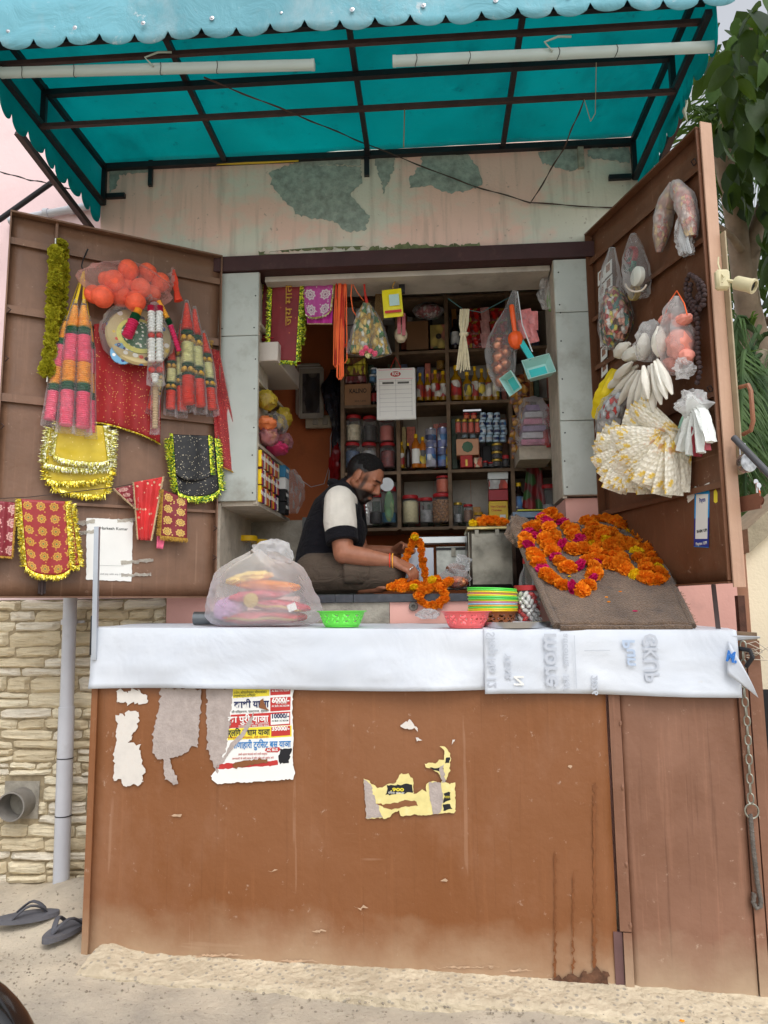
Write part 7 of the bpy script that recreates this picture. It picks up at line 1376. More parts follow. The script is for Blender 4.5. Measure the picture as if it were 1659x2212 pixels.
scoop('smaller bright teal scoop tilted below the copper pot bag', IN.mpx(1106, 828, .17) @ Matrix.Rotation(R_(-62), 4, 'Z') @ Matrix.Rotation(R_(35), 4, 'X'), .10, .07, 0)
tag(MB().tube([IN.hit(1118, 630, .1), IN.hit(1122, 660, .11), IN.hit(1128, 700, .13), IN.hit(1150, 760, .16)], .003, 5).build('white_strap', M_WLID), 'white plastic strap holding the large teal scoop', 'strap')
g = T('pink_sachets', 'pink blister sachets hanging behind the teal scoop', 'sachets', IN.hit(1145, 750, .0)); SPP = pillow(.055, .10, .008, pm('pink_blister', 214, 130, 130, rough=.25, var=.25, vs=40), 'sachet')
for i, (u, v) in enumerate(((1135, 668), (1150, 672), (1142, 700), (1128, 690))): put(SPP, 'sachet', g, Matrix.Translation(IN.hit(u, v, .02 + .01 * i)) @ Matrix.Rotation(R_(90), 4, 'X') @ Matrix.Rotation(rnd(-.3, .3), 4, 'Z'))
g = T('white_green_bag', 'torn white and green plastic bag tucked at the opening\'s top right', 'bag', IN.hit(1182, 670, .02)); sleeve([IN.hit(1186, 585, .0), IN.hit(1180, 620, .03), IN.hit(1182, 668, .03)], [.012, .03, .04, .02], 14, .4, .5, 3).build('white_film', F_FOG, g); sleeve([IN.hit(1190, 630, .0), IN.hit(1190, 672, .02)], [.015, .02, .012], 12, .3, .5, 6).build('green_film', pm('light_green_plastic', 130, 170, 100, rough=.3), g)
carton('stack of white plastic boxes at the opening\'s right edge', PX, .25, 1186, 1200, 770, 742, .1, M_WHITEP)
# ------------------------------------------------------------------ standing on the platform
PF = Plane((0, 3.86), (1, 3.794)); M_TINW = mat('scratched_white_tin', C(178, 180, 172), .35, metal=.35, var=.25, vs=16, dirt=.4, dcol=C(90, 90, 84), ds=10); M_OLDST = mat('tarnished_steel', C(120, 116, 106), .32, metal=.85, var=.45, vs=12, bump=.15, bs=20, dirt=.4, dcol=C(60, 56, 50), ds=6)
o, M_, w_, h = carton('white printed carton with blue letters on the platform behind the garland', PF, -.08, 868, 938, 1272, 1183, .16, pm('white_blue_carton', 206, 212, 222, var=.06)); text('ACI', M_ @ Matrix.Translation((.018, -.0, .001)), .05, pm('grey_blue_print', 110, 150, 190), o, 'carton_print', .06, .01); text('P', M_ @ Matrix.Translation((-.05, .075, .001)), .05, pm('grey_blue_print', 110, 150, 190), o, 'carton_print', None, .03); MB().box((.05, -.075, 0), (.03, .018, .001), M_).build('blue_mark', M_PBL, o)
o, M_, w_, h = carton('white scratched tin box with hasp and scribbled numbers', PF, -.10, 944, 1012, 1272, 1180, .2, M_TINW); text('78674', M_ @ Matrix.Translation((.028, -.01, .001)) @ Matrix.Rotation(R_(50), 4, 'Z'), .03, pm('pencil_grey', 90, 90, 90), o, 'scribble', .08, 0); MB().box((.008, h * .36, .004), (.022, .045, .008), M_).build('hasp', M_OLDST, o)
MB().box((0, h / 2 - .012, .002), (w_ + .004, .014, .004), M_).build('lid_edge', M_STEELDK, o)
o, M_, w_, h = carton('bright metal strip lying on the tin boxes under the shelves', PF, -.12, 893, 1008, 1173, 1158, .1, mat('bright_tin', C(206, 210, 210), .3, metal=.5, var=.1), 'metal_strip', 'strip')
jar('small red-lidded jar of snacks on the platform behind the seller\'s hand', PF, -.02, 890, 1270, 1234, 34, M_RLID, pm('snack_mix', 170, 150, 110, var=.3, vs=60), .7)
g = T('storage_tin', 'tall tarnished steel storage tin with hinged lid beside the flower board', 'tin', PF.hit(1065, 1272, .2)); PT = Plane((0, 3.64), (1, 3.574)); a, c = PT.hit(1012, 1272, 0), PT.hit(1118, 1272, 0); w_ = (c - a).length; h = PT.hit(1065, 1142, 0).z - a.z; M_ = PT.mtx(0, 0, 0); M_.translation = (a + c) / 2 - PT.n * .14
MB().rbox((0, h / 2, 0), (w_, h, .28), .022, M_).build('tin_body', M_OLDST, g); MB().rbox((0, h + .006, 0), (w_ + .006, .018, .285), .005, M_).build('lid', mat('worn_brass_tin', C(176, 160, 110), .3, metal=.7, var=.35, vs=16), g)
for x in (-.3, .12): MB().box((w_ * x, h - .018, .143), (.018, .03, .004), M_).build('hinge', M_OLDST, g)
for x in (-.47, .40): MB().box((w_ * x, h / 2, .141), (.004, h * .9, .004), M_).build('seam', M_OLDST, g)
g = T('flower_heap', 'small heap of loose marigolds on the lid of the storage tin', 'flowers', M_ @ V((0, h + .02, 0)))
for i in range(22): q = M_ @ V((rnd(-.30, .45) * w_, h + .03 + rnd(0, .016), rnd(.02, .12))); put(FLO[i % 4], 'flower', g, rmat(q, rnd(.5, .75), .8))
put(FLY[0], 'flower', g, rmat(M_ @ V((-.36 * w_, h + .032, .11)), .75, .8)); 
for k in range(5): put(FLO[k % 4], 'flower', g, rmat(M_ @ V(((-.12 + .06 * k) * w_, h + .055, .09)), .7, .9))
g = T('petal_bag', 'clear bag with orange petals on the platform beside the storage tin', 'bag', PT.hit(980, 1272, .02)); blob(PT.hit(985, 1258, .02), (.06, .028, .05), PT, .2, 3).build('petals', m_mixed('orange_petals', [C(226, 120, 60), C(214, 90, 50), C(236, 160, 110)], 60), g); blob(PT.hit(982, 1250, .02), (.075, .048, .06), PT, .3, 5).build('bag_film', F_MILK, g); sleeve([PT.hit(985, 1238, .02), PT.hit(998, 1222, .02), PT.hit(1006, 1205, .0)], [.05, .03, .035], 14, .35, .6, 2).build('bag_neck', F_MILK, g)
tag(MB().ell(PT.hit(985, 1228, -.06), (.05, .04, .025), None, 14, 10, .15).build('brown_bundle', pm('brown_bundle', 130, 84, 60, rough=.8)), 'brown bundle behind the petal bag', 'bundle')
o, M_, w_, h = carton('folded newspapers and blue tray behind the flower board', PF, -.1, 1108, 1200, 1118, 1104, .2, pm('blue_grey_tray', 110, 130, 150, var=.2, vs=20), 'tray', 'tray')
carton('yellow ruler-like strip on the blue tray behind the flower board', PF, -.1, 1118, 1196, 1103, 1099, .15, pm('yellow_green_strip', 190, 190, 70), 'strip', 'strip')
carton('dark crate carrying the blue tray behind the flower board', PF, -.08, 1112, 1205, 1272, 1119, .22, M_DKB)
# ================================================================== the seller
def cap_prim(b, a, c, r0, r1, n=14, k=5):
    """tapered capsule"""
    a, c = V(a), V(c); t = (c - a); L = t.length; t = t.normalized(); pts = []; rr = []
    for i in range(k): f = math.pi / 2 * (1 - i / k); pts.append(a - t * r0 * math.sin(f)); rr.append(max(.0005, r0 * math.cos(f)))
    pts.append(a); rr.append(r0); pts.append(c); rr.append(r1)
    for i in range(1, k + 1): f = math.pi / 2 * i / k; pts.append(c + t * r1 * math.sin(f)); rr.append(max(.0005, r1 * math.cos(f)))
    b.tube(pts, rr, n)
def chain_prim(b, pts, rs):
    for i in range(len(pts) - 1): cap_prim(b, pts[i], pts[i + 1], rs[i], rs[i + 1])
def fuse(b, name, mats, parent, vox, smooth=4):
    """melt overlapping solids into one continuous skin"""
    me = b.mesh(name, mats, False); o = bpy.data.objects.new(name, me); COL.objects.link(o)
    md = o.modifiers.new('r', 'REMESH'); md.mode = 'VOXEL'; md.voxel_size = vox; md.use_smooth_shade = True
    if smooth: ms = o.modifiers.new('s', 'SMOOTH'); ms.factor = .5; ms.iterations = smooth
    dg = bpy.context.evaluated_depsgraph_get(); m2 = bpy.data.meshes.new_from_object(o.evaluated_get(dg)); bpy.data.objects.remove(o)
    m2.materials.clear()
    for m in (mats if isinstance(mats, (list, tuple)) else [mats]): m2.materials.append(m)
    m2.polygons.foreach_set('use_smooth', [True] * len(m2.polygons)); m2.name = name
    return put(m2, name, parent)
def m_skin():
    k = NT('brown_skin'); at = k.new('ShaderNodeAttribute'); at.attribute_name = 'beard'; n = k.noise(30, 4)
    base = k.mix(k.ramp(n, [(.3, 0), (.7, 1)]), C(146, 94, 70), C(164, 108, 82)); hair = k.mix(k.noise(400, 2), C(9, 7, 7), C(24, 19, 18)); sp = k.new('ShaderNodeSeparateColor'); k.ln(at.outputs['Color'], sp.inputs[0])
    a = k.mix(sp.outputs[0], base, hair); a = k.mix(sp.outputs[1], a, C(140, 74, 66)); k.set('Base Color', a).set('Roughness', .5).set('Specular IOR Level', .4).set('Subsurface Weight', .08); k.b.inputs['Subsurface Radius'].default_value = (.012, .005, .003); k.bump(k.noise(260, 3), .08, .004); return k.m
M_SKIN = m_skin(); M_HAIR = mat('short_black_hair', C(20, 17, 17), .8, var=.3, vs=120, bump=.9, bs=260, spec=.25)
def m_fab(name, c, sc=1.0):
    k = NT(name); w1 = k.noise(10, 5, k.mapped((1, 1, 2.2), rot=(0, .5, 0)), dist=1.2); k.set('Base Color', k.mix(k.ramp(k.noise(7, 4), [(.3, 0), (.7, 1)]), mul(c, .85), mul(c, 1.15))).set('Roughness', .85).set('Specular IOR Level', .2).set('Sheen Weight', .04); k.bump(k.math('ADD', w1, k.math('MULTIPLY', k.noise(400, 2), .06)), .55 * sc, .03); return k.m
M_NAVY = m_fab('navy_knit', C(15, 14, 21)); M_CRM = m_fab('off_white_knit', C(212, 206, 196), .5); M_TRS = m_fab('brown_cargo_cotton', C(82, 70, 60))
man = T('person', 'man in navy and white polo shirt sitting cross-legged, threading a marigold garland', 'person', W(740, 1275, 3.8))
# head frame: x face forward, y to his left, z crown
HC = W(788, 1031, 3.80)
fx = (V((1, 0, 0)) * math.cos(R_(36)) + V((0, 0, -1)) * math.sin(R_(36))); fx = (fx + V((0, -.22, 0))).normalized(); fz = V((0, 0, 1)); fz = (fz - fx * fz.dot(fx)).normalized(); fy = fz.cross(fx)
HM = Matrix((fx, fy, fz)).transposed().to_4x4(); HM.translation = HC
H = lambda x, y, z: HM @ V((x, y, z)); b = MB()
def he(c, r, rx=0.0): b.ell(c, r, HM, 16, 12)
he((-.020, 0, .030), (.098, .078, .088)); he((.018, 0, .020), (.072, .068, .078)); he((.030, 0, -.040), (.058, .060, .078)); he((.058, 0, -.104), (.026, .032, .022))
for s in (-1, 1):
    cap_prim(b, H(-.012, s * .060, -.045), H(.050, s * .026, -.104), .022, .018); he((.060, s * .036, -.034), (.026, .024, .026)); cap_prim(b, H(.086, s * .012, .022), H(.070, s * .050, .018), .010, .009); he((.092, s * .012, -.046), (.010, .009, .008)); he((.072, s * .031, -.001), (.013, .016, .010))
    b.ell((0, 0, 0), (.022, .008, .034), HM @ Matrix.Translation((-.010, s * .080, -.008)) @ Matrix.Rotation(s * .35, 4, 'Z') @ Matrix.Rotation(R_(-12), 4, 'Y'), 14, 10); he((-.004, s * .076, -.036), (.010, .007, .010))
cap_prim(b, H(.084, 0, .012), H(.106, 0, -.034), .009, .013); he((.100, 0, -.040), (.013, .013, .010)); he((.086, 0, -.068), (.013, .024, .0075)); he((.084, 0, -.082), (.013, .021, .008)); he((.078, 0, -.092), (.012, .022, .012))
# neck, torso
NB = W(752, 1062, 3.83); chain_prim(b, [H(-.030, 0, -.050), H(-.028, 0, -.10), NB + V((0, 0, -.02))], [.058, .058, .066])
TC = [W(694, 1240, 3.86), W(706, 1195, 3.86), W(718, 1140, 3.85), W(728, 1098, 3.84), W(742, 1070, 3.83)]; TR = [(.145, .17), (.155, .165), (.148, .165), (.128, .165), (.075, .12)]
tb = [(c, rx, ry) for c, (rx, ry) in zip(TC, TR)]
def torso(b, k=0.0):
    for i in range(len(tb) - 1):
        for f in (0, .25, .5, .75):
            (c0, x0, y0), (c1, x1, y1) = tb[i], tb[i + 1]; b.ell(c0.lerp(c1, f), (x0 + (x1 - x0) * f + k, y0 + (y1 - y0) * f + k, .085 + k), None, 20, 12)
torso(b, -.012)
SN, EN, WN = W(731, 1092, 3.67), W(742, 1196, 3.60), W(850, 1213, 3.585); SF, EF, WF_ = W(752, 1092, 4.00), W(778, 1196, 4.02), W(852, 1191, 3.95)
chain_prim(b, [SN, EN], [.062, .050]); chain_prim(b, [EN, EN.lerp(WN, .35), WN], [.048, .046, .030]); chain_prim(b, [SF, EF], [.06, .048]); chain_prim(b, [EF, EF.lerp(WF_, .35), WF_], [.046, .043, .029])
def hand(b, wr, d, up, side, curl, spread=1.0, sz=1.0):
    """wr wrist, d palm direction, up back-of-hand normal, side towards the thumb; curl per finger joint"""
    d, up, side = d.normalized(), up.normalized(), side.normalized(); K = [wr + d * .030 * sz + side * x for x in (-.018, .018)]
    for x in (-.026, -.009, .009, .026): cap_prim(b, wr + d * .012 * sz + side * x * .5, wr + d * .088 * sz + side * x * spread, .017, .0125)
    for i, (x, L) in enumerate(((.030, .072), (.010, .080), (-.010, .075), (-.029, .060))):
        p = wr + d * .090 * sz + side * x * spread; dd = d.copy(); seg = (.42, .32, .26); rr = (.0092, .0084, .0076, .0064)
        for j in range(3):
            dd = (Matrix.Rotation(curl[j] + .06 * i, 3, side) @ dd).normalized() if True else dd; q = p + dd * L * seg[j] * sz; cap_prim(b, p, q, rr[j], rr[j + 1], 10, 4); p = q
    p = wr + d * .030 * sz + side * .030; q = p + (d * .55 + side * .55 - up * .35).normalized() * .042; r = q + (d * .9 - up * .25 + side * .05).normalized() * .034; cap_prim(b, wr + d * .015 + side * .012, p, .018, .014); cap_prim(b, p, q, .0125, .0105, 10, 4); cap_prim(b, q, r, .0102, .0078, 10, 4)
dN = (W(880, 1226, 3.56) - WN).normalized(); hand(b, WN, dN, V((.25, -.55, .75)), (V((.25, -.55, .75)).cross(dN)) * 1.0, (.55, .55, .35))
dF = (W(884, 1174, 3.86) - WF_).normalized(); upF = V((-.2, .75, .55)); hand(b, WF_, dF, upF, -(upF.cross(dF)) * -1.0, (.35, .45, .4))
# legs folded
HPn, KN = W(690, 1240, 3.74), W(838, 1240, 3.64); HPf, KF = W(700, 1240, 3.98), W(845, 1238, 4.06); ANn, ANf = W(735, 1262, 3.86), W(788, 1266, 3.68)
chain_prim(b, [HPn, KN], [.098, .072]); chain_prim(b, [HPf, KF], [.098, .072]); chain_prim(b, [KN, ANn], [.066, .042]); chain_prim(b, [KF, ANf], [.064, .040])
def foot(b, an, d):
    d = d.normalized(); s = d.cross(V((0, 0, 1))).normalized(); cap_prim(b, an, an + d * .10, .036, .030); 
    for i, x in enumerate((-.030, -.014, 0, .013, .025)): cap_prim(b, an + d * .09 + s * x * .8, an + d * (.150 - .006 * i) + s * x * 1.05 - V((0, 0, .008)), .018, .0115 if i else .013, 8, 3)
foot(b, W(782, 1268, 3.66), V((.75, -.25, 0))); foot(b, W(738, 1266, 3.84), V((-.5, .4, 0)))
body = fuse(b, 'body', M_SKIN, man, .0052, 3)
ca = body.data.color_attributes.new('beard', 'FLOAT_COLOR', 'POINT'); inv = HM.inverted()
ss = lambda e0, e1, x: max(0, min(1, (x - e0) / (e1 - e0)))
for i, q in enumerate(body.data.vertices):
    p = inv @ q.co; m = 0.0; l = 0.0
    if p.length < .2:
        jaw = ss(.0, .018, -.042 - p.z - .35 * (.05 - p.x) * (1 if p.x < .05 else .5)) * ss(-.045, -.015, p.x) * (1 if p.z > -.15 else 0)
        side = ss(.0, .010, .016 - abs(p.x - .030)) * ss(.045, .055, abs(p.y)) * ss(.074, .070, abs(p.y)) * ss(.05, .0, p.z) * .8
        must = ss(.0, .006, .010 - abs(p.z + .056)) * ss(.06, .075, p.x) * ss(.0, .01, .034 - abs(p.y))
        lips = ss(.0, .006, .009 - abs(p.z + .075)) * ss(.076, .086, p.x) * ss(0, .008, .024 - abs(p.y))
        brow = ss(0, .004, .007 - abs(p.z - .019 + .10 * max(0, abs(p.y) - .035))) * ss(.055, .066, p.x) * ss(.006, .012, abs(p.y)) * ss(.0, .006, .056 - abs(p.y))
        eye = ss(0, .003, .0035 - abs(p.z + .007)) * ss(.06, .068, p.x) * ss(.012, .018, abs(p.y)) * ss(0, .006, .048 - abs(p.y))
        q_ = abs(math.atan2(p.y, p.x + .012)); zl = .08 if q_ < .6 else .08 - (q_ - .6) * .09 if q_ < 1.25 else .022 if q_ < 1.75 else .022 - (q_ - 1.75) * .15 if q_ < 2.4 else -.075
        fade = ss(-.016, .004, p.z - zl) * (ss(.4, .9, q_) if q_ < .9 else 1) * (0 if abs(p.y) > .082 else 1)
        m = max(jaw * .97 * (1 - lips), side, must * .75, brow, eye * .9, fade); l = lips
    ca.data[i].color = (m, l * .35, 0, 1)
# hair: a close cap over the skull with a faded edge at temples and nape
b = MB()
def hair(s, t):
    a = (s - .5) * 6.283; front = abs(a) < 1.2
    q = abs(a); zlim = .56 if q < .6 else .56 - (q - .6) * .86 if q < 1.25 else .0 if q < 1.75 else -(q - 1.75) * 1.3 if q < 2.3 else -.72
    th0 = math.asin(max(-.95, min(.95, zlim))); th = math.pi / 2 + (th0 - math.pi / 2) * t; d = V((math.cos(th) * math.cos(a), math.cos(th) * math.sin(a), math.sin(th)))
    k = 1.045 - .085 * t ** 5 + .012 * noise.noise(d * 9); p = V((-.012 + .096 * d.x * k, .077 * d.y * k, .030 + .089 * d.z * k))
    return HM @ p
b.grid(hair, 48, 18); b.build('hair', M_HAIR, man)
# clothes
b = MB(); torso(b, .004); cap_prim(b, SN.lerp(SF, .08), SF.lerp(SN, .08), .088, .088); chain_prim(b, [NB + V((-.012, 0, -.02)), NB + V((.0, 0, .010))], [.085, .068]); cap_prim(b, SF, SF.lerp(EF, .5), .085, .075)
b.ell(W(748, 1150, 3.85), (.105, .145, .13), None, 18, 12)
fuse(b, 'polo_shirt', M_NAVY, man, .008, 5)
b = MB(); chain_prim(b, [SN + V((.006, .0, .022)), SN.lerp(EN, .34), SN.lerp(EN, .52)], [.078, .084, .080]); b.ell(SN + V((.025, .045, .025)), (.070, .085, .060), None, 16, 12); fuse(b, 'white_sleeve', M_CRM, man, .007, 5)
q0, q1 = SN.lerp(EN, .54), SN.lerp(EN, .78); t_ = (q1 - q0).normalized(); MB().tube([q0, q0 + t_ * .004, q1 - t_ * .004, q1, q1 - t_ * .003], [.074, .081, .079, .075, .055], 26).build('sleeve_cuff', M_NAVY, man)
b = MB(); pc = [NB + V((-.02, 0, .0)) + V((.066 * math.cos(a), .066 * math.sin(a), .012 - .04 * math.cos(a))) for a in [6.283 * i / 28 for i in range(28)]]; b.tube(pc, .017, 8, closed=True, flat=1.4); b.build('collar', M_NAVY, man)
for f in (.0, .35, .7):
    q = W(791 + f * 2, 1092 + f * 22, 3.70); MB().ell(q, (.005, .003, .005), None, 8, 6).build('button', M_WLID, man)
b = MB(); chain_prim(b, [HPn + V((-.02, 0, 0)), HPn.lerp(KN, .5), KN + V((.005, 0, 0))], [.112, .100, .083]); chain_prim(b, [HPf, KF], [.11, .085]); chain_prim(b, [KN, KN.lerp(ANn, .85)], [.076, .060]); chain_prim(b, [KF, KF.lerp(ANf, .80)], [.074, .055]); b.ell(W(696, 1242, 3.86), (.165, .18, .085), None, 18, 12)
tro = fuse(b, 'trousers', M_TRS, man, .0075, 4)
zmin = 1.492
for o_ in (tro, body):
    for q in o_.data.vertices:
        if q.co.z < zmin: q.co.z = zmin + (q.co.z - zmin) * .05
pk_ = W(770, 1240, 3.545); MB().grid(lambda s, t: W(742 + 56 * s, 1212 + 48 * t + 2 * s, 3.572 + .012 * abs(t - .45)) + V((0, .022 * (2 * t - 1) ** 2, 0)), 10, 8).build('cargo_pocket', M_TRS, man, solid=.004)
# wrist threads, rings
for i, (f, m) in enumerate(((.93, 'red'), (.985, 'orange'))):
    c = EN.lerp(WN, f); t_ = (WN - EN).normalized(); x = t_.cross(V((0, 0, 1))).normalized(); y = t_.cross(x); MB().tube([c + (x * math.cos(a) + y * math.sin(a)) * .036 + t_ * .006 * math.sin(a) for a in [6.283 * j / 20 for j in range(20)]], .003, 6, closed=True).build('wrist_thread', PM[m], man)
for i in (0, 1): q = WN + dN * .098 + (V((.25, -.55, .75)).cross(dN)).normalized() * (.010 - .020 * i); MB().tube([q + (V((.25, -.55, .75)).normalized() * math.cos(a) + V((.25, -.55, .75)).cross(dN).normalized() * math.sin(a)) * .0105 for a in [6.283 * j / 14 for j in range(14)]], .0022, 5, closed=True).build('finger_ring', M_STEEL, man)
tag(MB().grid(lambda s, t: V((W(650 + 250 * s, 1274, 3.6 + .35 * t).x, 3.56 + .42 * t, 1.4905 + .003 * abs(fbm(s * 6, t * 6, 2)))), 20, 12).build('floor_mat', mat('dark_green_mat', C(60, 66, 62), .9, var=.3, vs=30, bump=.3), solid=.002), 'thin dark mat under the seated man', 'mat')
# ================================================================== things on the counter and marigolds
def CT(u, v, d=0.0):
    """point of the counter top seen at a pixel"""
    r = ray(u, v); q = EYE + r * 3
    for _ in range(12): q = EYE + r * ((topz(q) + .006 - CAM_H) / r.z) if r.z < -1e-4 else q
    return q
def on_top(x, y): p = V((x, y, 0)); p.z = topz(p) + .006; return p
# gunny board
BL, BR, TL_, TR_ = W(1208, 1356, 2.80), W(1492, 1358, 2.76), W(1112, 1136, 3.46), W(1386, 1136, 3.36)
BL.z = topz(BL) + .008; BR.z = topz(BR) + .008
bn = (BR - BL).cross(TL_ - BL).normalized()
if bn.y > 0: bn = -bn
def BD(u, v, h=0.0):
    r = ray(u, v); q = BL + bn * h; return EYE + r * ((q - EYE).dot(bn) / r.dot(bn))
def m_burlap():
    k = NT('brown_gunny_cloth'); a = k.mix(k.ramp(k.noise(6, 6, rough=.65), [(.35, 0), (.65, 1)]), C(96, 76, 60), C(138, 112, 90)); wv = k.noise(170, 3, k.mapped((1, 1, 2.0))); a = k.mix(k.ramp(wv, [(.42, .55), (.6, 0)]), a, C(62, 50, 42)); a = k.mix(k.ramp(k.noise(14, 3), [(.64, 0), (.7, .5)]), a, C(56, 44, 40)); k.set('Base Color', a).set('Roughness', .95).set('Specular IOR Level', .08).set('Sheen Weight', .3).bump(wv, .9, .012); return k.m
M_BUR = m_burlap()
bd = T('flower_board', 'sloping board wrapped in brown gunny cloth carrying the marigold garlands', 'board', (BL + BR) / 2)
def bsurf(s, t, h=0.0): return (BL.lerp(BR, s)).lerp(TL_.lerp(TR_, s), t) + bn * (h + .006 * fbm(s * 4, t * 4, 2) + .003 * fbm(s * 14, t * 14, 5))
b = MB(); b.grid(lambda s, t: bsurf(-.0 + s * 1.0, t, .012), 40, 40); b.build('gunny_cloth', M_BUR, bd, solid=.014)
b = MB(); b.add([p - bn * h for h in (.0, .02) for p in (BL, BR, TR_, TL_)], [(0, 1, 2, 3), (7, 6, 5, 4), (0, 4, 5, 1), (1, 5, 6, 2), (2, 6, 7, 3), (3, 7, 4, 0)]); b.build('plywood', M_WOODD, bd, smooth=False)
MB().tube([bsurf(-.02, t / 10, .008) for t in range(11)], .016, 8).build('cloth_hem', M_BUR, bd); MB().tube([bsurf(t / 12, -.01, .008) for t in range(13)], .012, 8).build('cloth_hem', M_BUR, bd); MB().tube([bsurf(1.01, t / 10, .010) for t in range(11)], .015, 8).build('cloth_hem', M_BUR, bd)
sleeve([W(1132, 1128, 3.44), W(1118, 1150, 3.40), W(1122, 1178, 3.36)], [.05, .06, .055, .03], 16, .25, .6, 3).build('rolled_corner', M_BUR, bd)
for s in (.1, .9): MB().bar(TL_.lerp(TR_, s) - bn * .02, on_top(TL_.lerp(TR_, s).x, 3.44), .03, .03).build('support_leg', M_WOODD, bd)
b = MB()
for i in range(220): p = bsurf(1.02 + rnd(-.005, .01), rnd(0, 1), .012); b.tube([p, p + V((rnd(0, .018), rnd(-.008, .004), rnd(-.012, .010)))], .0008, 3, cap=False)
for i in range(200): p = bsurf(rnd(0, 1), -.01, .012); b.tube([p, p + V((rnd(-.01, .01), -rnd(0, .012), rnd(-.002, .004)))], .0008, 3, cap=False)
stuff(b.build('frayed_fibres', mat('gunny_fibre', C(120, 98, 74), .95), bd))
FLR = [petal_ball(.030, 60, 70 + i, M_ROSE) for i in range(2)]
FLB = [petal_ball(.036, 150, 80 + i, M_MARI) for i in range(4)]
def garland(name, label, strands, pat, sc=1.0, place=None, string=True):
    g = T(name, label, 'garland', place(*strands[0][0], .02)); k = 0
    for st in strands:
        P = path([place(u, v, .03 + (.028 if len(rest_) else 0)) for (u, v, *rest_) in st], .043 * sc)
        for i, q in enumerate(P):
            c = pat[k % len(pat)]; k += 1
            if c == 'o': put(FLB[(i + k) % 4], 'flower', g, rmat(q + V((rnd(-.004, .004), rnd(-.004, .004), rnd(-.003, .003))), sc * rnd(.88, 1.12), rnd(.75, .95)))
            elif c == 'y': put(FLY[i % 2], 'flower', g, rmat(q, sc * rnd(.85, 1.0), .8))
            else: put(FLR[i % 2], 'flower', g, rmat(q + bn * .004, sc * rnd(.95, 1.1), .62))
    return g
garland('marigold_garland', 'thick marigold garland with magenta rose petals at the left of the board', [
    [(1188, 1108), (1165, 1128), (1140, 1148), (1135, 1172), (1152, 1192), (1165, 1218), (1180, 1240), (1205, 1258), (1230, 1268), (1252, 1278), (1272, 1262), (1285, 1238), (1288, 1205)],
    [(1192, 1112), (1212, 1128), (1232, 1148), (1250, 1166), (1262, 1180)], [(1165, 1140), (1180, 1150), (1196, 1160), (1212, 1178), (1235, 1188), (1262, 1192), (1288, 1196)],
    [(1160, 1160), (1180, 1172), (1190, 1192), (1205, 1210), (1225, 1226), (1250, 1222), (1268, 1214)], [(1176, 1122, 1), (1186, 1138, 1)]],
    'ooroorooroooro', 1.08, BD)
garland('marigold_garland', 'plain marigold garland with yellow blooms heaped at the right of the board', [
    [(1270, 1128), (1292, 1122), (1316, 1128), (1338, 1134), (1362, 1148), (1384, 1160), (1398, 1182), (1412, 1206), (1424, 1232), (1424, 1252), (1402, 1252), (1378, 1246), (1356, 1232)],
    [(1280, 1140), (1300, 1148), (1318, 1152), (1330, 1166), (1336, 1184)], [(1360, 1172), (1374, 1194), (1388, 1214), (1400, 1232)], [(1275, 1152), (1296, 1170), (1314, 1184), (1332, 1198), (1340, 1208)], [(1272, 1166), (1286, 1182), (1304, 1196), (1322, 1204), (1338, 1216)], [(1300, 1210), (1318, 1222), (1336, 1226)],
    [(1286, 1148, 1), (1304, 1162, 1), (1322, 1178, 1)]],
    'oooooyooooooyoooyoooo', 1.08, BD)
for i, (u, v, m) in enumerate(((1372, 1320, M_ROSE), (1230, 1245, M_MARIY), (1340, 1278, M_MARI), (1310, 1290, M_MARI), (1315, 1300, M_MARI))): 
    q = BD(u, v, .022); tag(MB().ell(q, (.011 if i == 0 else .007, .006, .003), None, 8, 5, .3).build('fallen_petal', m), ('fallen magenta petal on the gunny cloth', 'fallen yellow petal near the rose garland', 'fallen orange petal at the middle of the gunny cloth', 'fallen orange petal left of the middle of the gunny cloth', 'lowest fallen orange petal on the gunny cloth')[i], 'petal')
# garland in the man's hands
def HPd(Y): return lambda u, v, h: W(u, v, Y)
g = garland('marigold_garland', 'marigold garland the man is threading, looped over the platform edge', [[(896, 1160), (888, 1180), (880, 1200), (872, 1216), (866, 1228)], [(897, 1158), (907, 1172), (911, 1190), (913, 1210), (916, 1230), (922, 1250), (928, 1262)]], 'ooooooooooooooooooo', .60, HPd(3.72))
for px, Y in (([(846, 1268), (862, 1264), (880, 1256), (898, 1264), (915, 1266), (930, 1262), (945, 1254)], 3.57), ([(868, 1270), (886, 1268), (905, 1270)], 3.55), ([(926, 1270), (944, 1266), (956, 1266), (968, 1256)], 3.53), ([(926, 1272), (908, 1278), (906, 1292), (916, 1304), (932, 1308), (948, 1304), (960, 1292), (958, 1278), (950, 1270)], 3.515)):
    for i, q in enumerate(path([W(u, v, Y) for u, v in px], .030)): put(FLO[i % 4], 'flower', g, rmat(q, rnd(.7, .88), .85))
for u, v, Y in ((896, 1161, 3.70), (933, 1252, 3.52), (894, 1268, 3.53)): put(FLY[0], 'flower', g, rmat(W(u, v, Y), .72, .85))
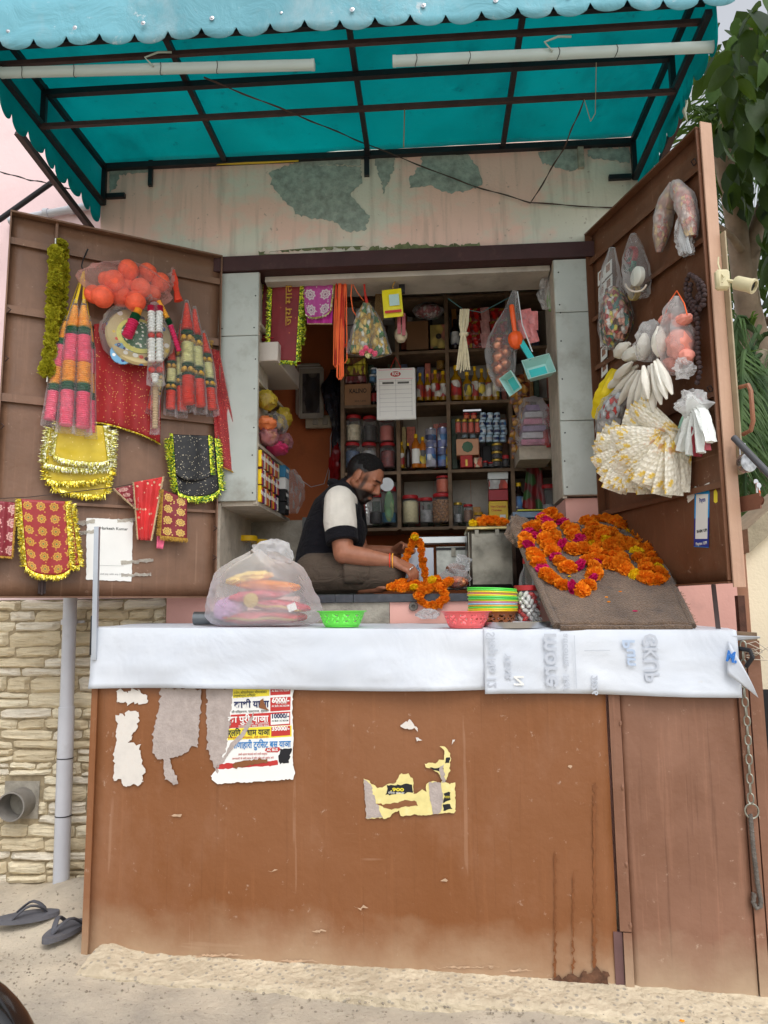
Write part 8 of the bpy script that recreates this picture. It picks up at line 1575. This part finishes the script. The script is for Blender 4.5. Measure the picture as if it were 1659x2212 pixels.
# baskets
def basket(name, label, c, r, h, m, holes=True, k=1.0):
    """shallow bowl of pierced plastic with flower-shaped openings between the ribs"""
    t = T(name, label, 'basket', c); n = 96; R0 = r * .70; rows = 15; b = MB()
    def rad(f): return R0 + (r * .96 - R0) * f ** .75
    for i in range(rows + 1):
        f = i / rows
        for j in range(n): a = 6.283 * j / n; b.v.append(c + V((rad(f) * math.cos(a), rad(f) * math.sin(a), .004 + f * (h - .006))))
    for i in range(rows):
        for j in range(n):
            a = (j % 8) - 3.5; e = i - 7.0; x = a / 3.2; y = e / 5.2; rr = math.hypot(x, y); an = math.atan2(y, x)
            hole = holes and .30 < rr < .80 + .16 * math.cos(6 * an) and math.cos(6 * an) > -.45
            if not hole: q = (j + 1) % n; b.f.append((i * n + j, i * n + q, (i + 1) * n + q, (i + 1) * n + j)); b.mi.append(0)
    b.build('pierced_wall', m, t, solid=.002)
    MB().lathe([(r * .95, h - .006), (r * 1.06, h - .003), (r * 1.07, h), (r * .95, h)], 48, Matrix.Translation(c), cap=False).build('rim', m, t); MB().lathe([(R0, .0), (R0, .004), (.001, .005)], 40, Matrix.Translation(c)).build('base', m, t)
    return t
M_GRN = pm('green_plastic', 110, 226, 80, rough=.35, var=.04); M_PNK = pm('coral_pink_plastic', 240, 110, 114, rough=.35, var=.04); M_BRN = pm('brown_gold_plastic', 150, 84, 40, rough=.4)
q = W(737, 1353, 2.99); c = on_top(q.x, 3.04); basket('plastic_basket', 'round green pierced plastic basket on the counter beside the plastic bag', c, .095, .064, M_GRN)
q = W(1012, 1353, 2.84); c = on_top(q.x, 2.905); basket('plastic_basket', 'round coral pink pierced plastic basket at the front of the counter', c, .092, .064, M_PNK)
q = W(1067, 1340, 3.06); c0 = on_top(q.x, 3.08); basket('plastic_basket', 'brown pierced basket at the bottom of the coloured stack', c0, .098, .060, M_BRN)
SCL = [(226, 200, 40), (236, 210, 50), (110, 220, 90), (232, 180, 60), (150, 200, 230), (220, 140, 150), (190, 220, 60), (90, 210, 100), (90, 214, 100), (236, 226, 60), (220, 150, 140), (230, 220, 60), (100, 220, 90), (96, 226, 86)]
for i, cc_ in enumerate(SCL):
    c = c0 + V((rnd(-.003, .003), rnd(-.003, .003), .060 + i * .0068)); t = T('stacked_basket', '%s basket rim up from the brown basket in the coloured stack' % ORD[i], 'basket', c, 'stacked coloured baskets'); m = pm('stack_plastic%d' % i, *cc_, rough=.35, var=.03); tl = Matrix.Translation(c) @ Matrix.Rotation(R_(.9 * i / 13 * 3), 4, 'Y')
    MB().lathe([(.090, -.004), (.1005, .0), (.1015, .0025), (.1005, .005), (.092, .005)], 44, tl, cap=False).build('rim', m, t)
    if i == len(SCL) - 1: MB().lathe([(.092, .004), (.07, -.03), (.001, -.031)], 40, tl, cap=False).build('bowl', m, t)
# steel tray
q = W(1130, 1356, 2.83); c = on_top(q.x - .01, 2.93); t = T('steel_tray', 'flat round steel tray under the gunny board\'s left corner', 'tray', c); MB().lathe([(.001, .003), (.125, .003), (.132, .022), (.135, .023), (.128, .0), (.001, .0)], 48, Matrix.Translation(c), cap=False).build('dish', M_STEEL, t)
for i in range(6): a = rnd(0, 6.28); tag(MB().ell(c + V((rnd(.0, .1) * math.cos(a), rnd(.0, .1) * math.sin(a), .008)), (.010, .005, .004), None, 7, 5, .3).build('fallen_petal', M_MARI), '%s orange petal scrap from the left lying in the steel tray' % ORD[i], 'petal')
# jar of white and red sweets
Bq = on_top(W(1141, 1340, 3.10).x, 3.10); t = T('sweet_jar', 'clear jar of white and red capsule sweets with red lid beside the stack', 'jar', Bq); r, h = .052, .165
MB().lathe([(r * .9, 0), (r, .008), (r, h * .82), (r * .9, h * .88)], 28, Matrix.Translation(Bq)).build('jar_body', F_JAR, t); MB().lathe([(r * 1.0, h * .87), (r * 1.04, h * .875), (r * 1.04, h * .99), (r, h)], 28, Matrix.Translation(Bq)).build('lid', M_RLID, t)
sw = [MB().ell((0, 0, 0), (.010, .010, .017), None, 10, 8).mesh('sweet', m) for m in (pm('white_sweet', 226, 224, 220, rough=.3), pm('red_sweet', 190, 50, 46, rough=.3))]
for L in range(8):
    for k in range(11): a = k * .571 + L * .3; put(sw[(k * 7 + L * 3) % 4 == 0], 'sweet', t, rmat(Bq + V((r * .80 * math.cos(a), r * .80 * math.sin(a), .014 + L * .0165)), rnd(.85, 1)))
# water bottle behind
Bq = on_top(W(1136, 1330, 3.30).x, 3.25); t = T('water_bottle', 'clear water bottle with red cap behind the sweet jar', 'bottle', Bq); MB().lathe([(.03, 0), (.034, .01), (.034, .19), (.028, .215), (.013, .245), (.012, .265)], 22, Matrix.Translation(Bq)).build('bottle_body', F_JAR, t); MB().lathe([(.015, .262), (.015, .285), (.013, .287)], 18, Matrix.Translation(Bq)).build('cap', M_RLID, t); MB().lathe([(.0345, .10), (.0345, .15)], 22, Matrix.Translation(Bq), cap=False).build('label_band', M_LBB, t)
# steel tube lying behind the big bag
a = on_top(W(412, 1340, 3.2).x, 3.26); c = on_top(W(560, 1340, 3.2).x, 3.24); t = T('steel_pipe', 'short thick grey steel pipe lying behind the plastic bag', 'pipe', a); up_ = V((0, 0, .030)); MB().tube([a + up_, c + up_], .029, 22).build('pipe_wall', mat('dark_grey_steel', C(110, 114, 116), .35, metal=.8, var=.15), t)
# big plastic bag with folded cloths
c = on_top(W(572, 1340, 3.2).x, 3.17); t = T('plastic_bag', 'large translucent plastic bag of folded red and gold cloths on the counter', 'bag', c)
def m_cloths(name, base, gold): return m_medal(name, base, gold, mul(gold, .8), 3, 3)
for i, (dx, dz, ax, m, rt) in enumerate(((.0, .035, (.185, .10, .032), pm('red_bag_cloth', 206, 50, 54, rough=.7, var=.15, vs=20), 0), (.05, .085, (.15, .09, .026), pm('crimson_cloth', 196, 60, 84, rough=.7, var=.2, vs=16), -7), (-.03, .125, (.13, .09, .026), pm('rose_cloth', 206, 80, 100, rough=.7, var=.25, vs=16), 6), (.02, .165, (.14, .09, .026), M_MARI, -4), (-.06, .20, (.10, .08, .026), pm('yellow_bag_cloth', 226, 196, 110, rough=.7, var=.2), 8), (-.14, .07, (.07, .08, .05), pm('lilac_cloth', 190, 150, 190, rough=.7, var=.2), 0))):
    M_ = FAC.mtx(0, 0, 0); M_.translation = c + V((dx, 0, dz)); b = MB(); b.ell((0, 0, 0), (ax[0], ax[2], ax[1]), M_ @ Matrix.Rotation(R_(rt), 4, 'Z'), 24, 14, .2, 4, i * 2.3); b.build('folded_cloth', m, t)
    if i in (0, 1): b = MB(); b.tube([M_ @ Matrix.Rotation(R_(rt), 4, 'Z') @ V((-ax[0] * .8 + 1.6 * ax[0] * k / 12, -.006 + .004 * math.sin(k), ax[1] * 1.02 * math.sqrt(max(.02, 1 - ((k - 6) / 7.0) ** 2)))) for k in range(13)], .010, 6, flat=.6); b.build('gold_border', M_GLID, t)
q = c + V((-.035, -.105, .105)); M_ = FAC.mtx(0, 0, 0); M_.translation = q; MB().lathe([(.03, 0), (.03, .003), (.02, .004), (.02, .002), (.001, .003)], 20, M_).build('gold_medallion', M_GLID, t)
M_.translation = c + V((.13, -.095, .075)); MB().box((0, 0, 0), (.036, .03, .002), M_ @ Matrix.Rotation(R_(20), 4, 'Z')).build('price_label', M_WHITEP, t)
b = MB(); nn, rr_ = 44, 30
def bagf(s, tt):
    a = s * 6.2832; f = tt; prof = [(0, .78), (.04, .94), (.12, 1.0), (.35, 1.0), (.6, .90), (.78, .70), (.9, .45), (1.0, .16)]
    for (f0, r0), (f1, r1) in zip(prof, prof[1:]):
        if f <= f1: k = r0 + (r1 - r0) * (f - f0) / (f1 - f0); break
    w1 = 1 + .10 * noise.noise(V((math.cos(a) * 2, math.sin(a) * 2, f * 3))) + .06 * math.sin(a * 7 + f * 5) * f + .04 * noise.noise(V((math.cos(a) * 6, math.sin(a) * 6, f * 9)))
    return c + V((.238 * k * w1 * math.cos(a) - .02 * f, .135 * k * w1 * math.sin(a), .002 + .305 * f * (1 + .05 * math.sin(a * 3))))
b.grid(bagf, nn, rr_); b.uv = []; b.build('bag_film', film('thick_milky_film', (.88, .88, .90, 1), .80, .2, .8, 5, .6), t)
sleeve([c + V((-.02, 0, .29)), c + V((.01, -.01, .315)), c + V((.07, -.02, .31)), c + V((.12, -.02, .27))], [.05, .04, .045, .012], 16, .4, .5, 7).build('bag_neck', film('thick_milky_film'), t)
# crumpled film and bits on the platform edge
tag(blob(W(925, 1326, 3.42), (.05, .022, .04), FAC, .5, 4, 20, 14, 1, 4).build('crumpled_film', F_FOG), 'crumpled clear film lying under the hanging garland', 'film')
MBt = MB().lathe([(.022, 0), (.02, .012), (.01, .013), (.009, .004)], 14, FAC.mpx(893, 1310, .0)); tag(MBt.build('cut_pipe_end', mat('dirty_cut_pipe', C(110, 104, 96), .8, var=.3)), 'dirty cut-off pipe end set in the pink riser', 'pipe')
# ================================================================== on the ground
M_SOLE = mat('worn_grey_rubber', C(92, 92, 98), .8, var=.2, vs=14, dirt=.3, dcol=C(140, 130, 116), ds=8); M_STRAP = mat('grey_strap_rubber', C(80, 80, 86), .65, var=.15)
def flipflop(label, c, ang, tilt=0.0, side=1):
    t = T('flip_flop', label, 'sandal', c, 'pair of worn sandals'); M_ = Matrix.Translation(c) @ Matrix.Rotation(R_(ang), 4, 'Z') @ Matrix.Rotation(R_(tilt), 4, 'Y')
    ol = []
    for i in range(40):
        a = 6.283 * i / 40; x = .135 * math.cos(a); w_ = .043 + .010 * (x / .135) - .008 * math.cos(2 * a) ; ol.append(M_ @ V((x, w_ * math.sin(a) + .006 * side * math.cos(a), 0)))
    MB().prism(ol, M_.to_3x3() @ V((0, 0, .018))).build('sole', M_SOLE, t)
    for s in (-1, 1): MB().tube(path([M_ @ V((.085, .006 * side, .018)), M_ @ V((.065, s * .012, .045)), M_ @ V((.02, s * .030, .058)), M_ @ V((-.035, s * .040, .020))], .02), [.006] + [.011] * 5 + [.011] * 20, 7, flat=.45).build('strap', M_STRAP, t)
    return t
def gp(u, v):
    r = ray(u, v); q = EYE + r * 3.3
    for _ in range(20): q = EYE + r * ((gz(q.x, q.y) - CAM_H) / r.z)
    return q
q = gp(52, 1993); flipflop('grey flip-flop lying lengthwise on the ground left of the counter', q + V((0, 0, .012)), 12, -2); q = gp(134, 2022); flipflop('grey flip-flop pointing at the viewer beside the counter\'s foot', q + V((.015, .02, .012)), -105, 0, -1)
# motorcycle wheel entering the frame at the lower left
mw = T('motorcycle_wheel', 'black motorcycle tyre and mudguard poking in at the bottom left corner', 'wheel', W(-222, 2404, 1.98)); wc = W(-222, 2404, 1.98); yv = V((1, .12, 0)).normalized(); pts = [wc + (yv * math.cos(a) + V((0, 0, 1)) * math.sin(a)) * .265 for a in [6.283 * i / 48 for i in range(48)]]
MB().tube(pts, .048, 14, closed=True).build('tyre', M_BLACK, mw); MB().tube([wc + (yv * math.cos(a) + V((0, 0, 1)) * math.sin(a)) * .21 for a in [6.283 * i / 48 for i in range(48)]], .012, 8, closed=True).build('rim', M_STEEL, mw)
MB().tube([wc + (yv * math.cos(a) + V((0, 0, 1)) * math.sin(a)) * .322 for a in [-.9 + 3.0 * i / 24 for i in range(25)]], .055, 14, flat=.35).build('mudguard', mat('black_gloss_mudguard', C(20, 18, 18), .15, spec=.6), mw)
# scattered grit, petals and a wet smear
rg = random.Random(9); b = MB()
for i in range(700):
    x, d = rg.uniform(-1.5, 1.45), abs(rg.gauss(0, .16)) + .02; p = CTR.at(x, 0, d); r = rg.uniform(.0015, .006); b.ell((p.x, p.y, .5), (r, r, r * .7), None, 5, 4, .3, 3, i); 
    z_ = max(gz(p.x, p.y), .072 if d > .2 else .10) + r * .2
    for q in b.v[-25:]: q.z = q.z - .5 + z_
for i in range(240):
    x, y = rg.uniform(-2.0, -1.2), rg.uniform(2.4, 3.5); r = rg.uniform(.0015, .006); n0 = len(b.v); b.ell((x, y, gz(x, y) + r * .3), (r, r, r * .7), None, 5, 4, .3, 3, i)
stuff(b.build('grit', mat('grey_grit', C(150, 140, 124), .95, var=.4, vs=30)))
for i, (x, d, m) in enumerate(((.52, .24, M_MARI), (.60, .26, M_MARI), (.66, .30, M_MARI), (.72, .27, M_MARI), (.40, .28, M_ROSE), (-.25, .33, M_ROSE), (.97, .16, M_MARI))):
    p = CTR.at(x, 0, d); tag(MB().ell((p.x, p.y, .098 if d < .2 else .085), (.012, .007, .003), None, 8, 5, .3, 2, i).build('fallen_petal', m), '%s fallen petal from the left on the ground before the counter' % ORD[i], 'petal')
